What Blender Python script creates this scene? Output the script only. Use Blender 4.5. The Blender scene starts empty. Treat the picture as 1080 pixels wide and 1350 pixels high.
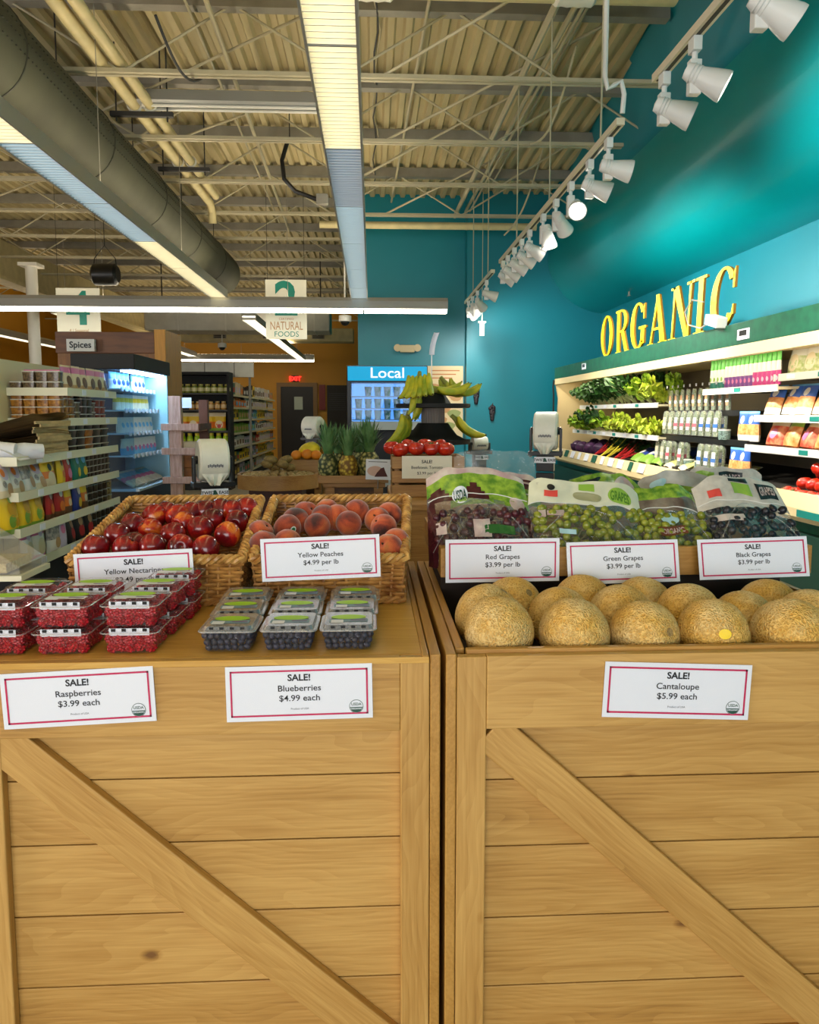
import bpy, math, random
from mathutils import Vector, Matrix, Euler, noise as mnoise
random.seed(7)
S = bpy.context.scene
COL = S.collection
PI = math.pi

# ------------------------------------------------------------------ camera
F = 1000.0
CAMZ = 1.40
PITCH = math.radians(5.5)
YAW = math.atan(50 / F * math.cos(PITCH))
PPX, PPY = 540.0, 545.0 + F * math.tan(PITCH)
FW = Vector((math.sin(YAW) * math.cos(PITCH), math.cos(YAW) * math.cos(PITCH), -math.sin(PITCH)))
RT = Vector((math.cos(YAW), -math.sin(YAW), 0))
UP = RT.cross(FW)
EYE = Vector((0, 0, CAMZ))
cd = bpy.data.cameras.new('camera')
cam = bpy.data.objects.new('camera', cd)
COL.objects.link(cam)
cam.matrix_world = Matrix(((RT.x, UP.x, -FW.x, 0), (RT.y, UP.y, -FW.y, 0), (RT.z, UP.z, -FW.z, CAMZ), (0, 0, 0, 1)))
cd.sensor_fit = 'VERTICAL'
cd.sensor_height = 36
cd.lens = F / 1350 * 36
cd.shift_y = -(675.0 - PPY) / 1350.0
cd.clip_start = 0.05
S.camera = cam

# ------------------------------------------------------------------ world, exposure, daylight
S.view_settings.view_transform = 'Standard'
S.view_settings.look = 'None'
S.view_settings.gamma = 1.0
S.view_settings.use_curve_mapping = False
S.view_settings.exposure = 0.15
W = bpy.data.worlds.new('world')
S.world = W
W.use_nodes = True
W.node_tree.nodes['Background'].inputs[0].default_value = (0.95, 0.97, 1.0, 1)
W.node_tree.nodes['Background'].inputs[1].default_value = 0.35
LOUVER, ADDED_UPLIGHT, SPOTW = 3.8, 19.0, 95.0
S.cycles.max_bounces = 6
S.cycles.diffuse_bounces = 3
S.cycles.glossy_bounces = 3
S.cycles.transparent_max_bounces = 16
S.cycles.transmission_bounces = 4
S.cycles.caustics_reflective = False
S.cycles.caustics_refractive = False


def area_light(name, loc, rot, sx, sy, power, col=(1, 1, 1)):
    d = bpy.data.lights.new(name, 'AREA')
    d.shape = 'RECTANGLE'
    d.size, d.size_y = sx, sy
    d.energy = power
    d.color = col
    o = bpy.data.objects.new(name, d)
    o.location = loc
    o.rotation_euler = rot
    COL.objects.link(o)
    return o


# daylight through the shop front behind the camera
area_light('storefront_daylight', (-0.8, -5.85, 1.7), (math.radians(90), 0, 0), 6.5, 2.8, 330, (0.95, 0.98, 1.0))
area_light('storefront_side_daylight', (-8.35, -1.2, 1.5), (0, math.radians(-90), 0), 2.4, 3.6, 300, (0.97, 0.98, 1.0))


def ray(px, py):
    return FW + RT * ((px - PPX) / F) + UP * ((PPY - py) / F)


def at(px, py, Y):
    d = ray(px, py)
    return EYE + d * (Y / d.y)


def atz(px, py, z):
    d = ray(px, py)
    return EYE + d * ((z - CAMZ) / d.z)


def atx(px, py, X):
    d = ray(px, py)
    return EYE + d * (X / d.x)


# ------------------------------------------------------------------ materials
def lin(c):
    def g(u):
        u /= 255.0
        return u / 12.92 if u <= 0.04045 else ((u + 0.055) / 1.055) ** 2.4
    return (g(c[0]), g(c[1]), g(c[2]), 1.0)


MC = {}


def nt(m):
    return m.node_tree.nodes, m.node_tree.links


def mat(name, c, rough=0.5, metal=0.0, alpha=1.0, var=0.0, scale=20.0, c2=None, bump=0.0, bscale=60.0, spec=0.5, sheen=0.0, coat=0.0, stretch=None, lo=0.35, hi=0.65):
    if name in MC:
        return MC[name]
    m = bpy.data.materials.new(name)
    m.use_nodes = True
    N, L = nt(m)
    b = N['Principled BSDF']
    b.inputs['Base Color'].default_value = lin(c)
    b.inputs['Roughness'].default_value = rough
    b.inputs['Metallic'].default_value = metal
    b.inputs['Alpha'].default_value = alpha
    b.inputs['Specular IOR Level'].default_value = spec
    if sheen:
        b.inputs['Sheen Weight'].default_value = sheen
    if coat:
        b.inputs['Coat Weight'].default_value = coat
    tc = mp = None
    if c2 or var or bump:
        tc = N.new('ShaderNodeTexCoord')
        mp = N.new('ShaderNodeMapping')
        L.new(tc.outputs['Object'], mp.inputs[0])
        oi = N.new('ShaderNodeObjectInfo')
        vm = N.new('ShaderNodeVectorMath')
        vm.operation = 'SCALE'
        vm.inputs[0].default_value = (37, 17, 23)
        L.new(oi.outputs['Random'], vm.inputs['Scale'])
        L.new(vm.outputs[0], mp.inputs['Location'])
        if stretch:
            mp.inputs['Scale'].default_value = stretch
    if c2 or var:
        n = N.new('ShaderNodeTexNoise')
        n.inputs['Scale'].default_value = scale
        n.inputs['Detail'].default_value = 4
        L.new(mp.outputs[0], n.inputs[0])
        r = N.new('ShaderNodeValToRGB')
        r.color_ramp.elements[0].position = lo
        r.color_ramp.elements[1].position = hi
        if c2 is None:
            c2 = tuple(max(0, x * (1 - var)) for x in c)
        r.color_ramp.elements[0].color = lin(c2)
        r.color_ramp.elements[1].color = lin(c)
        L.new(n.outputs['Fac'], r.inputs[0])
        L.new(r.outputs[0], b.inputs['Base Color'])
    if bump:
        n2 = N.new('ShaderNodeTexNoise')
        n2.inputs['Scale'].default_value = bscale
        L.new(mp.outputs[0], n2.inputs[0])
        bp = N.new('ShaderNodeBump')
        bp.inputs['Strength'].default_value = bump
        bp.inputs['Distance'].default_value = 0.01
        L.new(n2.outputs['Fac'], bp.inputs['Height'])
        L.new(bp.outputs[0], b.inputs['Normal'])
    MC[name] = m
    return m


def emis(name, c, s):
    if name in MC:
        return MC[name]
    m = bpy.data.materials.new(name)
    m.use_nodes = True
    N, L = nt(m)
    b = N['Principled BSDF']
    b.inputs['Base Color'].default_value = tuple(0.35 * x for x in lin(c)[:3]) + (1,)
    b.inputs['Emission Color'].default_value = lin(c)
    b.inputs['Emission Strength'].default_value = s
    MC[name] = m
    return m


def clear(name, tint=(255, 255, 255), gloss=0.22, haze=0.06, rough=0.12, bump=0.0, bscale=30.0):
    """thin clear plastic: see-through with a glossy film and a touch of white haze"""
    if name in MC:
        return MC[name]
    m = bpy.data.materials.new(name)
    m.use_nodes = True
    N, L = nt(m)
    N.remove(N['Principled BSDF'])
    out = N['Material Output']
    t = N.new('ShaderNodeBsdfTransparent')
    t.inputs[0].default_value = lin(tint)
    g = N.new('ShaderNodeBsdfGlossy')
    g.inputs['Roughness'].default_value = rough
    d = N.new('ShaderNodeBsdfDiffuse')
    d.inputs[0].default_value = (0.85, 0.87, 0.9, 1)
    lw = N.new('ShaderNodeLayerWeight')
    lw.inputs['Blend'].default_value = gloss
    mx = N.new('ShaderNodeMixShader')
    mx2 = N.new('ShaderNodeMixShader')
    mx2.inputs[0].default_value = haze
    mr = N.new('ShaderNodeMapRange')
    mr.inputs['To Min'].default_value = gloss * 0.18
    mr.inputs['To Max'].default_value = min(0.9, gloss * 3)
    L.new(lw.outputs['Facing'], mr.inputs[0])
    L.new(mr.outputs[0], mx.inputs[0])
    L.new(t.outputs[0], mx.inputs[1])
    L.new(g.outputs[0], mx.inputs[2])
    L.new(mx.outputs[0], mx2.inputs[1])
    L.new(d.outputs[0], mx2.inputs[2])
    L.new(mx2.outputs[0], out.inputs[0])
    if bump:
        tc = N.new('ShaderNodeTexCoord')
        n2 = N.new('ShaderNodeTexNoise')
        n2.inputs['Scale'].default_value = bscale
        n2.inputs['Distortion'].default_value = 1.5
        L.new(tc.outputs['Object'], n2.inputs[0])
        bp = N.new('ShaderNodeBump')
        bp.inputs['Strength'].default_value = bump
        bp.inputs['Distance'].default_value = 0.02
        L.new(n2.outputs['Fac'], bp.inputs['Height'])
        L.new(bp.outputs[0], g.inputs['Normal'])
        L.new(bp.outputs[0], lw.inputs['Normal'])
    MC[name] = m
    return m


def wood(name, light, mid, dark, rough=0.55, ring=55.0, fine=1.0, knots=True):
    """board material, grain along local X, every board its own offset"""
    if name in MC:
        return MC[name]
    m = bpy.data.materials.new(name)
    m.use_nodes = True
    N, L = nt(m)
    b = N['Principled BSDF']
    b.inputs['Roughness'].default_value = rough
    tc = N.new('ShaderNodeTexCoord')
    oi = N.new('ShaderNodeObjectInfo')
    vm = N.new('ShaderNodeVectorMath')
    vm.operation = 'SCALE'
    vm.inputs[0].default_value = (31.0, 0.7, 0.45)
    L.new(oi.outputs['Random'], vm.inputs['Scale'])
    ad = N.new('ShaderNodeVectorMath')
    ad.operation = 'ADD'
    L.new(tc.outputs['Object'], ad.inputs[0])
    L.new(vm.outputs[0], ad.inputs[1])
    # low-frequency warp
    mpw = N.new('ShaderNodeMapping')
    mpw.inputs['Scale'].default_value = (2.2, 6, 6)
    L.new(ad.outputs[0], mpw.inputs[0])
    nw = N.new('ShaderNodeTexNoise')
    nw.inputs['Scale'].default_value = 1.0
    nw.inputs['Detail'].default_value = 2
    L.new(mpw.outputs[0], nw.inputs[0])
    # rings
    mpr = N.new('ShaderNodeMapping')
    mpr.inputs['Scale'].default_value = (0.16, 1.0, 1.0)
    mpr.inputs['Location'].default_value = (0, -0.10, -0.05)
    L.new(ad.outputs[0], mpr.inputs[0])
    sc = N.new('ShaderNodeVectorMath')
    sc.operation = 'SCALE'
    sc.inputs['Scale'].default_value = 0.13
    L.new(nw.outputs['Color'], sc.inputs[0])
    ad2 = N.new('ShaderNodeVectorMath')
    ad2.operation = 'ADD'
    L.new(mpr.outputs[0], ad2.inputs[0])
    L.new(sc.outputs[0], ad2.inputs[1])
    wv = N.new('ShaderNodeTexWave')
    wv.wave_type = 'RINGS'
    wv.rings_direction = 'X'
    wv.wave_profile = 'SAW'
    wv.inputs['Scale'].default_value = ring / 2
    wv.inputs['Distortion'].default_value = 2.2
    wv.inputs['Detail'].default_value = 2
    wv.inputs['Detail Scale'].default_value = 1.2
    L.new(ad2.outputs[0], wv.inputs[0])
    # fine fibre
    mpf = N.new('ShaderNodeMapping')
    mpf.inputs['Scale'].default_value = (6 * fine, 190 * fine, 190 * fine)
    L.new(ad.outputs[0], mpf.inputs[0])
    nf = N.new('ShaderNodeTexNoise')
    nf.inputs['Detail'].default_value = 3
    nf.inputs['Scale'].default_value = 1.0
    L.new(mpf.outputs[0], nf.inputs[0])
    # broad tone
    mpb = N.new('ShaderNodeMapping')
    mpb.inputs['Scale'].default_value = (1.6, 9, 9)
    L.new(ad.outputs[0], mpb.inputs[0])
    nb = N.new('ShaderNodeTexNoise')
    nb.inputs['Scale'].default_value = 1.3
    nb.inputs['Detail'].default_value = 5
    L.new(mpb.outputs[0], nb.inputs[0])

    def math_(op, a, bb):
        n = N.new('ShaderNodeMath')
        n.operation = op
        for i, x in enumerate((a, bb)):
            if isinstance(x, (int, float)):
                n.inputs[i].default_value = x
            else:
                L.new(x, n.inputs[i])
        return n.outputs[0]
    f = math_('ADD', math_('MULTIPLY', wv.outputs['Fac'], 0.10), math_('MULTIPLY', nf.outputs['Fac'], 0.48))
    f = math_('ADD', f, math_('MULTIPLY', nb.outputs['Fac'], 0.62))
    f = math_('ADD', f, math_('MULTIPLY', oi.outputs['Random'], 0.10))
    if knots:
        mpk = N.new('ShaderNodeMapping')
        mpk.inputs['Scale'].default_value = (4.0, 7.0, 7.0)
        L.new(ad.outputs[0], mpk.inputs[0])
        vk = N.new('ShaderNodeTexVoronoi')
        vk.inputs['Scale'].default_value = 1.0
        L.new(mpk.outputs[0], vk.inputs[0])
        mrk = N.new('ShaderNodeMapRange')
        mrk.inputs['From Min'].default_value = 0.02
        mrk.inputs['From Max'].default_value = 0.10
        mrk.inputs['To Min'].default_value = 0.55
        mrk.inputs['To Max'].default_value = 0.0
        L.new(vk.outputs['Distance'], mrk.inputs[0])
        f = math_('SUBTRACT', f, mrk.outputs[0])
    r = N.new('ShaderNodeValToRGB')
    e = r.color_ramp.elements
    e[0].position = 0.22
    e[0].color = lin(dark)
    e[1].position = 0.80
    e[1].color = lin(light)
    e2 = r.color_ramp.elements.new(0.52)
    e2.color = lin(mid)
    L.new(f, r.inputs[0])
    L.new(r.outputs[0], b.inputs['Base Color'])
    bp = N.new('ShaderNodeBump')
    bp.inputs['Strength'].default_value = 0.12
    bp.inputs['Distance'].default_value = 0.004
    L.new(nf.outputs['Fac'], bp.inputs['Height'])
    L.new(bp.outputs[0], b.inputs['Normal'])
    MC[name] = m
    return m


# ------------------------------------------------------------------ mesh building
class MB:
    def __init__(self):
        self.v, self.f, self.m = [], [], []

    def add(self, vs, fs, mi=0):
        o = len(self.v)
        self.v += [tuple(p) for p in vs]
        for f in fs:
            self.f.append([i + o for i in f])
            self.m.append(mi)
        return self

    def box(self, x0, x1, y0, y1, z0, z1, mi=0):
        vs = [(x0, y0, z0), (x1, y0, z0), (x1, y1, z0), (x0, y1, z0), (x0, y0, z1), (x1, y0, z1), (x1, y1, z1), (x0, y1, z1)]
        return self.add(vs, [(0, 3, 2, 1), (4, 5, 6, 7), (0, 1, 5, 4), (1, 2, 6, 5), (2, 3, 7, 6), (3, 0, 4, 7)], mi)

    def cbox(self, c, s, mi=0, R=None):
        h = [x / 2 for x in s]
        vs = []
        for sz in (-1, 1):
            for sx, sy in ((-1, -1), (1, -1), (1, 1), (-1, 1)):
                p = Vector((sx * h[0], sy * h[1], sz * h[2]))
                if R is not None:
                    p = R @ p
                vs.append(p + Vector(c))
        return self.add(vs, [(0, 3, 2, 1), (4, 5, 6, 7), (0, 1, 5, 4), (1, 2, 6, 5), (2, 3, 7, 6), (3, 0, 4, 7)], mi)

    def quad(self, a, b, c, d, mi=0):
        return self.add([a, b, c, d], [(0, 1, 2, 3)], mi)

    def prism(self, poly, z0, z1, mi=0, axis='z'):
        """convex or simple polygon extruded along an axis"""
        n = len(poly)

        def P(p, h):
            return {'z': (p[0], p[1], h), 'y': (p[0], h, p[1]), 'x': (h, p[0], p[1])}[axis]
        vs = [P(p, z0) for p in poly] + [P(p, z1) for p in poly]
        fs = [list(range(n))[::-1], list(range(n, 2 * n))]
        fs += [(i, (i + 1) % n, n + (i + 1) % n, n + i) for i in range(n)]
        return self.add(vs, fs, mi)

    def tube(self, pts, r, n=8, closed=False, mi=0, caps=True):
        pts = [Vector(p) for p in pts]
        k = len(pts)
        rr = r if isinstance(r, (list, tuple)) else [r] * k
        vs, fs = [], []
        up = None
        for i, p in enumerate(pts):
            a = pts[(i - 1) % k] if (closed or i > 0) else p
            b = pts[(i + 1) % k] if (closed or i < k - 1) else p
            t = (b - a)
            if t.length < 1e-9:
                t = Vector((0, 0, 1))
            t.normalize()
            if up is None:
                up = Vector((0, 0, 1)) if abs(t.z) < 0.9 else Vector((1, 0, 0))
            s = t.cross(up)
            if s.length < 1e-6:
                s = t.orthogonal()
            s.normalize()
            up = s.cross(t).normalized()
            for j in range(n):
                an = 2 * PI * j / n
                vs.append(p + (s * math.cos(an) + up * math.sin(an)) * rr[i])
        for i in range(k if closed else k - 1):
            i2 = (i + 1) % k
            for j in range(n):
                j2 = (j + 1) % n
                fs.append((i * n + j, i2 * n + j, i2 * n + j2, i * n + j2))
        if caps and not closed:
            fs.append(tuple(range(n)))
            fs.append(tuple((k - 1) * n + j for j in range(n))[::-1])
        return self.add(vs, fs, mi)

    def cyl(self, a, b, r, n=12, mi=0, r2=None):
        return self.tube([a, b], [r, r if r2 is None else r2], n, mi=mi)

    def lathe(self, prof, n=20, c=(0, 0, 0), mi=0, cap=True):
        vs, fs = [], []
        k = len(prof)
        for (r, z) in prof:
            for j in range(n):
                a = 2 * PI * j / n
                vs.append((c[0] + r * math.cos(a), c[1] + r * math.sin(a), c[2] + z))
        for i in range(k - 1):
            for j in range(n):
                j2 = (j + 1) % n
                fs.append((i * n + j, i * n + j2, (i + 1) * n + j2, (i + 1) * n + j))
        if cap:
            fs.append(tuple(range(n))[::-1])
            fs.append(tuple((k - 1) * n + j for j in range(n)))
        return self.add(vs, fs, mi)

    def ball(self, c, r, nu=12, nv=8, mi=0, fn=None, R=None):
        r = (r, r, r) if isinstance(r, (int, float)) else r
        vs, fs = [], []

        def P(th, ph):
            d = Vector((math.sin(th) * math.cos(ph), math.sin(th) * math.sin(ph), math.cos(th)))
            q = Vector((d.x * r[0], d.y * r[1], d.z * r[2]))
            if fn:
                q = fn(d, q)
            if R is not None:
                q = R @ q
            return q + Vector(c)
        vs.append(P(0, 0))
        for i in range(1, nv):
            for j in range(nu):
                vs.append(P(PI * i / nv, 2 * PI * j / nu))
        vs.append(P(PI, 0))
        for j in range(nu):
            j2 = (j + 1) % nu
            fs.append((0, 1 + j, 1 + j2))
            for i in range(nv - 2):
                a = 1 + i * nu
                fs.append((a + j, a + nu + j, a + nu + j2, a + j2))
            a = 1 + (nv - 2) * nu
            fs.append((a + j, len(vs) - 1, a + j2))
        return self.add(vs, fs, mi)

    def grid(self, fn, nu, nv, mi=0, wrap=False):
        """fn(u,v) with u,v in 0..1; mi may be a function of (u,v) at the face centre"""
        vs = [fn(i / nu, j / nv) for j in range(nv + 1) for i in range(nu + 1)]
        o = len(self.v)
        self.v += [tuple(p) for p in vs]
        for j in range(nv):
            for i in range(nu):
                a = o + j * (nu + 1) + i
                self.f.append([a, a + 1, a + nu + 2, a + nu + 1])
                self.m.append(mi((i + 0.5) / nu, (j + 0.5) / nv) if callable(mi) else mi)
        return self

    def xf(self, M):
        self.v = [tuple(M @ Vector(p)) for p in self.v]
        return self

    def build(self, name, mats, parent=None, loc=(0, 0, 0), rot=(0, 0, 0), smooth=False, bevel=0.0, ang=40):
        me = bpy.data.meshes.new(name)
        me.from_pydata(self.v, [], self.f)
        if not isinstance(mats, (list, tuple)):
            mats = [mats]
        for m in mats:
            me.materials.append(m)
        if len(mats) > 1:
            me.polygons.foreach_set('material_index', [min(i, len(mats) - 1) for i in self.m])
        if smooth:
            me.polygons.foreach_set('use_smooth', [True] * len(self.f))
            me.set_sharp_from_angle(angle=math.radians(ang))
        me.update()
        o = bpy.data.objects.new(name, me)
        COL.objects.link(o)
        o.location = loc
        o.rotation_euler = rot
        if parent is not None:
            o.parent = parent
        if bevel:
            bv = o.modifiers.new('edge', 'BEVEL')
            bv.width = bevel
            bv.segments = 2
            bv.limit_method = 'ANGLE'
        return o


def tag(o, label=None, cat=None, group=None, kind=None):
    if label:
        o['label'] = label
    if cat:
        o['category'] = cat
    if group:
        o['group'] = group
    if kind:
        o['kind'] = kind
    return o


def thing(name, label, cat, loc=(0, 0, 0), rot=(0, 0, 0), group=None):
    o = bpy.data.objects.new(name, None)
    o.empty_display_size = 0.05
    COL.objects.link(o)
    o.location = loc
    o.rotation_euler = rot if isinstance(rot, (tuple, list, Euler)) else (0, 0, rot)
    return tag(o, label, cat, group)


def struct(name, mb, mats, **k):
    o = mb.build(name, mats, **k)
    o['kind'] = 'structure'
    return o


def copy_tree(o, parent=None):
    c = o.copy()
    COL.objects.link(c)
    if parent is not None:
        c.parent = parent
    for ch in o.children:
        copy_tree(ch, c)
    return c


class Kind:
    """one kind of thing: built the first time it is placed, copied after that"""

    def __init__(self, make):
        self.make, self.first = make, None

    def place(self, loc, rot=(0, 0, 0), label=None, group=None, scale=1.0):
        if self.first is None:
            o = self.first = self.make()
        else:
            o = copy_tree(self.first)
        o.location = loc
        o.rotation_euler = rot if isinstance(rot, (tuple, list, Euler)) else (0, 0, rot)
        o.scale = (scale, scale, scale) if isinstance(scale, (int, float)) else scale
        if label:
            o['label'] = label
        if group:
            o['group'] = group
        return o


ORD = ['first', 'second', 'third', 'fourth', 'fifth', 'sixth', 'seventh', 'eighth', 'ninth', 'tenth', 'eleventh', 'twelfth', 'thirteenth', 'fourteenth', 'fifteenth', 'sixteenth', 'seventeenth', 'eighteenth', 'nineteenth', 'twentieth']
TXT = {}


def text2d(s, size, bold=0.0, align='CENTER'):
    """(verts, faces) of a line of lettering in the x-y plane, baseline at y=0"""
    key = (s, bold, align)
    if key not in TXT:
        cu = bpy.data.curves.new('lettering', 'FONT')
        cu.body = s
        cu.size = 1.0
        cu.align_x = align
        cu.offset = bold
        cu.resolution_u = 3
        ob = bpy.data.objects.new('lettering', cu)
        me = ob.to_mesh()
        TXT[key] = ([tuple(v.co) for v in me.vertices], [list(p.vertices) for p in me.polygons])
        ob.to_mesh_clear()
        bpy.data.objects.remove(ob)
        bpy.data.curves.remove(cu)
    v, f = TXT[key]
    return [(a * size, b * size) for a, b, c in v], f


def put_text(mb, s, size, x, z, y=0.0, bold=0.0, mi=0, align='CENTER', fn=None, squash=1.0):
    v, f = text2d(s, size, bold, align)
    if fn:
        mb.add([fn(a * squash + x, b + z) for a, b in v], f, mi)
    else:
        mb.add([(a * squash + x, y, b + z) for a, b in v], f, mi)
    return mb

# ------------------------------------------------------------------ common materials
M_teal = mat('teal_paint', (0, 128, 146), 0.45, var=0.05, scale=1.2)
M_tealgloss = mat('teal_soffit_paint', (0, 146, 150), 0.28, var=0.04, scale=0.9)
M_mustard = mat('mustard_paint', (200, 142, 34), 0.6, var=0.06, scale=0.8)
M_cream = mat('cream_steel_deck', (196, 182, 140), 0.6, var=0.10, scale=3, stretch=(1, 0.15, 1))
M_creampipe = mat('cream_pipe', (212, 198, 150), 0.5, var=0.08, scale=6)
M_greysteel = mat('grey_steel', (150, 146, 136), 0.5, var=0.10, scale=5)
M_creamsteel = mat('cream_steel', (186, 178, 150), 0.5, var=0.06, scale=5)
M_housing = mat('fixture_grey_enamel', (172, 170, 162), 0.4)
M_white = mat('white_enamel', (226, 224, 216), 0.35)
M_whitematte = mat('white_matte', (222, 220, 212), 0.7, var=0.04, scale=8)
M_black = mat('black_plastic', (16, 16, 17), 0.35)
M_blackmatte = mat('black_matte', (11, 11, 12), 0.7)
M_dark = mat('dark_grey', (46, 46, 48), 0.5)
M_metal = mat('brushed_metal', (180, 180, 178), 0.35, 0.9)
M_louver = emis('fluorescent_louver', (255, 240, 188), LOUVER)
M_louvercool = emis('cool_fluorescent_louver', (164, 212, 244), 1.9)
M_louverblue = emis('blue_fluorescent_louver', (130, 176, 226), 1.1)
M_addeduplight = emis('added_uplight_glow', (255, 236, 200), ADDED_UPLIGHT)  # glow added on the strip housings to brighten the deck
M_tubeglow = emis('fluorescent_tube_glow', (255, 246, 222), LOUVER * 2.6)
M_paper = mat('white_paper', (232, 234, 244), 0.5)
M_ink = mat('black_ink', (26, 27, 34), 0.6)
M_magenta = mat('magenta_ink', (196, 24, 84), 0.5)

# ------------------------------------------------------------------ room shell
DECK = 4.6
M_floor = mat('polished_concrete_floor', (168, 158, 138), 0.28, var=0.12, scale=1.5)
struct('floor', MB().box(-9, 4.2, -6, 23.2, -0.1, 0), M_floor)
m = MB()
px_ = -9.0
prof = []
while px_ < 4.2:
    prof += [(px_, DECK), (px_ + 0.055, DECK), (px_ + 0.075, DECK + 0.045), (px_ + 0.13, DECK + 0.045)]
    px_ += 0.15
vs = [(x, -6, z) for x, z in prof] + [(x, 23.2, z) for x, z in prof]
n_ = len(prof)
m.add(vs, [(i, i + 1, n_ + i + 1, n_ + i) for i in range(n_ - 1)])
struct('ceiling', m, M_cream)
struct('wall_back', MB().box(-9, -0.1, 23, 23.2, 0, DECK + 0.1), M_mustard)
struct('wall_left', MB().box(-9.2, -9, -6, 23.2, 0, DECK + 0.1), M_mustard)
TW = 11.4
m = MB()
m.box(-0.2, 1.42, TW + 0.25, 23, 0, DECK + 0.1)
m.box(1.42, 4.2, TW, 23, 0, DECK + 0.1)
struct('wall_far', m, M_teal)
struct('wall_right', MB().box(3.45, 3.65, -6, TW, 0, DECK + 0.1), M_teal)
struct('wall_front', MB().box(-9, 4.2, -6.2, -6, 0, DECK + 0.1), mat('front_wall_paint', (205, 196, 170), 0.7))
struct('baseboard_far', MB().box(-0.2, 3.4, TW - 0.02, TW - 0.001, 0, 0.12), M_black)

# bulkhead over the produce case: leaning fascia above, rounded glossy soffit below
def soff(u, v):
    y = 1.0 + u * (TW - 1.0)
    xt = 2.0 + 0.65 * min(1, max(0, (y - 2.5) / 8.0))
    if v < 0.3:
        t = v / 0.3
        return (xt + (2.70 - xt) * t, y, DECK + 0.04 + (3.98 - DECK - 0.04) * t)
    t = (v - 0.3) / 0.7
    a = t * PI / 2
    return (2.66 + 0.95 * (1 - math.cos(a)) ** 1.25 - 0.05 * math.sin(min(1, t * 2.5) * PI), y, 3.98 - 1.10 * math.sin(a) ** 0.85)
m = MB()
m.grid(soff, 24, 40, lambda u, v: 0 if v < 0.3 else 1)
o = struct('trim_1', m, [M_teal, M_tealgloss], smooth=True)
o.name = 'ceiling_bulkhead'

# ------------------------------------------------------------------ joists
KJ = [4.85, 6.2, 7.6, 8.95, 10.3, 11.75, 13.3, 14.9, 16.5, 18.2, 20.0, 21.8, 3.4, 1.9]
for i, y in enumerate(KJ):
    x1 = 2.05 + 0.65 * min(1, max(0, (y - 2.5) / 8.0)) if y < TW else -0.3
    m = MB()
    m.box(-9, x1, y - 0.05, y + 0.05, DECK - 0.12, DECK - 0.005)          # top chord plate
    m.box(-9, x1, y - 0.045, y - 0.012, 3.99, 4.02, 1)
    m.box(-9, x1, y + 0.012, y + 0.045, 3.99, 4.02, 1)
    x = -9 + 0.3 * (i % 2)
    k = 0
    while x < x1 - 0.9:
        m.cyl((x, y, 4.01), (x + 0.85, y, DECK - 0.08), 0.011, 5, 1)
        m.cyl((x + 0.85, y, DECK - 0.08), (x + 1.7, y, 4.01), 0.011, 5, 1)
        x += 1.7
    struct('ceiling_joist', m, [M_greysteel, M_creamsteel])
# girder on the left with a white column under it
m = MB()
m.box(-6.35, -6.05, 6, 23, 3.6, 3.66)
m.box(-6.22, -6.18, 6, 23, 3.66, 4.3)
struct('ceiling_girder', m, M_creampipe)
c = at(46, 460, 12.0)
m = MB()
m.cyl((c.x, 12, 0), (c.x, 12, 3.65), 0.085, 16)
m.box(c.x - 0.14, c.x + 0.14, 11.86, 12.14, 3.6, 3.65)
m.box(c.x - 0.2, c.x + 0.2, 11.8, 12.2, 0, 0.03)
struct('column_left', m, M_white, smooth=True)
# slanting braces between the joists
m = MB()
for (x0, y0, x1, y1) in ((0.1, 6.2, 1.75, 5.0), (0.15, 7.6, 1.9, 6.3), (-0.2, 8.9, 1.4, 7.7), (0.2, 10.3, 1.8, 9.0), (-3.0, 7.6, -0.4, 6.2), (-3.4, 9.0, -0.6, 7.7), (-5.2, 10.3, -2.4, 9.0), (-5.6, 8.9, -3.3, 7.6)):
    m.cyl((x0, y0, 4.02), (x1, y1, DECK - 0.1), 0.012, 6)
struct('ceiling_brace', m, M_creamsteel)

# ------------------------------------------------------------------ ducts and pipes (things that hang from the deck)
M_duct = mat('olive_fabric_duct', (66, 68, 52), 0.75, var=0.14, scale=3)
t = thing('air_duct', 'long olive grey round air duct running above the left light strip', 'duct', (-2.43, 0, 3.63))
m = MB()
m.tube([(0, 1.2, 0), (0, 4, 0), (0, 7, 0), (0, 12.6, 0)], 0.33, 40)
m.build('duct_body', M_duct, t, smooth=True)
for y in (3.4, 5.0, 6.6, 8.2, 9.8, 11.4):
    MB().tube([(0.332 * math.cos(a), y, 0.332 * math.sin(a)) for a in [2 * PI * k / 32 for k in range(32)]], 0.006, 5, closed=True).build('seam_ring', mat('duct_seam', (44, 46, 38), 0.6), t, smooth=True)
m = MB()
for a in (0.35, 0.1, -0.15):
    for k in range(150):
        y = 2.6 + k * 0.055
        p = Vector((0.332 * math.cos(a), y, 0.332 * math.sin(a)))
        m.cbox(p, (0.008, 0.012, 0.008))
tag(m.build('air_holes', mat('air_hole_dark', (36, 38, 30), 0.8), t), kind='stuff')
for i, y in enumerate((2.5, 4.4, 6.3, 8.2, 10.2, 12.2)):
    MB().cyl((0.0, y, 0.32), (0, y, 0.98), 0.006, 6).build('hanger_rod', M_dark, t)

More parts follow.
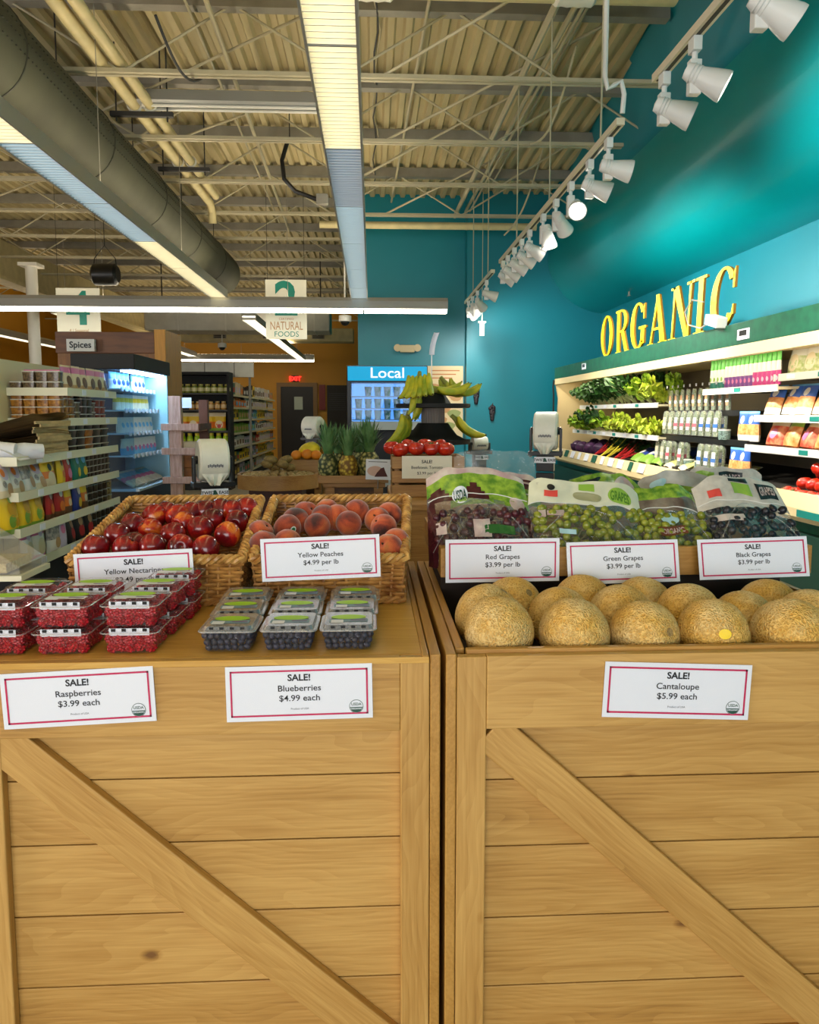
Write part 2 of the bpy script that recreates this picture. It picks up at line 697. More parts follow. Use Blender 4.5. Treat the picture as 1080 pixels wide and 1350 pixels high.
t = thing('white_duct', 'pale rectangular duct crossing the ceiling behind the first cross light', 'duct', (-2.5, 15, 2.99))
m = MB()
m.box(-1.85, 1.7, 0, 0.8, 0, 0.42)
m.build('duct_body', M_whitematte, t, bevel=0.03)
for x in (-1.2, -0.3, 0.6, 1.4):
    MB().box(x - 0.012, x + 0.012, -0.01, 0.81, -0.01, 0.43).build('flange', M_white, t)
for x in (-1.6, 1.5):
    MB().cyl((x, 0.4, 0.42), (x, 0.4, 1.6), 0.012, 6).build('hanger_rod', M_dark, t)
t = thing('low_duct', 'lower flat cream duct with small vents under the pale rectangular duct', 'duct', (-2.4, 17.5, 3.02))
MB().box(-1.9, 2.0, 0, 0.5, 0, 0.3).build('duct_body', M_creampipe, t, bevel=0.02)
for x in (-1.0, 0.1, 1.2):
    m = MB()
    m.box(x - 0.14, x + 0.14, -0.03, 0, 0.06, 0.22)
    for k in range(4):
        m.box(x - 0.12, x + 0.12, -0.04, -0.03, 0.075 + 0.036 * k, 0.09 + 0.036 * k, 1)
    m.build('vent', [M_greysteel, M_blackmatte], t)
MB().cyl((0, 0.25, 0.3), (0, 0.25, 1.6), 0.012, 6).build('hanger_rod', M_dark, t)

def pipe(name, label, pts, r, mt, n=12, cat='pipe', group=None):
    base = Vector(pts[0])
    o = MB().tube([Vector(p) - base for p in pts], r, n).build(name, mt, None, base, smooth=True)
    return tag(o, label, cat, group)

# large insulated pipe across the top
t = thing('insulated_pipe', 'thick cream insulated pipe crossing the ceiling at the top of the view', 'pipe', (0, 5.4, 4.31))
MB().tube([(-1.8, 0, 0), (-0.2, 0, 0), (2.1, 0, 0)], 0.12, 24).build('pipe_body', M_creampipe, t, smooth=True)
for x in (-1.48, 0.02, 1.40):
    m = MB()
    m.lathe([(0.125, -0.14), (0.14, -0.12), (0.135, -0.08), (0.142, -0.04), (0.136, 0.0), (0.142, 0.04), (0.135, 0.08), (0.14, 0.12), (0.125, 0.14)], 20)
    m.xf(Matrix.Translation((x, 0, 0)) @ Matrix.Rotation(PI / 2, 4, 'Y'))
    m.build('joint_wrap', M_white, t, smooth=True)
    MB().cyl((x + 0.1, 0, 0.1), (x + 0.1, 0, 0.28), 0.008, 6).build('hanger_rod', M_dark, t)

A = atz(95, 25, 4.05)
B = atz(278, 262, 4.05)
xm = (A.x + B.x) / 2
pipe('water_pipe', 'left one of two cream pipes held by black strut hangers', [(xm - 0.06, 4.6, 4.08), (xm - 0.06, B.y + 0.3, 4.08), (xm - 0.06, B.y + 0.42, 4.0), (xm - 0.06, B.y + 0.45, 3.86)], 0.052, M_creampipe, group='twin cream pipes')
pipe('water_pipe', 'right one of two cream pipes held by black strut hangers', [(xm + 0.075, 4.6, 4.08), (xm + 0.075, B.y, 4.08)], 0.045, M_creampipe, group='twin cream pipes')
for i, py in enumerate((27, 147, 220)):
    y = 4.98 if i == 0 else atz(100 + 45 * i, py, 4.02).y
    t = thing('strut_hanger', 'black strut hanger under the twin cream pipes, %s from the front' % ORD[i], 'pipe hanger', (xm, y, 4.0), group='pipe hangers')
    MB().box(-0.27, 0.27, -0.022, 0.022, -0.02, 0.02).build('strut', M_dark, t)
    for x in (-0.22, 0.22):
        MB().cyl((x, 0, -0.06), (x, 0, 0.6), 0.007, 6).build('rod', M_dark, t)
    for x, r in ((-0.06, 0.058), (0.075, 0.05)):
        MB().tube([(x + r * math.cos(a), 0, 0.08 + r * math.sin(a)) for a in [2 * PI * k / 16 for k in range(16)]], 0.012, 6, closed=True).build('pipe_clamp', M_white, t, smooth=True)

# conduits on the right running away under the deck
for i, (xa, ya, xb, yb, z, r) in enumerate(((1.32, 4.6, 1.22, 11.3, 4.25, 0.03), (1.50, 4.6, 1.38, 11.3, 4.32, 0.022), (1.56, 4.6, 1.44, 11.3, 4.32, 0.014), (1.62, 4.6, 1.60, 10.4, 4.40, 0.012), (0.45, 5.6, 0.30, 11.3, 4.44, 0.014), (-1.15, 5.6, -1.3, 12.5, 4.30, 0.02), (-1.35, 5.6, -1.45, 12.5, 4.42, 0.012), (-3.4, 5.6, -3.3, 14.0, 4.13, 0.025))):
    pipe('conduit', ['thick cream conduit nearest the middle light strip, running away under the deck', 'medium cream conduit right of the thickest one under the deck', 'thin cream conduit hugging the right side of the medium one', 'thinnest cream conduit under the deck, nearest the teal bulkhead', 'lone thin conduit just right of the middle light strip', 'cream conduit under the deck right of the twin pipes', 'thin conduit left of the one beside the twin pipes', 'cream conduit above the olive duct', 'conduit far left of the olive duct under the deck'][i], [(xa, ya, z), (xb, yb, z)], r, M_creamsteel, 8, 'conduit', 'conduits under the deck')
p0 = atz(480, 293, 3.85)
pipe('sprinkler_pipe', 'horizontal cream pipe crossing in front of the far teal wall', [(-0.7, 10.75, 3.98), (2.3, 10.75, 3.98)], 0.05, M_creampipe)
# zigzag cable chain beside the centre strip
t = thing('cable_chain', 'grey perforated hanger strip with cables beside the centre light strip', 'cable', (0.0, 4.7, 4.5))
m = MB()
for k in range(16):
    m.tube([(0.012 * math.cos(a), 0.0, -0.02 - 0.03 * k + 0.018 * math.sin(a)) for a in [2 * PI * q / 8 for q in range(8)]], 0.004, 4, closed=True)
m.build('chain', M_dark, t)
pts = [(0.05 + 0.02 * math.sin(k * 1.7), 0.1 + k * 0.35, 0.0 + 0.02 * math.cos(k * 2.3)) for k in range(18)]
MB().tube(pts, 0.008, 5).build('cable', M_dark, t)
MB().tube([(p[0] + 0.03 * math.cos(p[1] * 3), p[1], p[2] + 0.01) for p in pts], 0.006, 5).build('cable', M_creamsteel, t)
# black hose loop and box
c = at(378, 190, 8.0)
t = thing('flexible_conduit', 'black flexible conduit curving down from a joist to a small grey box', 'conduit', c)
b_ = at(425, 263, 8.0) - c
pts = [(0.03, 0, 0.06), (0.0, 0, 0.0), (-0.05, 0, -0.16), (-0.03, 0, -0.34), (0.08, 0, -0.46), (b_.x - 0.05, 0, b_.z)]
MB().tube(pts, 0.022, 8).build('hose', M_black, t, smooth=True)
MB().cbox(b_, (0.12, 0.08, 0.1)).build('junction_box', M_greysteel, t, bevel=0.005)
MB().cyl((0.03, 0, 0.06), (0.03, 0, 4.59 - c.z), 0.006, 5).build('hanger_rod', M_dark, t)
# loose cables
for i, (pa, pb, Y, lab) in enumerate((((205, 20), (275, 95), 5.6, 'thin black cable drooping between the first joists on the left'), ((760, 60), (700, 190), 6.4, 'pale cable loop swinging between joists near the teal bulkhead'), ((722, 175), (665, 310), 9.0, 'pale cable drooping from the joists toward the far teal wall'))):
    a, b = at(*pa, Y), at(*pb, Y + 1.0)
    pts = [a.lerp(b, k / 12) - Vector((0, 0, 0.22 * math.sin(PI * k / 12))) for k in range(13)]
    pipe('cable', lab, pts, 0.011, M_dark if i == 0 else M_creamsteel, 5, 'cable', 'ceiling cables')

# grey unlit fluorescent fixture
c = at(235, 135, 7.0)
c2 = at(424, 135, 7.0)
t = thing('shop_light', 'unlit grey fluorescent fixture mounted crosswise left of the centre strip', 'ceiling light', ((c.x + c2.x) / 2, 7.0, c.z))
hw = (c2.x - c.x) / 2 + 0.35
m = MB()
m.prism([(-0.05, 0.09), (0.05, 0.09), (0.11, -0.02), (0.08, -0.03), (-0.08, -0.03), (-0.11, -0.02)], -hw, hw, axis='x')
m.build('housing', mat('grey_enamel', (165, 168, 170), 0.35), t)
for s in (-1, 1):
    MB().cyl((-hw + 0.05, s * 0.045, -0.045), (hw - 0.05, s * 0.045, -0.045), 0.013, 8).build('tube', M_white, t, smooth=True)
for x in (-hw + 0.2, hw - 0.3):
    MB().cyl((x, 0, 0.09), (x, 0, DECK - c.z - 0.05), 0.007, 6).build('rod', M_dark, t)

# hanging black speaker
c = at(139, 362, 10.0)
t = thing('hanging_speaker', 'black speaker hanging from the ceiling on wires above the aisle four sign', 'speaker', c)
m = MB()
m.lathe([(0.10, -0.16), (0.135, -0.13), (0.14, 0.0), (0.135, 0.13), (0.10, 0.16)], 18)
m.xf(Matrix.Rotation(PI / 2, 4, 'Y'))
m.build('body', M_black, t, smooth=True)
m = MB()
m.tube([(-0.15, 0, 0.02), (-0.13, 0, 0.2), (0, 0, 0.36), (0.13, 0, 0.2), (0.15, 0, 0.02)], 0.006, 5)
m.cyl((0, 0, 0.36), (0, 0, DECK - c.z), 0.005, 5)
m.build('wire', M_black, t)
# ceiling cameras
for i, (px, py, Y) in enumerate(((455, 424, 11.0), (293, 458, 16.0))):
    c = at(px, py, Y)
    t = thing('dome_camera', ['white dome camera hanging beside the far teal wall', 'white dome camera under the pale duct over the shelves'][i], 'security camera', c, group='dome cameras')
    MB().lathe([(0.03, 0.10), (0.09, 0.08), (0.09, 0.0), (0.07, 0.0)], 16).build('housing', M_white, t, smooth=True)
    MB().ball((0, 0, 0), (0.065, 0.065, 0.06), 12, 8).build('dome', M_black, t, smooth=True)
    top = DECK
    MB().cyl((0, 0, 0.1), (0, 0, max(top - c.z, 0.12)), 0.012, 6).build('stem', M_white, t)

# ------------------------------------------------------------------ fluorescent strips
def strip(label, x, y0, y1, z, w=0.2, mod=1.22, cool=(), blue=(), along='y', group='linear fluorescent strips', hangers=True, depth=0.10):
    """linear louvered fixture: housing, one louver per module, hanger cables"""
    loc = (x, y0, z) if along == 'y' else (y0, x, z)
    t = thing('strip_light', label, 'ceiling light', loc, (0, 0, 0) if along == 'y' else (0, 0, -PI / 2), group)
    Ln = y1 - y0
    m = MB()
    h = w / 2
    m.prism([(-h, 0.0), (-h - 0.012, 0.0), (-h - 0.012, depth), (-0.04, depth + 0.05), (0.04, depth + 0.05), (h + 0.012, depth), (h + 0.012, 0.0), (h, 0.0), (h, depth * 0.6), (-h, depth * 0.6)], 0, Ln, axis='y')
    m.build('housing', M_housing, t)
    k = 0
    y = 0.0
    while y < Ln - 0.01:
        e = min(y + mod, Ln)
        ml = MB()
        if along == 'x':
            ml.box(-h, h, y + 0.01, e - 0.01, -0.045, 0.02)
            ml.build('lens_cover', M_tubeglow, t)
            y = e
            k += 1
            continue
        ml.quad((-h, y + 0.01, 0.045), (-h, e - 0.01, 0.045), (h, e - 0.01, 0.045), (h, y + 0.01, 0.045))
        q = y + 0.01
        while q < e - 0.01:
            ml.box(-h, h, q, q + 0.005, 0.002, 0.043, 1)
            q += 0.05
        ml.box(-h, h, y, y + 0.012, 0.002, 0.045, 1)
        ml.build('louver', [M_louverblue if k in blue else M_louvercool if k in cool else M_tubeglow if mod > 2 else M_louver, M_white], t)
        y = e
        k += 1
    mu = MB()
    mu.quad((-0.036, 0.02, depth + 0.0505), (0.036, 0.02, depth + 0.0505), (0.036, Ln - 0.02, depth + 0.0505), (-0.036, Ln - 0.02, depth + 0.0505))
    mu.build('added_uplight', M_addeduplight, t)  # added emitter on the housing top, hidden from below, lights ceiling and room
    if hangers:
        for q in range(int(Ln / 2.4) + 1):
            yy = 0.3 + q * 2.4
            if yy < Ln:
                MB().cyl((0, yy, depth + 0.05), (0, yy, DECK - z), 0.003, 4).build('hanger_cable', M_greysteel, t)
    return t

strip('bright louvered light strip down the middle of the ceiling', -0.155, -4.04, 10.2, 2.9, cool=(8, 9, 10, 11), blue=(7,))
strip('long louvered light strip under the olive duct on the left', -1.98, -4.04, 10.2, 2.9, cool=(7, 8))
strip('cross light strip spanning the view below the two long strips', 10.3, -6.2, 1.02, 2.78, along='x', w=0.14)
strip('short light strip behind the aisle two sign', -1.87, 11.9, 20.6, 2.82, mod=2.4)
strip('far cross light strip above the black shelving', 20.9, -6.2, -1.55, 2.84, along='x', w=0.14, mod=2.4)
strip('light strip over the far aisle right of the wooden post', -4.72, 17.0, 20.6, 2.9, mod=2.4)
strip('leftmost light strip glimpsed behind the white column', -7.2, 14.0, 20.6, 2.9, mod=2.4)
strip('added unseen light strip left of the view over the first aisles', -4.72, -2.0, 9.0, 2.9, mod=2.2)  # extra strip out of view, added to bring light to the left side
strip('light strip just behind the aisle four sign', -4.72, 11.9, 13.2, 2.9, mod=2.4)

# ------------------------------------------------------------------ aisle signs
M_sign = mat('aisle_sign_white', (226, 224, 208), 0.5)
M_signteal = mat('aisle_sign_teal', (0, 128, 112), 0.5)
M_signtan = mat('aisle_sign_tan', (176, 130, 84), 0.6)
for i, (x0, x1, y0, y1) in enumerate(((76, 131, 380, 440), (351, 404, 369, 447))):
    a, b = at(x0, y1, 10.9), at(x1, y0, 10.9)
    w, h = b.x - a.x, b.z - a.z
    t = thing('aisle_sign', ['white hanging aisle sign with a green number four', 'white hanging aisle sign with a teal number two'][i], 'sign', (a.x, 10.9, a.z), group='aisle number signs')
    MB().box(0, w, 0, 0.012, 0, h).build('board', M_sign, t)
    if i == 0:
        m = put_text(MB(), '4', 0.62, w * 0.5, 0.14, -0.003, 0.03)
        put_text(m, '4 / Seasonal', 0.055, w * 0.5, 0.03, -0.003, mi=1)
    else:
        m = put_text(MB(), '2', 0.64, w * 0.5, 0.345, -0.003, 0.03)
        put_text(m, 'FOODS', 0.105, w * 0.5, 0.035, -0.003, 0.0)
        put_text(m, 'CERTIFIED', 0.045, w * 0.5, 0.265, -0.003, 0.0, mi=1)
        put_text(m, 'NATURAL', 0.165, w * 0.5, 0.130, -0.003, 0.0, mi=1, squash=0.62)
    m.build('lettering', [M_signteal, M_signtan], t)
    for x in (0.03, w - 0.03):
        MB().cyl((x, 0.006, h), (x, 0.006, DECK - a.z), 0.003, 4).build('wire', M_dark, t)

# ================================================================== produce bins in front
M_wood = wood('oak_board', (202, 158, 88), (178, 132, 64), (120, 80, 34))
M_woodtop = wood('varnished_pine_top', (214, 168, 84), (192, 140, 56), (140, 92, 32), rough=0.32, ring=40)
M_woodedge = wood('bin_edge_wood', (190, 142, 70), (168, 120, 50), (112, 72, 28), rough=0.45)
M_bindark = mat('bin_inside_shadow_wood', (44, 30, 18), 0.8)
YF = 1.40
ZT = at(560, 866, YF).z
ZR1 = at(400, 966, YF).z


def board(name, parent, a, b, width, thick, mt, normal_y=True, base=None, bevel=0.0025):
    """a board from a to b (world points on its centre line, front face), width across, built along its own X"""
    a, b = Vector(a), Vector(b)
    d = b - a
    Ln = d.length
    x = d.normalized()
    if abs(x.y) > 0.9:
        y = Vector((1, 0, 0))
    else:
        y = Vector((0, 1, 0))
    y = (y - x * y.dot(x)).normalized()
    z = x.cross(y)
    m = MB()
    m.box(-Ln / 2, Ln / 2, 0, thick, -width / 2, width / 2)
    o = m.build(name, mt, parent, bevel=bevel)
    R = Matrix((x, y, z)).transposed()
    o.rotation_euler = R.to_euler()
    o.location = (a + b) / 2 - Vector(base)
    return o


def make_bin(label, x0, x1, posts, planks, brace, base):
    t = thing('produce_bin', label, 'display bin', base, group='wooden produce bins')
    PWL, PWR = posts
    zb = 0.04
    # posts
    if PWL:
        board('corner_post', t, (x0 + PWL / 2, YF, zb), (x0 + PWL / 2, YF, ZT - 0.002), PWL, 0.022, M_wood, base=base)
    if PWR:
        board('corner_post', t, (x1 - PWR / 2, YF, zb), (x1 - PWR / 2, YF, ZT - 0.002), PWR, 0.022, M_wood, base=base)
    a, b = x0 + PWL, x1 - PWR
    board('top_rail', t, (a, YF, (ZT + ZR1) / 2 - 0.001), (b, YF, (ZT + ZR1) / 2 - 0.001), ZT - ZR1, 0.022, M_wood, base=base)
    board('bottom_rail', t, (a, YF, 0.09), (b, YF, 0.09), 0.10, 0.022, M_wood, base=base)
    for i in range(len(planks) - 1):
        z1, z0 = planks[i], planks[i + 1]
        board('plank', t, (x0 + 0.01, YF + 0.022, (z0 + z1) / 2), (x1 - 0.01, YF + 0.022, (z0 + z1) / 2), z1 - z0 - 0.0025, 0.018, M_wood, base=base, bevel=0.0015)
    p, q, w = brace
    board('diagonal_brace', t, p, q, w, 0.0205, M_wood, base=base)
    return t


def zs(px, pys, Y=YF + 0.022):
    return [at(px, py, Y).z for py in pys]


# ---- left bin (flat table top)
XL1 = at(566.5, 900, YF).x
XL0 = at(2, 1016, YF).x - 0.06
BL = Vector(((XL0 + XL1) / 2, YF + 0.45, 0))
pw = XL1 - at(528, 1000, YF).x
pl = zs(400, [960, 1022, 1106, 1198, 1290, 1388])
pl += [pl[-1] - 0.125 * k for k in range(1, 4)]
def brace_of(u0, u1, l0, l1):
    a, b, c, d = (at(p[0], p[1], YF + 0.0015) for p in (u0, u1, l0, l1))
    dr = (b - a).normalized()
    nrm = Vector((-dr.z, 0, dr.x))
    w = abs((c - a).dot(nrm))
    mid0 = a - nrm * w / 2 if nrm.z > 0 else a + nrm * w / 2
    return mid0, dr, w
mid0, dr, w_ = brace_of((34, 971), (513, 1350), (0, 1014), (420, 1350))
p_ = mid0 - dr * 0.05
q_ = mid0 + dr * ((0.14 - mid0.z) / dr.z)
left_bin = make_bin('left wooden produce bin with flat table top holding berries and wicker baskets', XL0, XL1, (0.06, pw), pl, (p_, q_, w_), BL)
YB = 2.32
def side_board(t, x0, x1, base, z1=ZT + 0.004, z0=0.05, y1=YB, nm='side_board', y0=YF):
    m = MB()
    L = y1 - y0
    m.box(-L / 2, L / 2, -(x1 - x0) / 2, (x1 - x0) / 2, z0 - z1, 0)
    o = m.build(nm, M_woodedge, t, bevel=0.0025)
    o.rotation_euler = (0, 0, PI / 2)
    o.location = Vector(((x0 + x1) / 2, (y0 + y1) / 2, z1)) - base
    return o
XL2 = at(581, 880, YF).x
side_board(left_bin, XL1 + 0.001, XL2, BL)
side_board(left_bin, XL0 - 0.02, XL0 - 0.001, BL)
o = MB().box(XL0 - BL.x, XL1 - 0.0145 - BL.x, YF + 0.0225 - BL.y, YB - BL.y, ZT - 0.03, ZT - 0.001).build('table_top', M_woodtop, left_bin)
o = side_board(left_bin, XL1 - 0.014, XL1 - 0.001, BL, ZT + 0.002, ZT - 0.03, nm='edge_strip', y0=YF + 0.0005)
board('front_lip', left_bin, (XL0, YF - 0.003, ZT - 0.0055), (XL1 - 0.001, YF - 0.003, ZT - 0.0055), 0.012, 0.0028, M_woodtop, base=BL, bevel=0.001)

# ---- right bin (open bin of melons)
XR0 = at(602, 1000, YF).x
XR1 = XR0 + 0.94
XRs = at(588, 900, YF).x
BR = Vector(((XR0 + XR1) / 2, YF + 0.45, 0))
pw = at(641, 1000, YF).x - XR0
pl = zs(860, [955, 1023, 1110, 1203, 1292, 1386])
pl += [pl[-1] - 0.125 * k for k in range(1, 4)]
mid0, dr, w_ = brace_of((682, 960), (1080, 1305), (642, 997), (1040, 1350))
q_ = mid0 + dr * ((0.14 - mid0.z) / dr.z)
right_bin = make_bin('right wooden produce bin heaped with cantaloupes', XR0, XR1, (pw, 0.06), pl, (mid0 - dr * 0.035, q_, w_), BR)
side_board(right_bin, XRs, XR0 - 0.001, BR)
side_board(right_bin, XR1 + 0.001, XR1 + 0.02, BR)
side_board(right_bin, XR0 + 0.001, XR0 + 0.019, BR, ZT + 0.003, ZT - 0.25, nm='edge_strip', y0=YF + 0.042)
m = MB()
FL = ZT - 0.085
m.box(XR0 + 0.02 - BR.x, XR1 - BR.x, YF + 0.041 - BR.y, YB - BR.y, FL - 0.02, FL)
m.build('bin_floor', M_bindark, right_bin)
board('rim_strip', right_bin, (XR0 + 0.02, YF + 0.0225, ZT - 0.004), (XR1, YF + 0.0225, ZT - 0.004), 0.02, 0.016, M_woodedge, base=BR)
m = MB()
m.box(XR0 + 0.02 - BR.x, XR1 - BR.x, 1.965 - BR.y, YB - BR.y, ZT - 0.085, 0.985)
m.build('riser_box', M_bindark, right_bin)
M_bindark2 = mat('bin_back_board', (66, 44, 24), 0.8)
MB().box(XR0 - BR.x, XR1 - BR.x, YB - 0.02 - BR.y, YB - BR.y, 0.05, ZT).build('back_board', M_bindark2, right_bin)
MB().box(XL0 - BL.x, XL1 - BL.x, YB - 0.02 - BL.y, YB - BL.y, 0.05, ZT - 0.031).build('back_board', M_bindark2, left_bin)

# ================================================================== sale signs
M_sleeve = clear('clear_sign_sleeve', gloss=0.035, haze=0.0, rough=0.05)
M_sealgreen = mat('seal_green', (16, 72, 58), 0.5)
M_greyink = mat('grey_ink', (96, 98, 108), 0.6)


def sale_sign(label, lines, corners, Y, tilt=0.0, W=None):
    """corners = photo pixels of top-left, top-right, bottom-left, bottom-right at depth Y"""
    P = [at(c[0], c[1], Y) for c in corners]
    c = sum(P, Vector()) / 4
    xa = ((P[1] - P[0]) + (P[3] - P[2])) / 2
    w = xa.length
    h = (((P[0] - P[2]).length + (P[1] - P[3]).length) / 2) / math.cos(tilt)
    roll = math.atan2(xa.z, xa.x)
    R = Matrix.Rotation(-roll, 4, 'Y') @ Matrix.Rotation(-tilt, 4, 'X')
    t = thing('sale_sign', label, 'sign', c, R.to_euler(), group='sale price signs')
    X, Z = w / 2, h / 2
    MB().box(-X, X, -0.0006, 0.0006, -Z, Z).build('card', M_paper, t)
    m = MB()
    bx, bz, bt = X - w * 0.030, Z - h * 0.080, w * 0.0125
    y = -0.0012
    for (a, b, cc, d) in ((-bx, bx, bz - bt, bz), (-bx, bx, -bz, -bz + bt), (-bx, -bx + bt, -bz, bz), (bx - bt, bx, -bz, bz)):
        m.quad((a, y, cc), (b, y, cc), (b, y, d), (a, y, d))
    m.build('border', M_magenta, t)
    m = MB()
    put_text(m, 'SALE!', h * 0.165, 0, h * 0.225, y, 0.03, squash=1.04)
    put_text(m, lines[0], h * 0.155, 0, h * 0.035, y, 0.010, squash=1.08)
    put_text(m, lines[1], h * 0.155, 0, -h * 0.145, y, 0.010, squash=1.08)
    m.build('lettering', M_ink, t)
    m = put_text(MB(), 'Product of USA', h * 0.05, 0, -h * 0.305, y, 0.0)
    m.build('small_print', M_greyink, t)
    s = thing('organic_seal', None, None)
    s.parent = t
    s.location = (X * 0.775, 0, -Z * 0.56)
    r = h * 0.125
    nn = 28

    def disc(m_, rad, y_, a0=0, a1=2 * PI, mi=0):
        vs = [(rad * math.cos(a0 + (a1 - a0) * k / nn), y_, rad * math.sin(a0 + (a1 - a0) * k / nn)) for k in range(nn + 1)]
        m_.add(vs, [list(range(nn + 1))], mi)
    m = MB()
    disc(m, r, -0.0011)
    disc(m, r * 0.93, -0.0014, mi=1)
    disc(m, r * 0.90, -0.0017, PI + 0.08, 2 * PI - 0.08)
    put_text(m, 'USDA', r * 0.56, 0, r * 0.16, -0.0018, 0.02, mi=0)
    put_text(m, 'ORGANIC', r * 0.36, 0, -r * 0.42, -0.0020, 0.02, mi=1)
    m.build('seal_disc', [M_sealgreen, M_paper], s)
    e = 0.0035
    MB().box(-X - e, X + e, -0.0034, -0.0028, -Z - e, Z + e).build('clear_sleeve', M_sleeve, t)
    return t


YS = YF - 0.003
sale_sign('sale sign reading Raspberries taped to the front of the left bin', ['Raspberries', '$3.99 each'], [(0, 889), (202, 878), (5, 962), (206, 950)], YS)
sale_sign('sale sign reading Blueberries taped to the front of the left bin', ['Blueberries', '$4.99 each'], [(297, 880), (490, 874), (299, 952), (492, 946)], YS)
sale_sign('sale sign reading Cantaloupe taped to the front of the right bin', ['Cantaloupe', '$5.99 each'], [(797, 872), (990, 877), (795, 945), (988, 949)], YS)
YG = 1.842
sale_sign('sale sign reading Red Grapes standing above the cantaloupes', ['Red Grapes', '$3.99 per lb'], [(587, 712), (738, 709), (588, 768), (737, 766)], YG)
sale_sign('sale sign reading Green Grapes, middle one of three above the cantaloupes', ['Green Grapes', '$3.99 per lb'], [(747, 717), (896, 711), (749, 769), (894, 766)], YG, 0.2)
sale_sign('sale sign reading Black Grapes, tilted, above the cantaloupes', ['Black Grapes', '$3.99 per lb'], [(922, 712), (1069, 708), (920, 764), (1062, 758)], YG, 0.2)
sale_sign('sale sign reading Yellow Peaches propped on the right wicker basket', ['Yellow Peaches', '$4.99 per lb'], [(343, 712), (500, 703), (346, 766), (502, 761)], 1.74, 0.01)
sale_sign('sale sign reading Yellow Nectarines, half hidden behind the raspberry boxes', ['Yellow Nectarines', '$2.49 per lb'], [(97, 731), (254, 723), (101, 792), (257, 784)], 1.765, 0.01)

# ================================================================== berry boxes
M_clam = clear('clear_clamshell', gloss=0.13, haze=0.015, rough=0.10, bump=0.3, bscale=90)
M_clamlip = clear('clear_clamshell_lip', gloss=0.36, haze=0.17, rough=0.15)
M_lblgreen = mat('lime_label', (166, 214, 40), 0.5)
M_lblwhite = mat('label_white', (226, 226, 236), 0.5)
M_lblpurple = mat('label_purple', (120, 90, 130), 0.5)
M_rasp = mat('raspberry_red', (196, 18, 36), 0.36, c2=(140, 6, 22), scale=140, bump=0.2, bscale=400)
M_blue = mat('blueberry_skin', (44, 48, 70), 0.55, c2=(16, 17, 30), scale=90)


def rrect(w, d, r, n=4):
    pts = []
    for cx, cy, a0 in ((w / 2 - r, d / 2 - r, 0), (-w / 2 + r, d / 2 - r, PI / 2), (-w / 2 + r, -d / 2 + r, PI), (w / 2 - r, -d / 2 + r, 3 * PI / 2)):
        for k in range(n + 1):
            a = a0 + PI / 2 * k / n
            pts.append((cx + r * math.cos(a), cy + r * math.sin(a)))
    return pts


def loft(m, rings, mi=0, cap0=False, cap1=False):
    n = len(rings[0])
    vs = [p for r in rings for p in r]
    fs = []
    for i in range(len(rings) - 1):
        for j in range(n):
            j2 = (j + 1) % n
            fs.append((i * n + j, i * n + j2, (i + 1) * n + j2, (i + 1) * n + j))
    if cap0:
        fs.append(list(range(n))[::-1])
    if cap1:
        fs.append([(len(rings) - 1) * n + j for j in range(n)])
    return m.add(vs, fs, mi)


def rasp_mesh():
    m = MB()
    R = 0.0098
    for i in range(5):
        th = 0.35 + i * 0.52
        n = max(3, int(8 * math.sin(th) + 1))
        for j in range(n):
            ph = 2 * PI * (j + 0.5 * (i % 2)) / n
            z = math.cos(th) * R * 1.15
            rr = math.sin(th) * R * 0.86
            m.ball((rr * math.cos(ph), rr * math.sin(ph), z), 0.0036, 6, 4)
    m.ball((0, 0, 0), (R * 0.85, R * 0.85, R), 8, 5)
    return m


def blue_mesh():
    m = MB()

    def fn(d, q):
        if d.z > 0.8:
            q.z -= 0.0018 * (d.z - 0.8) / 0.2
        return q
    m.ball((0, 0, 0), (0.0072, 0.0072, 0.0064), 10, 7, fn=fn)
    m.tube([(0.0024 * math.cos(a), 0.0024 * math.sin(a), 0.0056) for a in [2 * PI * k / 6 for k in range(6)]], 0.0006, 4, closed=True)
    return m


PROTO = {}


def child_copies(name, key, make, mt, parent, spots, smooth=True):
    for i, (loc, rot) in enumerate(spots):
        if key not in PROTO:
            o = PROTO[key] = make().build(name, mt, parent, smooth=smooth)
        else:
            o = PROTO[key].copy()
            COL.objects.link(o)
            o.parent = parent
        o.location = loc
        o.rotation_euler = rot


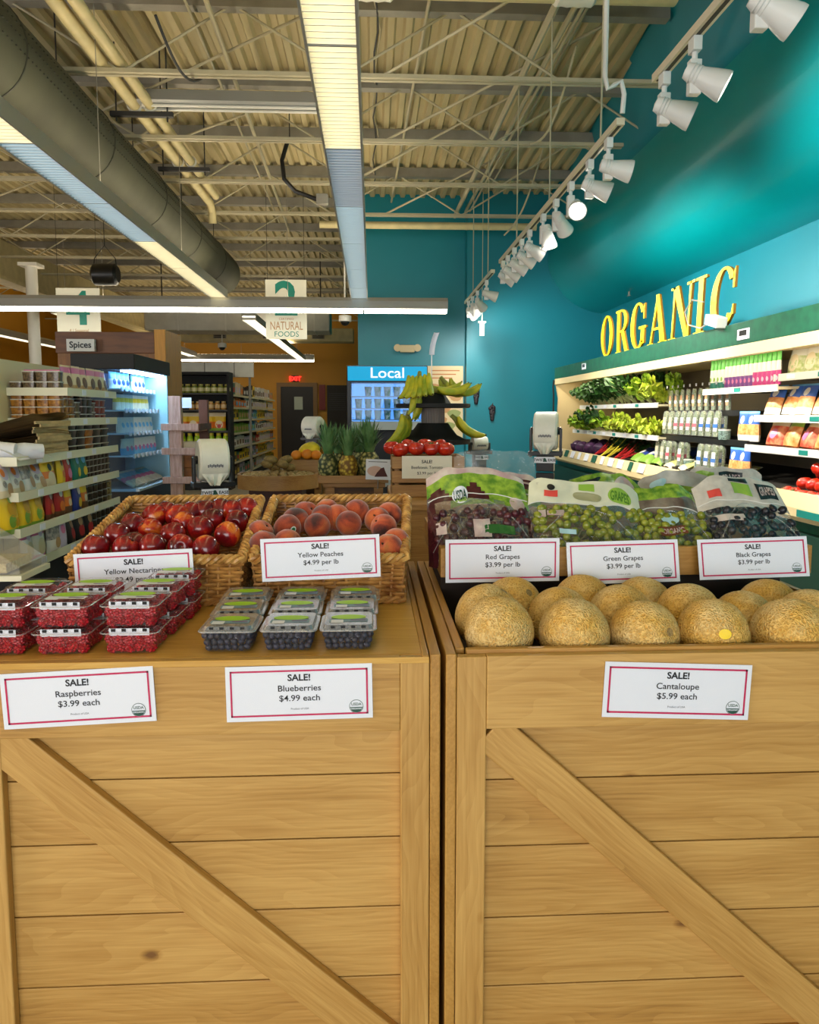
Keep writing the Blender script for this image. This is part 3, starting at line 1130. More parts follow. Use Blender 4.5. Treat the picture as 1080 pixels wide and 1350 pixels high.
def berry_box(kind):
    w, d, h = (0.110, 0.114, 0.040)
    red = kind == 'raspberry'
    t = thing('raspberry_box' if red else 'blueberry_box', 'x', 'berry box', group='raspberry clamshells' if red else 'blueberry clamshells')
    m = MB()
    b0, b1 = (0.80, 0.95)
    loft(m, [[(x, y, 0.001) for x, y in rrect(w * b0, d * b0, 0.012)], [(x, y, h * 0.5) for x, y in rrect(w * 0.88, d * 0.88, 0.014)], [(x, y, h) for x, y in rrect(w * b1, d * b1, 0.014)]], cap0=True)
    m.build('container', M_clam, t, smooth=True)
    m = MB()
    loft(m, [[(x, y, h) for x, y in rrect(w, d, 0.012)], [(x, y, h + 0.0035) for x, y in rrect(w, d, 0.012)], [(x, y, h + 0.0035) for x, y in rrect(w * 0.9, d * 0.9, 0.012)], [(x, y, h + 0.011) for x, y in rrect(w * 0.85, d * 0.85, 0.012)]], cap1=True)
    lid = m.build('lid', M_clamlip if not red else M_clam, t, smooth=True)
    m = MB()
    m.tube([(x, y, h + 0.0018) for x, y in rrect(w * 1.0, d * 1.0, 0.012)], 0.0013, 5, closed=True)
    m.build('rim', M_clamlip, lid, smooth=True)
    m = MB()
    for k in range(4):
        x = (k - 1.5) * w * 0.18
        m.box(x - 0.004, x + 0.004, -d * 0.445, -d * 0.425, h + 0.004, h + 0.0095)
    m.build('vent_slot', M_blackmatte, lid)
    # label
    zl = h + 0.0116
    m = MB()
    nn = 20
    vs = [(0.035 * math.cos(2 * PI * k / nn), 0.006 + 0.017 * math.sin(2 * PI * k / nn), zl + 0.0006) for k in range(nn)]
    m.add(vs, [list(range(nn))], 0)
    m.quad((-0.038, -0.028, zl), (0.038, -0.028, zl), (0.038, -0.006, zl), (-0.038, -0.006, zl), 1 if red else 3)
    m.quad((-0.034, -0.034, zl), (-0.010, -0.034, zl), (-0.010, -0.014, zl + 0.0003), (-0.034, -0.014, zl + 0.0003), 1)
    m.quad((0.004, -0.020, zl + 0.0003), (0.034, -0.020, zl + 0.0003), (0.034, -0.014, zl + 0.0003), (0.004, -0.014, zl + 0.0003), 2)
    if red:
        m.quad((-0.038, -d * 0.428, h - 0.004), (0.038, -d * 0.428, h - 0.004), (0.038, -d * 0.432, h + 0.010), (-0.038, -d * 0.432, h + 0.010), 1)
    m.build('lid_label', [M_lblgreen, M_lblwhite, M_lblpurple, mat('label_blue', (120, 150, 170), 0.5)], lid)
    rng = random.Random(3)
    spots = []
    if red:
        for layer, n in ((0, 5), (1, 5)):
            z = 0.011 + layer * 0.0165
            for i in range(n):
                for j in range(n):
                    if layer == 0 and 0 < i < n - 1 and 0 < j < n - 1:
                        continue
                    s = 0.80 + 0.07 * layer
                    spots.append(((-w / 2 * s + 0.010 + (w * s - 0.02) * i / (n - 1) + rng.uniform(-.002, .002), -d / 2 * s + 0.010 + (d * s - 0.02) * j / (n - 1) + rng.uniform(-.002, .002), z + rng.uniform(-.002, .003)), (rng.uniform(0, 6), rng.uniform(0, 6), rng.uniform(0, 6))))
        child_copies('raspberry', 'rasp', rasp_mesh, M_rasp, t, spots)
    else:
        for layer, n in ((0, 7), (1, 7), (2, 8)):
            z = 0.0075 + layer * 0.0118
            for i in range(n):
                for j in range(n):
                    edge = i in (0, n - 1) or j == 0
                    if not edge and layer < 2:
                        continue
                    if layer == 2 and not edge and (i + j) % 2:
                        continue
                    s = 0.80 + 0.05 * layer
                    spots.append(((-w / 2 * s + 0.007 + (w * s - 0.014) * i / (n - 1) + rng.uniform(-.001, .001), -d / 2 * s + 0.007 + (d * s - 0.014) * j / (n - 1) + rng.uniform(-.001, .001), z + rng.uniform(-.0015, .0015)), (rng.uniform(0, 6), rng.uniform(0, 6), rng.uniform(0, 6))))
        child_copies('blueberry', 'blue', blue_mesh, M_blue, t, spots)
    return t


rk = Kind(lambda: berry_box('raspberry'))
ZB = ZT + 0.0005
rows = ['front', 'second', 'third']
cols = ['left', 'middle', 'right']
RX = [at(p, 840, 1.47).x for p in (3, 87, 176)]
for r in range(3):
    for c in range(3):
        if r == 2 and c < 2:
            continue
        for lay in range(2):
            x = RX[c] + 0.012 * r * (0.7 if c == 2 else 0.4) + 0.002 * lay
            y = 1.437 + 0.057 + r * 0.119
            rk.place((x, y, ZB + lay * 0.0525), random.uniform(-.03, .03), '%s clear box of red raspberries, %s column, %s row' % ('upper' if lay else 'lower', cols[c], rows[r]))
bk = Kind(lambda: berry_box('blueberry'))
for r in range(3):
    for c in range(3):
        y = 1.437 + 0.057 + r * 0.119
        p = [at(q, 850, 1.49).x for q in (306, 384, 460)]
        bk.place((p[c] - 0.004 * r * (1 - c), y, ZB), random.uniform(-.025, .025), 'clear box of dark blueberries, %s column, %s row' % (cols[c], rows[r]))

# ================================================================== wicker baskets
M_wick = mat('wicker_honey', (196, 142, 74), 0.42, c2=(122, 72, 28), scale=26, lo=0.3, hi=0.6)
M_wickrim = mat('wicker_rim', (216, 168, 94), 0.4, c2=(156, 104, 46), scale=30)


def basket(label, x0f, x1f, x0b, x1b, yf, yb, hf, hb):
    base = Vector(((x0f + x1f) / 2, (yf + yb) / 2, ZB))
    t = thing('wicker_basket', label, 'basket', base, group='wicker fruit baskets')
    flare = 0.016

    def corner(k, z):
        """rectangle corner k at height z: walls flare outwards; front low, back high"""
        f = z / hb
        e = (f - 1) * flare
        return [Vector((x0f - e * 1, yf - e, z)), Vector((x1f + e, yf - e, z)), Vector((x1b + e, yb + e, z)), Vector((x0b - e, yb + e, z))][k]

    def ztop(y):
        u = min(1, max(0, (y - yf) / (yb - yf)))
        return hf + (hb - hf) * u
    # rows of weaving: full rings below the front rim, open runs (sides + back) above
    stp = 0.0085
    rows_ = int(hb / 0.0098)
    mw = MB()
    for ri in range(rows_):
        z = 0.012 + ri * 0.0098
        seq = [0, 1, 2, 3, 0]
        pts = []
        s = 0.0
        C = [corner(k, z) for k in range(4)]
        runs = []
        cur = []
        for k in range(4):
            a, b = C[k], C[(k + 1) % 4]
            Ln = (b - a).length
            nrm = Vector(((b - a).y, -(b - a).x, 0)).normalized()
            n = int(Ln / stp)
            for q in range(n):
                p = a.lerp(b, q / n)
                s += stp
                if z <= ztop(p.y) - 0.006:
                    off = 0.0042 * math.sin(PI * s / 0.026 + ri * PI)
                    cur.append(p + nrm * off + Vector((0, 0, 0.001 * math.sin(s * 40 + ri))) - Vector((base.x, base.y, 0)))
                elif cur:
                    runs.append(cur)
                    cur = []
        if cur:
            if runs and z > hf:
                pass
            runs.append(cur)
        full = z <= hf - 0.006
        for run in runs:
            if len(run) > 2:
                mw.tube(run, 0.0047, 5, closed=full, caps=False)
    # z > hf: the run may be split at the first corner; both pieces are woven in place
    mw.build('woven_wall', M_wick, t, smooth=True)
    # braided rim
    C = [corner(0, hf), corner(1, hf), corner(2, hb), corner(3, hb)]
    mr = MB()
    per = []
    for k in range(4):
        a, b = C[k], C[(k + 1) % 4]
        n = max(8, int((b - a).length / 0.006))
        per += [(a.lerp(b, q / n), k) for q in range(n)]
    for strand in range(3):
        pts = []
        for i, (p, k) in enumerate(per):
            ang = 2 * PI * (i / 9.0 + strand / 3.0)
            a, b = C[k], C[(k + 1) % 4]
            d = (b - a).normalized()
            nrm = Vector((d.y, -d.x, 0)).normalized()
            u = nrm.cross(d)
            pts.append(p + nrm * 0.0085 * math.cos(ang) + u * 0.0075 * math.sin(ang) - Vector((base.x, base.y, 0)))
        mr.tube(pts, 0.0062, 6, closed=True)
    mr.build('braided_rim', M_wickrim, t, smooth=True)
    ms = MB()
    for strand in range(2):
        pts = []
        Cb = [corner(k, 0.006) for k in range(4)]
        i = 0
        for k in range(4):
            a, b = Cb[k], Cb[(k + 1) % 4]
            n = int((b - a).length / 0.007)
            d = (b - a).normalized()
            nrm = Vector((d.y, -d.x, 0)).normalized()
            for q in range(n):
                ang = 2 * PI * (i / 7.0) + strand * PI
                i += 1
                pts.append(a.lerp(b, q / n) + nrm * (0.003 + 0.005 * math.cos(ang)) + Vector((0, 0, 0.002 + 0.005 * math.sin(ang))) - Vector((base.x, base.y, 0)))
        ms.tube(pts, 0.006, 6, closed=True)
    ms.build('foot_braid', M_wick, t, smooth=True)
    mb = MB()
    P = [corner(k, 0.012) for k in range(4)]
    mb.add([(p.x - base.x, p.y - base.y, zz) for zz in (0.004, 0.012) for p in P], [(0, 3, 2, 1), (4, 5, 6, 7), (0, 1, 5, 4), (1, 2, 6, 5), (2, 3, 7, 6), (3, 0, 4, 7)])
    # thin inner lining of upright stakes
    o = mb.build('woven_base', M_wick, t)
    mk = MB()
    for k in range(4):
        a0, b0 = corner(k, 0.01), corner((k + 1) % 4, 0.01)
        n = int((b0 - a0).length / 0.026)
        for q in range(n + 1):
            f = q / n
            p0 = a0.lerp(b0, f)
            zt = [hf, hf + (hb - hf) * f, hb, hb + (hf - hb) * f][k]
            p1 = corner(k, zt).lerp(corner((k + 1) % 4, zt), f)
            mk.tube([p0 - Vector((base.x, base.y, 0)), p1 - Vector((base.x, base.y, 0))], 0.0036, 5)
    mk.build('upright_stakes', M_wick, t, smooth=True)
    return t


YBF, YBB = 1.80, 2.22
xa, xb = at(84, 740, YBF).x, at(322, 738, YBF).x
xc, xd = at(173, 657, YBB).x, at(344, 657, YBB).x
hF = at(430, 737, YBF).z - ZB
hB = at(430, 657, YBB).z - ZB
basket('left wicker basket full of red nectarines', xa, xb, xc, xd, YBF, YBB, hF, hB)
xa2, xb2 = at(328, 738, YBF).x, at(538, 738, YBF).x
xc2, xd2 = at(362, 656, YBB).x, at(537, 656, YBB).x
basket('right wicker basket full of fuzzy peaches', xa2, xb2, xc2, xd2, YBF, YBB, hF, hB)

# ================================================================== stone fruit
def fruit_mat(name, cols, rough, scale, coat=0.0, sheen=0.0, spec=0.5):
    m = bpy.data.materials.new(name)
    m.use_nodes = True
    N, L = nt(m)
    b = N['Principled BSDF']
    b.inputs['Roughness'].default_value = rough
    b.inputs['Coat Weight'].default_value = coat
    b.inputs['Sheen Weight'].default_value = sheen
    b.inputs['Specular IOR Level'].default_value = spec
    tc = N.new('ShaderNodeTexCoord')
    oi = N.new('ShaderNodeObjectInfo')
    vm = N.new('ShaderNodeVectorMath')
    vm.operation = 'SCALE'
    vm.inputs[0].default_value = (13, 17, 11)
    L.new(oi.outputs['Random'], vm.inputs['Scale'])
    ad = N.new('ShaderNodeVectorMath')
    L.new(tc.outputs['Object'], ad.inputs[0])
    L.new(vm.outputs[0], ad.inputs[1])
    n1 = N.new('ShaderNodeTexNoise')
    n1.inputs['Scale'].default_value = scale
    n1.inputs['Detail'].default_value = 3
    n1.inputs['Distortion'].default_value = 0.6
    n2 = N.new('ShaderNodeTexNoise')
    n2.inputs['Scale'].default_value = 420
    L.new(ad.outputs[0], n1.inputs[0])
    L.new(ad.outputs[0], n2.inputs[0])
    mm = N.new('ShaderNodeMath')
    mm.operation = 'MULTIPLY_ADD'
    L.new(n2.outputs['Fac'], mm.inputs[0])
    mm.inputs[1].default_value = 0.14
    L.new(n1.outputs['Fac'], mm.inputs[2])
    r = N.new('ShaderNodeValToRGB')
    e = r.color_ramp.elements
    e[0].position, e[0].color = cols[0][0], lin(cols[0][1])
    e[1].position, e[1].color = cols[-1][0], lin(cols[-1][1])
    for p, c in cols[1:-1]:
        x = e.new(p)
        x.color = lin(c)
    L.new(mm.outputs[0], r.inputs[0])
    L.new(r.outputs[0], b.inputs['Base Color'])
    MC[name] = m
    return m


M_nect = fruit_mat('nectarine_skin', [(0.38, (70, 8, 18)), (0.55, (126, 14, 22)), (0.68, (178, 32, 22)), (0.80, (226, 130, 44))], 0.22, 17, coat=0.25)
M_peach = fruit_mat('peach_skin', [(0.36, (74, 44, 40)), (0.47, (134, 58, 44)), (0.58, (190, 84, 50)), (0.69, (212, 112, 62)), (0.80, (150, 120, 66))], 0.85, 15, sheen=0.5, spec=0.2)
M_stem = mat('fruit_stem_brown', (70, 46, 26), 0.7)
M_sticker = mat('fruit_sticker', (232, 236, 226), 0.4)
M_stickgreen = mat('sticker_green', (40, 110, 70), 0.4)


def drupe(R, rz):
    def fn(d, q):
        # cleft along one meridian, dimple at the stem
        ph = math.atan2(d.y, d.x)
        cl = math.exp(-(ph / 0.22) ** 2) * math.sqrt(max(0, 1 - d.z ** 2))
        q = q * (1 - 0.05 * cl)
        dim = math.exp(-((1 - d.z) / 0.035))
        q.z -= R * 0.26 * dim
        tip = math.exp(-((1 + d.z) / 0.02))
        q.z -= R * 0.06 * tip
        return q
    return MB().ball((0, 0, 0), (R, R, R * rz), 28, 18, fn=fn)


def nectarine():
    t = thing('nectarine', 'x', 'nectarine', group='red nectarines in the left basket')
    drupe(0.0335, 1.02).build('flesh_skin', M_nect, t, smooth=True)
    MB().cyl((0, 0, 0.024), (0.001, 0, 0.030), 0.0022, 6).build('stem', M_stem, t)
    return t


def peach():
    t = thing('peach', 'x', 'peach', group='fuzzy peaches in the right basket')
    drupe(0.0345, 0.97).build('fuzzy_skin', M_peach, t, smooth=True)
    MB().cyl((0, 0, 0.024), (0.001, 0, 0.029), 0.0024, 6).build('stem', M_stem, t)
    return t


def sticker(parent, R, d, w=0.011, cc=None):
    d = Vector(d).normalized()
    q = d.to_track_quat('Z', 'Y').to_matrix()
    m = MB()
    nn = 16
    for rad, mi, dz in ((w, 0, 0.0006), (w * 0.6, 1, 0.0010)):
        vs = []
        for k in range(nn):
            x, y = rad * math.cos(2 * PI * k / nn), rad * 0.8 * math.sin(2 * PI * k / nn)
            p = d * R + q @ Vector((x, y, 0))
            vs.append(p.normalized() * (R + dz))
        m.add(vs, [list(range(nn))], mi)
    return m.build('sticker', [M_sticker, cc or M_stickgreen], parent)


nk, pk = Kind(nectarine), Kind(peach)
NP = [(185, 328), (298, 262), (345, 330), (385, 312), (482, 322), (632, 322), (766, 332), (880, 258), (592, 258), (735, 228), (472, 232), (378, 208), (930, 190), (650, 200), (800, 182), (497, 162), (556, 142), (692, 148), (846, 130), (982, 122), (620, 166), (760, 140), (905, 135)]
NL = ['low at the front left corner behind the sign', 'biggest at the left front with a dark face', 'peeking over the sign left of its middle', 'low between two larger ones above the sign', 'peeking over the middle of the sign', 'peeking over the right part of the sign', 'at the front right corner beside the sign', 'large and streaked near the right wall of the basket', 'orange-red with a small white sticker in the middle', 'large and glossy right of the stickered one', 'large and dark left of the stickered one', 'small and half hidden behind the big left one', 'dark and half hidden near the right wall', 'small dark one behind the stickered one', 'right of centre in the second row', 'bright red in the back row on the left', 'dark in the back row beside the left one', 'bright red in the middle of the back row', 'topmost at the back right', 'at the far back right corner', 'dark and half hidden in the back middle', 'half hidden between two back row ones', 'half hidden at the back right']
rng = random.Random(11)
for i, (zx, zy) in enumerate(NP):
    px, py = 80 + zx * 0.25, 640 + zy * 0.25
    Y = 1.865 + 0.28 * (332 - zy) / 210.0
    p = at(px, py, Y)
    o = nk.place(p, (rng.uniform(-1.9, 1.9), rng.uniform(-0.9, 0.9), rng.uniform(0, 6)), 'red nectarine ' + NL[i], scale=rng.uniform(0.94, 1.06))
    if i == 8:
        sticker(o, 0.0335, o.rotation_euler.to_matrix().inverted() @ Vector((-0.45, -0.85, -0.35)), 0.006)
PP = [(180, 262), (328, 232), (374, 190), (492, 222), (548, 142), (530, 180), (664, 208), (708, 148), (822, 190), (885, 160), (856, 228), (925, 310), (882, 342), (430, 160), (600, 175), (200, 330), (330, 320)]
PL = ['at the left front corner', 'with a white sticker near the left front', 'behind the stickered one', 'dark olive at the front centre', 'at the back centre against the wicker', 'olive, second row from the back near the centre', 'round and orange right of centre above the sign', 'topmost, against the back wall', 'brownish, half hidden at the right back', 'dark at the back right corner', 'orange at the front right above the sign', 'red at the right wall under the orange one', 'dark, low at the right of the sign', 'small and dark in the back left', 'half hidden between the centre ones', 'low behind the left end of the sign', 'low behind the left part of the sign']
for i, (zx, zy) in enumerate(PP):
    px, py = 300 + zx * 0.2407, 640 + zy * 0.2407
    Y = 1.875 + 0.28 * (345 - zy) / 210.0
    p = at(px, py, min(Y, 2.165))
    o = pk.place(p, (rng.uniform(-1.2, 1.2), rng.uniform(-1.2, 1.2), rng.uniform(0, 6)), 'fuzzy peach ' + PL[i], scale=rng.uniform(1.02, 1.13))
    if i == 1:
        sticker(o, 0.0345, o.rotation_euler.to_matrix().inverted() @ Vector((0.5, -0.85, 0.0)), 0.009)

# ================================================================== cantaloupes
def melon_mat():
    m = bpy.data.materials.new('cantaloupe_rind')
    m.use_nodes = True
    N, L = nt(m)
    b = N['Principled BSDF']
    b.inputs['Roughness'].default_value = 0.75
    tc = N.new('ShaderNodeTexCoord')
    oi = N.new('ShaderNodeObjectInfo')
    vm = N.new('ShaderNodeVectorMath')
    vm.operation = 'SCALE'
    vm.inputs[0].default_value = (5, 3, 7)
    L.new(oi.outputs['Random'], vm.inputs['Scale'])
    ad = N.new('ShaderNodeVectorMath')
    L.new(tc.outputs['Object'], ad.inputs[0])
    L.new(vm.outputs[0], ad.inputs[1])
    nw = N.new('ShaderNodeTexNoise')
    nw.inputs['Scale'].default_value = 70
    nw.inputs['Detail'].default_value = 2
    L.new(ad.outputs[0], nw.inputs[0])
    s2 = N.new('ShaderNodeVectorMath')
    s2.operation = 'SCALE'
    s2.inputs['Scale'].default_value = 0.012
    L.new(nw.outputs['Color'], s2.inputs[0])
    a2 = N.new('ShaderNodeVectorMath')
    L.new(ad.outputs[0], a2.inputs[0])
    L.new(s2.outputs[0], a2.inputs[1])
    vo = N.new('ShaderNodeTexVoronoi')
    vo.feature = 'DISTANCE_TO_EDGE'
    vo.inputs['Scale'].default_value = 150
    L.new(a2.outputs[0], vo.inputs[0])
    r = N.new('ShaderNodeValToRGB')
    e = r.color_ramp.elements
    e[0].position, e[0].color = 0.05, lin((242, 216, 160))
    e[1].position, e[1].color = 0.36, lin((214, 174, 104))
    L.new(vo.outputs['Distance'], r.inputs[0])
    nb = N.new('ShaderNodeTexNoise')
    nb.inputs['Scale'].default_value = 16
    L.new(ad.outputs[0], nb.inputs[0])
    r2 = N.new('ShaderNodeValToRGB')
    r2.color_ramp.elements[0].position, r2.color_ramp.elements[0].color = 0.35, lin((255, 226, 150))
    r2.color_ramp.elements[1].position, r2.color_ramp.elements[1].color = 0.65, lin((255, 246, 226))
    L.new(nb.outputs['Fac'], r2.inputs[0])
    mx = N.new('ShaderNodeMix')
    mx.data_type = 'RGBA'
    mx.blend_type = 'MULTIPLY'
    mx.inputs[0].default_value = 1.0
    L.new(r.outputs[0], mx.inputs[6])
    L.new(r2.outputs[0], mx.inputs[7])
    L.new(mx.outputs[2], b.inputs['Base Color'])
    mr = N.new('ShaderNodeMapRange')
    mr.inputs['From Max'].default_value = 0.3
    mr.inputs['To Min'].default_value = 1
    mr.inputs['To Max'].default_value = 0
    L.new(vo.outputs['Distance'], mr.inputs[0])
    bp = N.new('ShaderNodeBump')
    bp.inputs['Strength'].default_value = 0.9
    bp.inputs['Distance'].default_value = 0.003
    L.new(mr.outputs[0], bp.inputs['Height'])
    L.new(bp.outputs[0], b.inputs['Normal'])
    return m


M_melon = melon_mat()


def cantaloupe():
    t = thing('cantaloupe', 'x', 'cantaloupe', group='cantaloupes in the right bin')

    def fn(d, q):
        dim = math.exp(-((1 - d.z) / 0.012))
        q.z -= 0.006 * dim
        n = mnoise.noise(d * 1.7 + Vector((3, 1, 2)))
        return q * (1 + 0.018 * n)
    MB().ball((0, 0, 0), (0.0715, 0.0715, 0.074), 40, 28, fn=fn).build('netted_rind', M_melon, t, smooth=True)
    m = MB()
    m.lathe([(0.0095, 0.0685), (0.0085, 0.0705), (0.005, 0.0700), (0.0, 0.0690)], 14, cap=False)
    m.build('stem_scar', mat('stem_scar_tan', (186, 150, 92), 0.8, var=0.3, scale=300), t, smooth=True)
    return t


ck = Kind(cantaloupe)
CP = [(658, 833, 1.520, 1.0, 'leftmost of the front row behind the rim'), (757, 836, 1.520, 1.02, 'second from the left in the front row'), (849, 836, 1.520, 0.98, 'third in the front row with a faint pink top'), (940, 836, 1.520, 1.02, 'in the front row with a yellow sticker'), (1042, 838, 1.520, 1.10, 'squat one at the right end of the front row'),
      (642, 812, 1.645, 0.98, 'at the left of the second row, leaning on the bin side'), (738, 816, 1.645, 0.98, 'with yellow net in the second row behind the second front one'), (818, 812, 1.650, 1.0, 'in the second row, left of the one with a white tag'), (908, 813, 1.650, 1.03, 'with a rough scar in the second row behind the stickered one'), (980, 818, 1.655, 0.95, 'smooth yellow one in the second row right of the stickered one'), (1066, 818, 1.650, 1.0, 'at the far right of the second row'),
      (675, 800, 1.775, 1.0, 'in the back row under the red grapes sign'), (768, 797, 1.775, 1.0, 'in the back row between the red and green grapes signs'), (847, 800, 1.775, 1.0, 'with a small white tag in the back row'), (1012, 802, 1.775, 1.0, 'in the back row under the black grapes sign')]
rng = random.Random(5)
for i, (px, py, Y, s, l) in enumerate(CP):
    p = at(px, py, Y)
    tilt = [(-0.55, 0.1), (-0.5, 0.1), (1.2, 0.6), (-0.35, 0.1), (1.4, 0.9), (0.3, 0.5), (-0.5, -0.2), (1.5, 0.2), (-0.4, 0.2), (1.3, 1), (1.2, 0.4), (0.4, 0.8), (-0.3, 0.1), (-0.3, 0.3), (1.0, 0.9)][i]
    o = ck.place(p, (tilt[0], tilt[1], rng.uniform(-0.5, 0.5)), 'netted cantaloupe ' + l, scale=s)
    inv = o.rotation_euler.to_matrix().inverted()
    if i == 3:
        sticker(o, 0.0735, inv @ Vector((-0.10, -0.88, 0.26)), 0.0125, mat('sticker_yellow', (250, 214, 20), 0.35)).data.materials[0] = mat('sticker_yellow', (250, 214, 20), 0.35)
        sticker(o, 0.0735, inv @ Vector((-0.26, -0.93, -0.05)), 0.007, M_sticker)
        sticker(o, 0.0735, inv @ Vector((-0.18, -0.93, -0.27)), 0.008, mat('sticker_grey', (70, 72, 76), 0.35))
    if i == 13:
        sticker(o, 0.0735, inv @ Vector((0.35, -0.8, 0.35)), 0.008, M_sticker)

# ================================================================== grape tray and bags
GX0, GX1, GY0, GY1, GZ0, GZ1 = at(590, 720, 1.875).x, at(1064, 700, 1.875).x, 1.875, 2.46, 0.988, 1.062
t = thing('grape_tray', 'low wooden tray of bagged grapes behind the cantaloupes', 'tray', ((GX0 + GX1) / 2, (GY0 + GY1) / 2, GZ0))
hx, hy = (GX1 - GX0) / 2, (GY1 - GY0) / 2
def tboard(nm, a, b, w, thick):
    o = board(nm, t, Vector(a), Vector(b), w, thick, M_woodedge, base=Vector((0, 0, 0)))
zc = (GZ1 - GZ0) / 2
tboard('front_board', (-hx, -hy, zc), (hx, -hy, zc), GZ1 - GZ0, 0.016)
tboard('back_board', (-hx, hy - 0.016, zc), (hx, hy - 0.016, zc), GZ1 - GZ0, 0.016)
for s in (-1, 1):
    m = MB()
    m.box(-hy, hy, -0.008, 0.008, -zc, zc)
    o = m.build('side_board', M_woodedge, t, bevel=0.002)
    o.rotation_euler = (0, 0, PI / 2)
    o.location = (s * (hx + 0.009), 0, zc)
MB().box(-hx, hx, -hy + 0.017, hy - 0.017, 0.001, 0.010).build('tray_floor', M_bindark2, t)

M_bag = clear('clear_grape_bag', gloss=0.15, haze=0.012, rough=0.08, bump=0.7, bscale=22)
M_bagback = clear('clear_bag_back', gloss=0.2, haze=0.10, rough=0.2)
M_pmaroon = mat('bag_print_maroon', (78, 28, 34), 0.25, c2=(52, 16, 24), scale=30)
M_pleaf = mat('bag_print_leaf', (156, 186, 62), 0.25, c2=(84, 128, 40), scale=46)
M_ppale = mat('bag_print_pale', (208, 196, 186), 0.3, c2=(180, 150, 150), scale=24)
M_pcream = mat('bag_header_cream', (216, 216, 190), 0.3, var=0.05, scale=20)
M_pgrey = mat('bag_header_grey', (206, 200, 190), 0.3, var=0.10, scale=40)
M_pblack = mat('bag_patch_black', (26, 26, 28), 0.35)
M_plime = mat('bag_patch_lime', (140, 178, 66), 0.35)
M_pred = mat('bag_patch_red', (214, 74, 66), 0.4)
M_ggreen = mat('green_grape_skin', (150, 152, 46), 0.22, c2=(100, 112, 24), scale=40, coat=0.2)
M_gred = mat('red_grape_skin', (84, 28, 38), 0.3, c2=(48, 16, 26), scale=40)
M_gblack = mat('black_grape_skin', (30, 28, 40), 0.35, c2=(14, 13, 20), scale=40)


def bag(label, w, h, T, lean, grape, mats, mi, loc, rot, ngr, fill=0.52, decals=None, seed=1, group='bags of grapes', handle=None):
    """zip bag: pillow front and back sheets, grapes inside, printed header, patches"""
    t = thing('grape_bag', label, 'bag of grapes', loc, rot, group)
    rng = random.Random(seed)
    off = Vector((seed * 3.1, seed * 1.7, 0))

    def thick(u, v):
        a = max(0.0, 1 - abs(2 * u - 1) ** 5)
        b = math.sin(PI * min(1.0, (v + 0.16) / 0.86)) ** 0.8 if v < 0.70 else 0.0
        b = max(b, 0.05)
        return T * 0.5 * a ** 0.5 * b

    def sheet(sgn):
        def fn(u, v):
            p = mnoise.noise(Vector((u * 5, v * 5, sgn)) + off)
            q = mnoise.noise(Vector((u * 13, v * 11, sgn * 2)) + off)
            x = (u - 0.5) * w * (1 - 0.05 * v * v)
            z = h * v + 0.010 * p * v - 0.030 * abs(2 * u - 1) ** 4 * v - 0.010 * v * (0.5 + 0.5 * math.sin(u * 7 + seed))
            y = lean * v ** 1.6 + sgn * (thick(u, v) + 0.001) + 0.011 * p * (0.3 + v) + 0.005 * q
            if sgn > 0 and v > 0.7:
                y = max(y, lean * v ** 1.6 + 0.011 * p * (0.3 + v) + 0.005 * q)
            return Vector((x, y, z))
        return fn
    fr, bk_ = sheet(-1), sheet(1)
    MB().grid(fr, 28, 28, mi).build('front_sheet', mats, t, smooth=True)
    MB().grid(bk_, 14, 14, 0).build('back_sheet', M_bagback, t, smooth=True)
    m = MB().tube([fr(0.5 + (k / 20 - 0.5) * 0.98, 0.725) + Vector((0, -0.002, 0)) for k in range(21)], 0.0014, 5)
    m.build('zip_seal', M_white, t, smooth=True)
    # stretched edge of the gusset
    m = MB().tube([fr(u, 0.02 + 0.66 * math.sin(u * PI) ** 0.6) + Vector((0, -0.0015, 0)) for u in [0.03 + 0.94 * k / 24 for k in range(25)]], 0.0009, 5)
    m.build('gusset_edge', M_clamlip, t, smooth=True)
    spots = []
    tries = 0
    r = 0.0112
    while len(spots) < ngr and tries < ngr * 90:
        tries += 1
        u, v = rng.uniform(0.06, 0.94), rng.uniform(0.03, fill)
        half = max(0, thick(u, v) - r)
        side = -1 if rng.random() < 0.88 else 1
        y = lean * v ** 1.6 + side * half * rng.uniform(0.7, 1.0)
        p = Vector(((u - 0.5) * w * 0.97, y, h * v))
        if any((p - s).length < r * 1.38 for s in spots):
            continue
        spots.append(p)
    key = 'grape' + grape.name
    child_copies('grape', key, lambda: MB().ball((0, 0, 0), (r, r, r * 1.22), 12, 8), grape, t, [(p, (rng.uniform(0, 3), rng.uniform(0, 3), 0)) for p in spots])
    m = MB()
    for k in range(7):
        a, b = spots[rng.randrange(len(spots))], spots[rng.randrange(len(spots))]
        m.tube([a, (a + b) / 2 + Vector((0, 0.01, 0.006)), b], 0.0016, 5)
    m.build('stalk', mat('grape_stalk', (120, 110, 56), 0.7), t, smooth=True)
    for d in decals or []:
        decal(t, fr, *d)
    return t


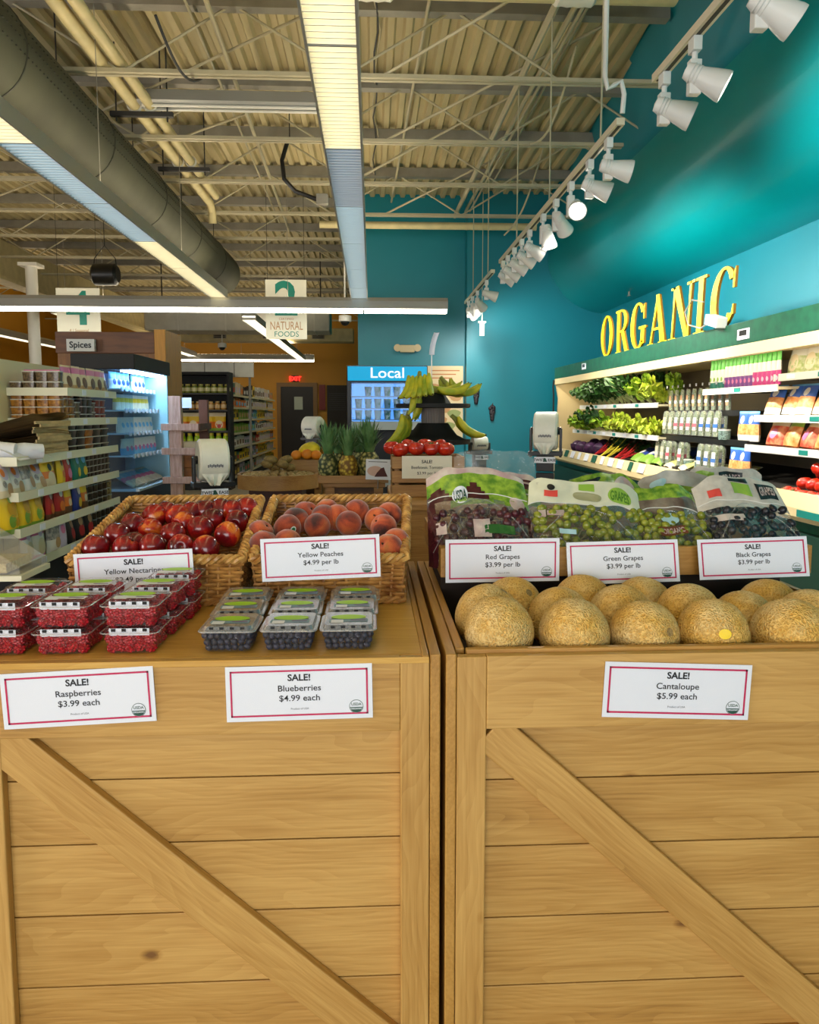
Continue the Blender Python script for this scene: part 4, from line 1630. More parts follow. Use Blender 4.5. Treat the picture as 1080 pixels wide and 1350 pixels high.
def decal(t, fr, kind, u0, u1, v0, v1, m1, text=None, m2=None, nm='printed_patch'):
    e = Vector((0, -0.0022, 0))
    m = MB()
    if kind == 'patch':
        m.grid(lambda u, v: fr(u0 + (u1 - u0) * u, v0 + (v1 - v0) * v) + e, 8, 5)
    elif kind in ('disc', 'slot'):
        n, k = 24, 4
        uc, vc, ru, rv = (u0 + u1) / 2, (v0 + v1) / 2, (u1 - u0) / 2, (v1 - v0) / 2
        pw = 0.55 if kind == 'slot' else 1.0
        def P(i, a):
            c, s = math.cos(a), math.sin(a)
            if kind == 'slot':
                c = math.copysign(abs(c) ** pw, c)
            return fr(uc + ru * i / k * c, vc + rv * i / k * s) + e
        for i in range(k):
            for j in range(n):
                a0, a1 = 2 * PI * j / n, 2 * PI * (j + 1) / n
                m.quad(P(i, a0), P(i + 1, a0), P(i + 1, a1), P(i, a1))
    mats = [m1]
    if text:
        mats.append(m2)
        v, f = text2d(text, 1.0, 0.03)
        xs = [p[0] for p in v]
        ys = [p[1] for p in v]
        W_, H_ = max(xs) - min(xs), max(ys) - min(ys)
        e2 = Vector((0, -0.0032, 0))
        m.add([fr(u0 + (u1 - u0) * (0.1 + 0.8 * (p[0] - min(xs)) / W_), v0 + (v1 - v0) * (0.2 + 0.6 * (p[1] - min(ys)) / H_)) + e2 for p in v], f, 1)
    return m.build(nm, mats, t)


def mi_red(u, v):
    if v > 0.93:
        return 3
    if v > 0.76 + 0.06 * math.sin(u * 17):
        return 2
    if v > 0.68 and u < 0.62:
        return 1
    if v > 0.66 + 0.04 * math.sin(u * 30) and u > 0.62:
        return 2
    if u < 0.07 or u > 0.94:
        return 1
    return 0


RED = [M_bag, M_pmaroon, M_pleaf, M_ppale]
ZTR = GZ0 + 0.012
def bx(px, Y):
    return at(px, 690, Y).x
bag('bag of red grapes at the left front of the tray with a green leaf print', 0.285, 0.255, 0.125, 0.12, M_gred, RED, mi_red, (bx(636, 1.97), 1.965, ZTR), (0, 0, 0.05), 95, 0.56,
    [('disc', 0.24, 0.40, 0.64, 0.80, M_paper, 'USDA', M_sealgreen), ('patch', 0.265, 0.375, 0.655, 0.695, M_plime), ('patch', 0.40, 0.56, 0.33, 0.50, M_ppale), ('disc', 0.80, 0.95, 0.60, 0.74, M_ppale), ('patch', 0.52, 0.72, 0.23, 0.29, mat('bag_patch_maroon', (150, 24, 44), 0.4)), ('patch', 0.50, 0.78, 0.36, 0.44, mat('bag_patch_darkgreen', (40, 96, 40), 0.4)), ('patch', 0.06, 0.15, 0.38, 0.50, M_ppale)], seed=2)
bag('bag of red grapes behind the front red one, maroon band with white print on top', 0.27, 0.235, 0.10, 0.06, M_gred, [M_bag, M_pmaroon, M_pleaf, M_ppale], lambda u, v: 3 if v > 0.93 else (1 if v > 0.80 else (2 if v > 0.6 else 0)), (bx(655, 2.16), 2.16, ZTR), (0, 0, -0.06), 24, 0.5,
    [('disc', 0.52, 0.70, 0.70, 0.84, M_ppale), ('patch', 0.1, 0.9, 0.875, 0.90, M_ppale)], seed=3)
bag('loose clear topped bag standing at the back of the tray behind the red grapes', 0.27, 0.29, 0.09, 0.05, M_gred, [M_bag, M_ppale, M_pleaf], lambda u, v: 0, (bx(655, 2.34), 2.34, ZTR), (0, 0, 0.04), 20, 0.45, seed=4)

def mi_green(u, v):
    return 1 if v > 0.70 else 0
bag('bag of green grapes in the middle front with a wide cream header and handle slot', 0.32, 0.222, 0.125, 0.10, M_ggreen, [M_bag, M_pcream], mi_green, (bx(770, 1.97), 1.965, ZTR), (0, 0.10, -0.04), 98, 0.66,
    [('patch', 0.13, 0.25, 0.80, 0.88, M_pred), ('disc', 0.155, 0.225, 0.885, 0.95, M_pblack), ('slot', 0.39, 0.64, 0.77, 0.87, mat('handle_slot_shade', (150, 148, 110), 0.6), None, None, 'handle_slot'), ('patch', 0.44, 0.58, 0.89, 0.97, M_plime), ('disc', 0.70, 0.91, 0.75, 0.94, M_plime, 'GRAPES', mat('print_darkgreen', (70, 120, 30), 0.5)), ('patch', 0.08, 0.14, 0.55, 0.66, M_ppale), ('patch', 0.15, 0.30, 0.57, 0.63, M_ppale), ('patch', 0.24, 0.38, 0.40, 0.45, mat('bag_patch_ice', (170, 206, 214), 0.3))], seed=5)
bag('bag of green grapes right of centre with a brown banner across it', 0.225, 0.20, 0.12, 0.13, M_ggreen, [M_bag, mat('bag_brown_film', (92, 72, 62), 0.2, c2=(140, 128, 112), scale=18), M_pleaf], lambda u, v: 1 if v > 0.66 + 0.16 * (u - 0.5) and v < 0.84 else (2 if v >= 0.84 else 0), (bx(889, 1.97), 1.965, ZTR), (0, 0.04, 0.03), 80, 0.64,
    [('patch', 0.28, 0.62, 0.42, 0.52, mat('bag_patch_brown', (106, 54, 26), 0.4), 'ORGANIC', M_ppale), ('disc', 0.36, 0.58, 0.54, 0.66, mat('bag_patch_ice', (170, 206, 214), 0.3))], seed=6)
bag('bag of green grapes with a bright leaf print behind the cream headed bag', 0.25, 0.225, 0.10, 0.06, M_ggreen, [M_bag, M_pleaf, M_ppale], lambda u, v: 1 if v > 0.6 else 0, (bx(800, 2.17), 2.17, ZTR), (0, 0.06, 0.1), 24, 0.5,
    [('disc', 0.62, 0.88, 0.80, 0.97, M_ppale), ('slot', 0.2, 0.45, 0.9, 0.95, M_pblack, None, None, 'handle_slot')], seed=7)
bag('bag of green grapes in a silvery film behind the brown bannered bag', 0.27, 0.225, 0.10, 0.08, M_ggreen, [M_bag, mat('bag_silver_film', (150, 146, 138), 0.25, c2=(196, 196, 190), scale=14), M_pleaf], lambda u, v: (2 if 0.62 < v < 0.82 and u > 0.3 else (1 if v > 0.55 else 0)), (bx(905, 2.17), 2.17, ZTR), (0, 0.03, -0.05), 24, 0.5, [('disc', 0.12, 0.32, 0.80, 0.92, mat('bag_patch_ice', (170, 206, 214), 0.3))], seed=8)
bag('bag of black grapes at the right front with a pale grey header', 0.265, 0.225, 0.12, 0.14, M_gblack, [M_bag, M_pgrey], lambda u, v: 1 if v > 0.66 else 0, (bx(996, 1.97), 1.965, ZTR), (0, 0.02, 0.02), 85, 0.62,
    [('patch', 0.13, 0.27, 0.77, 0.86, M_pred), ('patch', 0.42, 0.62, 0.80, 0.93, M_plime), ('patch', 0.70, 0.93, 0.77, 0.95, M_pblack, 'GRAPES', M_ppale), ('patch', 0.40, 0.62, 0.94, 0.985, M_pblack), ('patch', 0.08, 0.40, 0.52, 0.58, M_ppale)], seed=9)
bag('bag of black grapes behind the right front one, black label on its header', 0.27, 0.235, 0.10, 0.05, M_gblack, [M_bag, M_pgrey], lambda u, v: 1 if v > 0.66 else 0, (bx(960, 2.33), 2.33, ZTR), (0, 0.03, 0.05), 22, 0.5,
    [('patch', 0.40, 0.72, 0.76, 0.94, M_pblack, 'GRAPES', M_ppale), ('patch', 0.06, 0.34, 0.80, 0.94, M_plime)], seed=10)

# ================================================================== middle distance
M_midwood = wood('stand_wood', (178, 132, 72), (150, 104, 50), (96, 60, 26), rough=0.5)
M_midwoodd = mat('stand_wood_dark', (88, 56, 24), 0.6, c2=(66, 40, 18), scale=9, stretch=(1, 8, 8))
M_rollwhite = mat('bag_roll_white', (232, 230, 216), 0.45, var=0.05, scale=12, bump=0.15, bscale=60)


def roll_stand(label, loc, r, wid, rotz, zbase, tail=True, plate=True, front=False):
    """produce-bag dispenser: black post and cradle, roll of bags, name plate"""
    t = thing('bag_dispenser', label, 'bag dispenser', loc, (0, 0, rotz), 'produce bag dispensers')
    h = zbase - loc[2]
    m = MB()
    m.lathe([(r * 0.22, -wid / 2), (r * 0.9, -wid / 2), (r, -wid / 2 + 0.01), (r, wid / 2 - 0.01), (r * 0.9, wid / 2), (r * 0.22, wid / 2)], 32)
    m.xf(Matrix.Rotation(PI / 2, 4, 'Y'))
    m.build('bag_roll', M_rollwhite, t, smooth=True)
    m = MB()
    for k in range(9):
        m.cbox(((k - 4) * 0.008, -r * 0.97 - 0.002, -r * 0.25 + (k % 2) * 0.003), (0.005, 0.004, 0.012))
    m.build('print_mark', M_greyink, t)
    m = MB()
    m.cyl((-wid / 2 - 0.02, 0, 0), (wid / 2 + 0.02, 0, 0), r * 0.2, 12)
    for s in (-1, 1):
        m.cbox((s * (wid / 2 + 0.018), 0.0, -r * 0.62), (0.014, 0.05, r * 1.5))
    m.cbox((0, 0.0, -r * 1.18), (wid + 0.06, 0.10, 0.024))
    m.build('cradle', M_black, t, bevel=0.003)
    if tail:
        m = MB()
        m.grid(lambda u, v: Vector(((u - 0.5) * wid * (0.9 - 0.55 * v) + 0.006 * math.sin(u * 25) * v, -r * 0.6 - 0.02 * math.sin(u * 18) * v - 0.02, -r * 0.62 - v * r * 0.55)), 14, 8)
        m.build('bag_tail', M_rollwhite, t, smooth=True)
    m = MB()
    m.cbox((0, 0, -r * 1.18 - 0.055), (wid * 0.75, 0.09, 0.09))
    m.build('dispenser_box', M_black, t, bevel=0.004)
    if plate:
        m = MB()
        m.cbox((0, -0.058, -r * 1.18 - 0.034), (wid * 0.9, 0.006, 0.034))
        put_text(m, 'TWIST   EASE', 0.021, 0, -r * 1.18 - 0.041, -0.0625, 0.02, mi=1)
        m.add([(-0.012 + 0.002, -0.0625, -r * 1.18 - 0.044), (0.014, -0.0625, -r * 1.18 - 0.044), (0.004, -0.0625, -r * 1.18 - 0.023), (-0.006, -0.0625, -r * 1.18 - 0.023)], [(0, 1, 2, 3)], 2)
        m.build('name_plate', [M_paper, M_ink, M_sealgreen], t)
    m = MB()
    m.cbox((0, 0, (h - r * 1.36 - 0.09) / 2), (0.10, 0.05, abs(h + r * 1.36 + 0.09)))
    m.build('post', M_black, t, bevel=0.004)
    MB().cbox((0, 0, h + 0.008), (0.16, 0.16, 0.016)).build('base_plate', M_black, t, bevel=0.003)
    return t


def stand(label, x0, x1, y0, y1, z1, name='wooden_stand', lip=0.0, mt=None, z0=0.0):
    b = Vector(((x0 + x1) / 2, (y0 + y1) / 2, z0))
    t = thing(name, label, 'display stand', b, group='wooden display stands')
    hx, hy = (x1 - x0) / 2, (y1 - y0) / 2
    m = MB()
    m.box(-hx + 0.02, hx - 0.02, -hy + 0.02, hy - 0.02, 0, z1 - 0.03 - z0)
    m.build('cabinet_body', mt or M_midwoodd, t, bevel=0.004)
    MB().box(-hx, hx, -hy, hy, z1 - 0.03 - z0, z1 - z0).build('worktop', M_midwood, t, bevel=0.004)
    for s in (-1, 1):
        MB().box(s * (hx - 0.045) - 0.03, s * (hx - 0.045) + 0.03, -hy + 0.004, -hy + 0.0195, 0.0, z1 - 0.031 - z0).build('corner_post', M_midwood, t)
    return t


def open_crate(label, x0, x1, y0, y1, z0, z1, cat='crate', slats=2, mt=None):
    b = Vector(((x0 + x1) / 2, (y0 + y1) / 2, z0))
    t = thing('wooden_crate', label, cat, b, group='wooden produce crates')
    hx, hy, h = (x1 - x0) / 2, (y1 - y0) / 2, z1 - z0
    mt = mt or M_midwood
    g = 0.012
    sh = (h - g * (slats - 1)) / slats
    for i in range(slats):
        a = i * (sh + g)
        MB().box(-hx, hx, -hy, -hy + 0.012, a, a + sh).build('front_slat', mt, t, bevel=0.002)
        MB().box(-hx, hx, hy - 0.012, hy, a, a + sh).build('back_slat', mt, t, bevel=0.002)
        for s in (-1, 1):
            MB().box(s * hx - 0.012 * (s > 0), s * hx + 0.012 * (s < 0), -hy + 0.0125, hy - 0.0125, a, a + sh).build('side_slat', mt, t, bevel=0.002)
    for sx in (-1, 1):
        for sy in (-1, 1):
            MB().box(sx * (hx - 0.025) - 0.012, sx * (hx - 0.025) + 0.012, sy * (hy - 0.025) - 0.012, sy * (hy - 0.025) + 0.012, 0, h - 0.004).build('corner_block', mt, t)
    MB().box(-hx + 0.0125, hx - 0.0125, -hy + 0.0125, hy - 0.0125, 0.0, 0.012).build('crate_floor', M_midwoodd, t)
    return t


# --- dispensers and the stands they are on
stand('low wooden stand under the left bag dispenser, behind the nectarine basket', at(238, 655, 3.6).x, at(330, 655, 3.6).x, 3.4, 3.9, 0.9)
c = at(280, 606, 3.6)
roll_stand('bag dispenser with a big white roll behind the nectarine basket', (c.x, 3.6, c.z), 0.098, 0.135, 0.35, 0.9)
c = at(407, 567, 6.4)
stand('dark wooden stand behind the potato table holding a bag dispenser', at(372, 600, 6.4).x, at(432, 600, 6.4).x, 6.72, 7.15, 0.93)
roll_stand('bag dispenser with a white roll and hanging bag tail behind the oranges', (c.x, 6.9, c.z + 0.02), 0.092, 0.155, -0.45, 0.93, plate=False)
stand('dark wooden stand under the right bag dispenser near the teal wall', at(690, 640, 4.3).x, at(752, 640, 4.3).x, 4.1, 4.6, 0.9)
c = at(720, 568, 4.25)
roll_stand('bag dispenser with a white roll in front of the teal wall and produce case', (c.x, 4.25, c.z), 0.108, 0.13, -0.3, 0.9)
c = at(632, 592, 5.6)
stand('dark wooden stand behind the tomatoes holding a small bag dispenser', at(612, 640, 5.6).x, at(660, 640, 5.6).x, 5.4, 5.9, 0.88)
roll_stand('small bag dispenser seen end on beside the lower banana tier', (c.x, 5.6, c.z + 0.04), 0.055, 0.11, 0.2, 0.88, tail=False)

# --- round potato table
c = at(367, 633, 6.0)
t = thing('round_table', 'round wooden table heaped with potatoes', 'table', (c.x, 6.0, 0))
zt = at(367, 628, 5.7).z
m = MB()
m.lathe([(0.29, zt - 0.11), (0.315, zt - 0.11), (0.315, zt), (0.295, zt), (0.295, zt - 0.03), (0.0, zt - 0.03)], 40, cap=False)
m.build('table_rim', M_midwood, t, smooth=True)
MB().box(-0.2, 0.2, -0.2, 0.2, 0, zt - 0.11).build('pedestal', mat('pedestal_brown', (84, 40, 20), 0.6, var=0.2, scale=8), t, bevel=0.004)
M_potato = mat('potato_skin', (186, 158, 104), 0.8, c2=(150, 120, 70), scale=40)
M_yam = mat('sweet_potato_skin', (150, 124, 66), 0.7, c2=(120, 96, 48), scale=40)
rng = random.Random(21)
def lump_kind(name, cat, mt, r, group, sx=1.35, amp=0.12):
    def make():
        def fn(d, q):
            return q * (1 + amp * mnoise.noise(d * 1.6 + Vector((len(name), 2, 5))))
        o = MB().ball((0, 0, 0), (r * sx, r, r * 0.9), 16, 11, fn=fn).build(name, mt, smooth=True)
        return tag(o, 'x', cat, group)
    return Kind(make)
kp = lump_kind('potato', 'potato', M_potato, 0.024, 'potatoes on the round table')
n = 0
for ring, (rr, k) in enumerate(((0.255, 24), (0.19, 17), (0.12, 10), (0.05, 4))):
    for j in range(k):
        a = 2 * PI * j / k + ring
        p = (c.x + rr * math.cos(a), 6.0 + rr * math.sin(a), zt - 0.018 + 0.008 * ring)
        kp.place(p, (rng.uniform(-.3, .3), rng.uniform(-.3, .3), rng.uniform(0, 6)), 'small tan potato in the heap on the round wooden table')
ky = lump_kind('sweet_potato', 'sweet potato', M_yam, 0.036, 'large potatoes on top of the heap', 1.6)
for j, (px, py) in enumerate(((352, 612), (362, 616), (372, 612), (381, 616), (357, 606), (377, 606))):
    p = at(px, py, 5.96 + 0.05 * (j % 2))
    ky.place(p, (0, rng.uniform(-.3, .3), rng.uniform(-.8, .8)), 'large olive tan potato on top of the heap, %s from the left' % ORD[[0, 2, 3, 5, 1, 4][j]])

# --- orange tray
xo0, xo1 = at(378, 620, 5.9).x, at(420, 620, 5.9).x
stand('wooden stand right of the round table under the oranges', xo0 - 0.01, xo1 + 0.05, 6.06, 6.16 + 0.36 - 0.38, 0.5)if False else None
zo = at(398, 622, 6.45).z
stand('wooden stand behind the round table under the oranges tray', at(378, 620, 6.4).x, at(424, 620, 6.4).x, 6.36, 6.8, zo - 0.07) if False else None
def tray(label, x0, x1, y0, y1, z0, z1, mt=None):
    return open_crate(label, x0, x1, y0, y1, z0, z1, 'tray', 1, mt)
xa_, xb_ = at(379, 620, 6.42).x, at(420, 620, 6.42).x
zo0, zo1 = at(398, 624, 6.42).z, at(398, 606, 6.42).z
stand('narrow wooden stand under the tray of oranges and yellow melon', xa_ + 0.02, xb_ + 0.04, 6.40, 6.60, zo0 - 0.001)
tray('wooden tray holding oranges and a yellow melon beside the pineapples', xa_, xb_ + 0.03, 6.38, 6.62, zo0, zo1)
M_orange = mat('orange_peel', (236, 140, 28), 0.45, bump=0.3, bscale=300)
ko = lump_kind('orange', 'orange', M_orange, 0.040, 'oranges beside the pineapples', 1.0, 0.02)
for j, (px, py) in enumerate(((391, 600), (405, 599), (417, 600))):
    ko.place(at(px, py, 6.43), (0, 0, j), ['orange at the left end of the tray beside the pineapples', 'orange in the middle of the tray beside the pineapples', 'orange with a white sticker nearest the pineapples'][j], scale=1.16 + 0.05 * (j == 1))
sticker(COL.objects[-1], 0.0405, (-0.4, -0.9, -0.1), 0.012) if False else None
M_ymelon = mat('yellow_melon_rind', (244, 214, 40), 0.4, var=0.12, scale=30)
ky2 = lump_kind('yellow_melon', 'melon', M_ymelon, 0.068, 'yellow melons', 1.25, 0.04)
ky2.place(at(408, 594, 6.53), (0, -0.35, 0.2), 'bright yellow melon behind the oranges', scale=1.15)

# --- pineapple stand
xp0, xp1 = at(420, 636, 5.0).x, at(512, 636, 5.0).x
zp0, zp1 = at(465, 637, 4.96).z, at(465, 627, 4.96).z
stand('wooden stand under the pineapples with a dark wire rack beside it', xp0 + 0.03, xp1 - 0.02, 4.98, 5.46, zp0 - 0.001)
tray('shallow wooden tray holding the pineapples', xp0, xp1, 4.96, 5.48, zp0, zp1)
M_pine = bpy.data.materials.new('pineapple_skin')
def pine_mat(m, green):
    m.use_nodes = True
    N, L = nt(m)
    b = N['Principled BSDF']
    b.inputs['Roughness'].default_value = 0.6
    tc = N.new('ShaderNodeTexCoord')
    vo = N.new('ShaderNodeTexVoronoi')
    vo.inputs['Scale'].default_value = 46
    L.new(tc.outputs['Object'], vo.inputs[0])
    r = N.new('ShaderNodeValToRGB')
    e = r.color_ramp.elements
    e[0].position, e[0].color = 0.12, lin((196, 186, 110) if green else (226, 196, 70))
    e[1].position, e[1].color = 0.62, lin((46, 58, 26) if green else (120, 84, 24))
    L.new(vo.outputs['Distance'], r.inputs[0])
    L.new(r.outputs[0], b.inputs['Base Color'])
pine_mat(M_pine, True)
M_pineg = bpy.data.materials.new('ripe_pineapple_skin')
pine_mat(M_pineg, False)
M_crown = mat('pineapple_crown_leaf', (112, 150, 92), 0.45, c2=(66, 108, 58), scale=20)
def pineapple(label, loc, mt, seed):
    t = thing('pineapple', label, 'pineapple', loc, (0, 0, seed), 'pineapples')
    m = MB()
    nu, nv = 26, 18
    def P(u, v):
        th = 2 * PI * u
        z = 0.15 * v
        rr = 0.058 * (math.sin(PI * (0.12 + 0.76 * v)) ** 0.55)
        b = 1 + 0.07 * abs(math.sin(6.5 * th + 24 * v) * math.sin(6.5 * th - 24 * v))
        return Vector((rr * b * math.cos(th), rr * b * math.sin(th), z))
    m.grid(P, nu, nv)
    m.build('rind', mt, t, smooth=True)
    m = MB()
    rng_ = random.Random(seed)
    for k in range(46):
        a = k * 2.4
        f = k / 45
        L_ = 0.10 + 0.12 * f * rng_.uniform(0.85, 1.1)
        out = 0.085 * (1 - 0.75 * f) * rng_.uniform(0.8, 1.2)
        w = 0.014
        base = Vector((0.022 * math.cos(a), 0.022 * math.sin(a), 0.148 + 0.03 * f))
        d = Vector((math.cos(a), math.sin(a), 0))
        sd = Vector((-d.y, d.x, 0))
        pts = []
        for q in range(5):
            s = q / 4
            c_ = base + d * (out * s ** 1.5) + Vector((0, 0, L_ * s * (1 - 0.22 * s)))
            ww = w * (1 - s) ** 0.7
            pts += [c_ - sd * ww, c_ + d * 0.003 * (1 - s), c_ + sd * ww]
        fs = []
        for q in range(4):
            o_ = q * 3
            fs += [(o_, o_ + 1, o_ + 4, o_ + 3), (o_ + 1, o_ + 2, o_ + 5, o_ + 4)]
        m.add(pts, fs)
    m.build('leaf_crown', M_crown, t, smooth=True)
    return t
zpf = zp0 + 0.013
for j, (px, Y, mt_, s, l) in enumerate(((433, 5.12, M_pine, 1.15, 'green pineapple at the left of the wooden tray'), (459, 5.10, M_pineg, 1.08, 'ripening yellow pineapple in the middle of the tray'), (487, 5.14, M_pine, 1.22, 'pineapple behind the small picture card'), (446, 5.34, M_pine, 1.10, 'pineapple in the second row between the left and middle ones'), (474, 5.34, M_pine, 1.16, 'pineapple in the second row between the middle and right ones'))):
    o = pineapple(l, (at(px, 620, Y).x, Y, zpf), mt_, j + 1)
    o.scale = (s, s, s)
# picture card on the tray front
pc = [at(482, 632, 4.93), at(515, 632, 4.93), at(515, 605, 4.93)]
w_, h_ = pc[1].x - pc[0].x, pc[2].z - pc[0].z
t = thing('picture_card', 'small white card with a dark fruit picture at the right of the pineapples', 'sign', pc[0], (0, 0.03, 0))
MB().box(0, w_, 0, 0.003, 0, h_).build('card', M_paper, t)
m = MB()
m.add([(w_ * (0.5 + 0.32 * math.cos(a)) - 0.02, -0.001, h_ * (0.42 + 0.25 * math.sin(a))) for a in [2 * PI * k / 20 for k in range(20)]], [list(range(20))])
m.add([(w_ * x, -0.002, h_ * y) for x, y in ((0.35, 0.14), (0.88, 0.16), (0.78, 0.42), (0.72, 0.62), (0.6, 0.56), (0.45, 0.35))], [list(range(6))], 1)
m.build('picture', [mat('card_pink', (214, 178, 164), 0.6), mat('card_maroon', (74, 24, 26), 0.6)], t)
m = MB()
m.box(w_ * 0.1, w_ * 0.85, -0.001, 0, h_ * 0.86, h_ * 0.89)
m.build('print_line', M_greyink, t)
MB().cyl((w_ / 2, 0.008, -0.06), (w_ / 2, 0.008, h_ * 0.4), 0.004, 6).build('clip_stem', M_metal, t)
# wire racks with dark cups
M_wire = mat('wire_black', (24, 24, 26), 0.4, 0.5)
for q, (pxa, pxb, Y, zt_, l) in enumerate(((398, 428, 4.9, 0.88, 'black wire rack of packages between the round table and the pineapple stand'), (500, 516, 4.75, 0.86, 'black wire rack at the right of the pineapple stand'))):
    a, b = at(pxa, 650, Y).x, at(pxb, 650, Y).x
    t = thing('wire_rack', l, 'rack', (a, Y, 0), group='black wire racks')
    m = MB()
    for x in (0, b - a):
        for y in (0, -0.10):
            m.cyl((x, y, 0), (x, y, zt_), 0.005, 6)
    for z in (0.2, 0.4, 0.6, 0.68, 0.76, 0.84):
        m.tube([(0, 0, z), (b - a, 0, z), (b - a, -0.10, z), (0, -0.10, z)], 0.004, 5, closed=True)
    m.build('frame', M_wire, t)
    for z in (0.605, 0.685, 0.765):
        MB().box(0.01, b - a - 0.01, -0.09, -0.01, z, z + 0.055).build('shelf_pack', mat('dark_pack', (40, 42, 44), 0.3, c2=(150, 152, 150), scale=60, lo=0.55, hi=0.75), t)

# --- tomato crate, its cabinet, sign
xt0, xt1 = at(517, 625, 3.95).x, at(600, 625, 3.95).x
zt0, zt1 = at(540, 655, 3.95).z, at(540, 601, 3.95).z
stand('wooden cabinet under the tomato crate', at(515, 700, 3.7).x, at(660, 700, 3.7).x, 3.62, 4.4, zt0 - 0.001, mt=M_midwood)
open_crate('slatted wooden crate holding the beefsteak tomatoes', xt0, xt1 + 0.05, 3.95, 4.27, zt0, zt1 - 0.005, slats=3)
M_tomato = mat('tomato_skin', (206, 52, 26), 0.2, c2=(176, 28, 18), scale=22, coat=0.3)
M_calyx = mat('tomato_calyx_green', (70, 92, 34), 0.7)
def tomato():
    t = thing('tomato', 'x', 'tomato', group='beefsteak tomatoes on the crate')
    def fn(d, q):
        ph = math.atan2(d.y, d.x)
        s = math.sqrt(max(0, 1 - d.z ** 2))
        q = q * (1 + 0.035 * math.cos(6 * ph) * s)
        q.z -= 0.012 * math.exp(-((1 - d.z) / 0.05))
        return q
    MB().ball((0, 0, 0), (0.046, 0.046, 0.037), 26, 16, fn=fn).build('skin', M_tomato, t, smooth=True)
    m = MB()
    for k in range(5):
        a = 2 * PI * k / 5
        m.tube([(0, 0, 0.027), (0.012 * math.cos(a), 0.012 * math.sin(a), 0.031), (0.022 * math.cos(a), 0.022 * math.sin(a), 0.032)], [0.003, 0.0026, 0.0008], 5)
    m.build('calyx', M_calyx, t)
    return t
kt = Kind(tomato)
for j, (px, py, Y, l) in enumerate(((528, 593, 3.99, 'front left'), (549, 591, 3.99, 'second from the left in front'), (569, 591, 4.0, 'third in front, below the banana stand'), (588, 592, 4.0, 'front right'), (517, 590, 4.09, 'at the back left, half hidden'), (539, 588, 4.10, 'in the back row between the first two'), (560, 587, 4.10, 'in the middle of the back row'), (579, 588, 4.10, 'at the back right'))):
    p = at(px, py, Y)
    kt.place(p, (rng.uniform(-.4, .3), rng.uniform(-.3, .3), rng.uniform(0, 6)), 'ripe beefsteak tomato on the slatted crate, ' + l)
# bed of the crate so the tomatoes have something to lie on
MB_ = MB().box(-(xt1 + 0.05 - xt0) / 2 + 0.014, (xt1 + 0.05 - xt0) / 2 - 0.014, -0.145, 0.145, zt1 - zt0 - 0.05, zt1 - zt0 - 0.02)
tb = MB_.build('tomato_bed_board', M_midwoodd)
tb.parent = [o for o in COL.objects if o.name.startswith('wooden_crate') and o.get('label', '').startswith('slatted')][0]
# sign of the tomatoes
pa, pb_ = at(530, 631, 3.93), at(596, 601, 3.93)
w_, h_ = pb_.x - pa.x, pb_.z - pa.z
t = thing('sale_sign', 'white sale sign for beefsteak tomatoes on the front of the slatted crate', 'sign', pa, group='sale price signs')
MB().box(0, w_, 0, 0.002, 0, h_).build('card', mat('card_cream', (226, 218, 198), 0.6), t)
m = MB()
put_text(m, 'SALE!', h_ * 0.2, w_ * 0.5, h_ * 0.68, -0.001, 0.02)
put_text(m, 'Beefsteak Tomato', h_ * 0.19, w_ * 0.5, h_ * 0.43, -0.001)
put_text(m, '$3.99 per lb', h_ * 0.18, w_ * 0.5, h_ * 0.18, -0.001)
m.build('lettering', M_ink, t)

# --- banana tower
c = at(571, 545, 5.0)
z1, z2 = at(571, 533, 4.8).z, at(571, 581, 4.8).z
t = thing('banana_stand', 'round black two tier stand with hanging bananas and a ribbed column', 'display stand', (c.x, 5.0, 0))
m = MB()
m.lathe([(0.0, z1 - 0.022), (0.235, z1 - 0.022), (0.245, z1 - 0.018), (0.245, z1 + 0.004), (0.235, z1 + 0.006), (0.0, z1 + 0.006)], 40, cap=False)
m.build('upper_tier', M_blackmatte, t, smooth=True)
m = MB()
m.lathe([(0.0, z2 - 0.028), (0.235, z2 - 0.028), (0.245, z2 - 0.022), (0.245, z2 + 0.002), (0.21, z2 + 0.006), (0.16, z2 + 0.03), (0.12, z2 + 0.08), (0.10, z2 + 0.11), (0.0, z2 + 0.11)], 40, cap=False)
m.build('lower_tier', M_blackmatte, t, smooth=True)
m = MB()
nn = 60
prof = [((0.074 + 0.003 * (k % 2)) * math.cos(2 * PI * k / nn), (0.074 + 0.003 * (k % 2)) * math.sin(2 * PI * k / nn)) for k in range(nn)]
m.prism(prof, z2 + 0.11, z1 - 0.022)
m.build('ribbed_column', mat('column_grey', (120, 110, 104), 0.6), t)
m = MB()
m.lathe([(0.05, 0.9), (0.05, z2 - 0.028)], 20)
m.build('lower_post', M_blackmatte, t, smooth=True)
m = MB()
m.lathe([(0.12, z1 + 0.006), (0.09, z1 + 0.05), (0.075, z1 + 0.075), (0.0, z1 + 0.075)], 24, cap=False)
m.build('top_dome', M_blackmatte, t, smooth=True)
stand('wooden stand carrying the black banana tower', c.x - 0.3, c.x + 0.22, 4.72, 5.3, 0.9)
M_ban = mat('banana_peel', (206, 196, 44), 0.5, c2=(140, 160, 36), scale=14)
M_bantip = mat('banana_tip_brown', (74, 62, 30), 0.7)
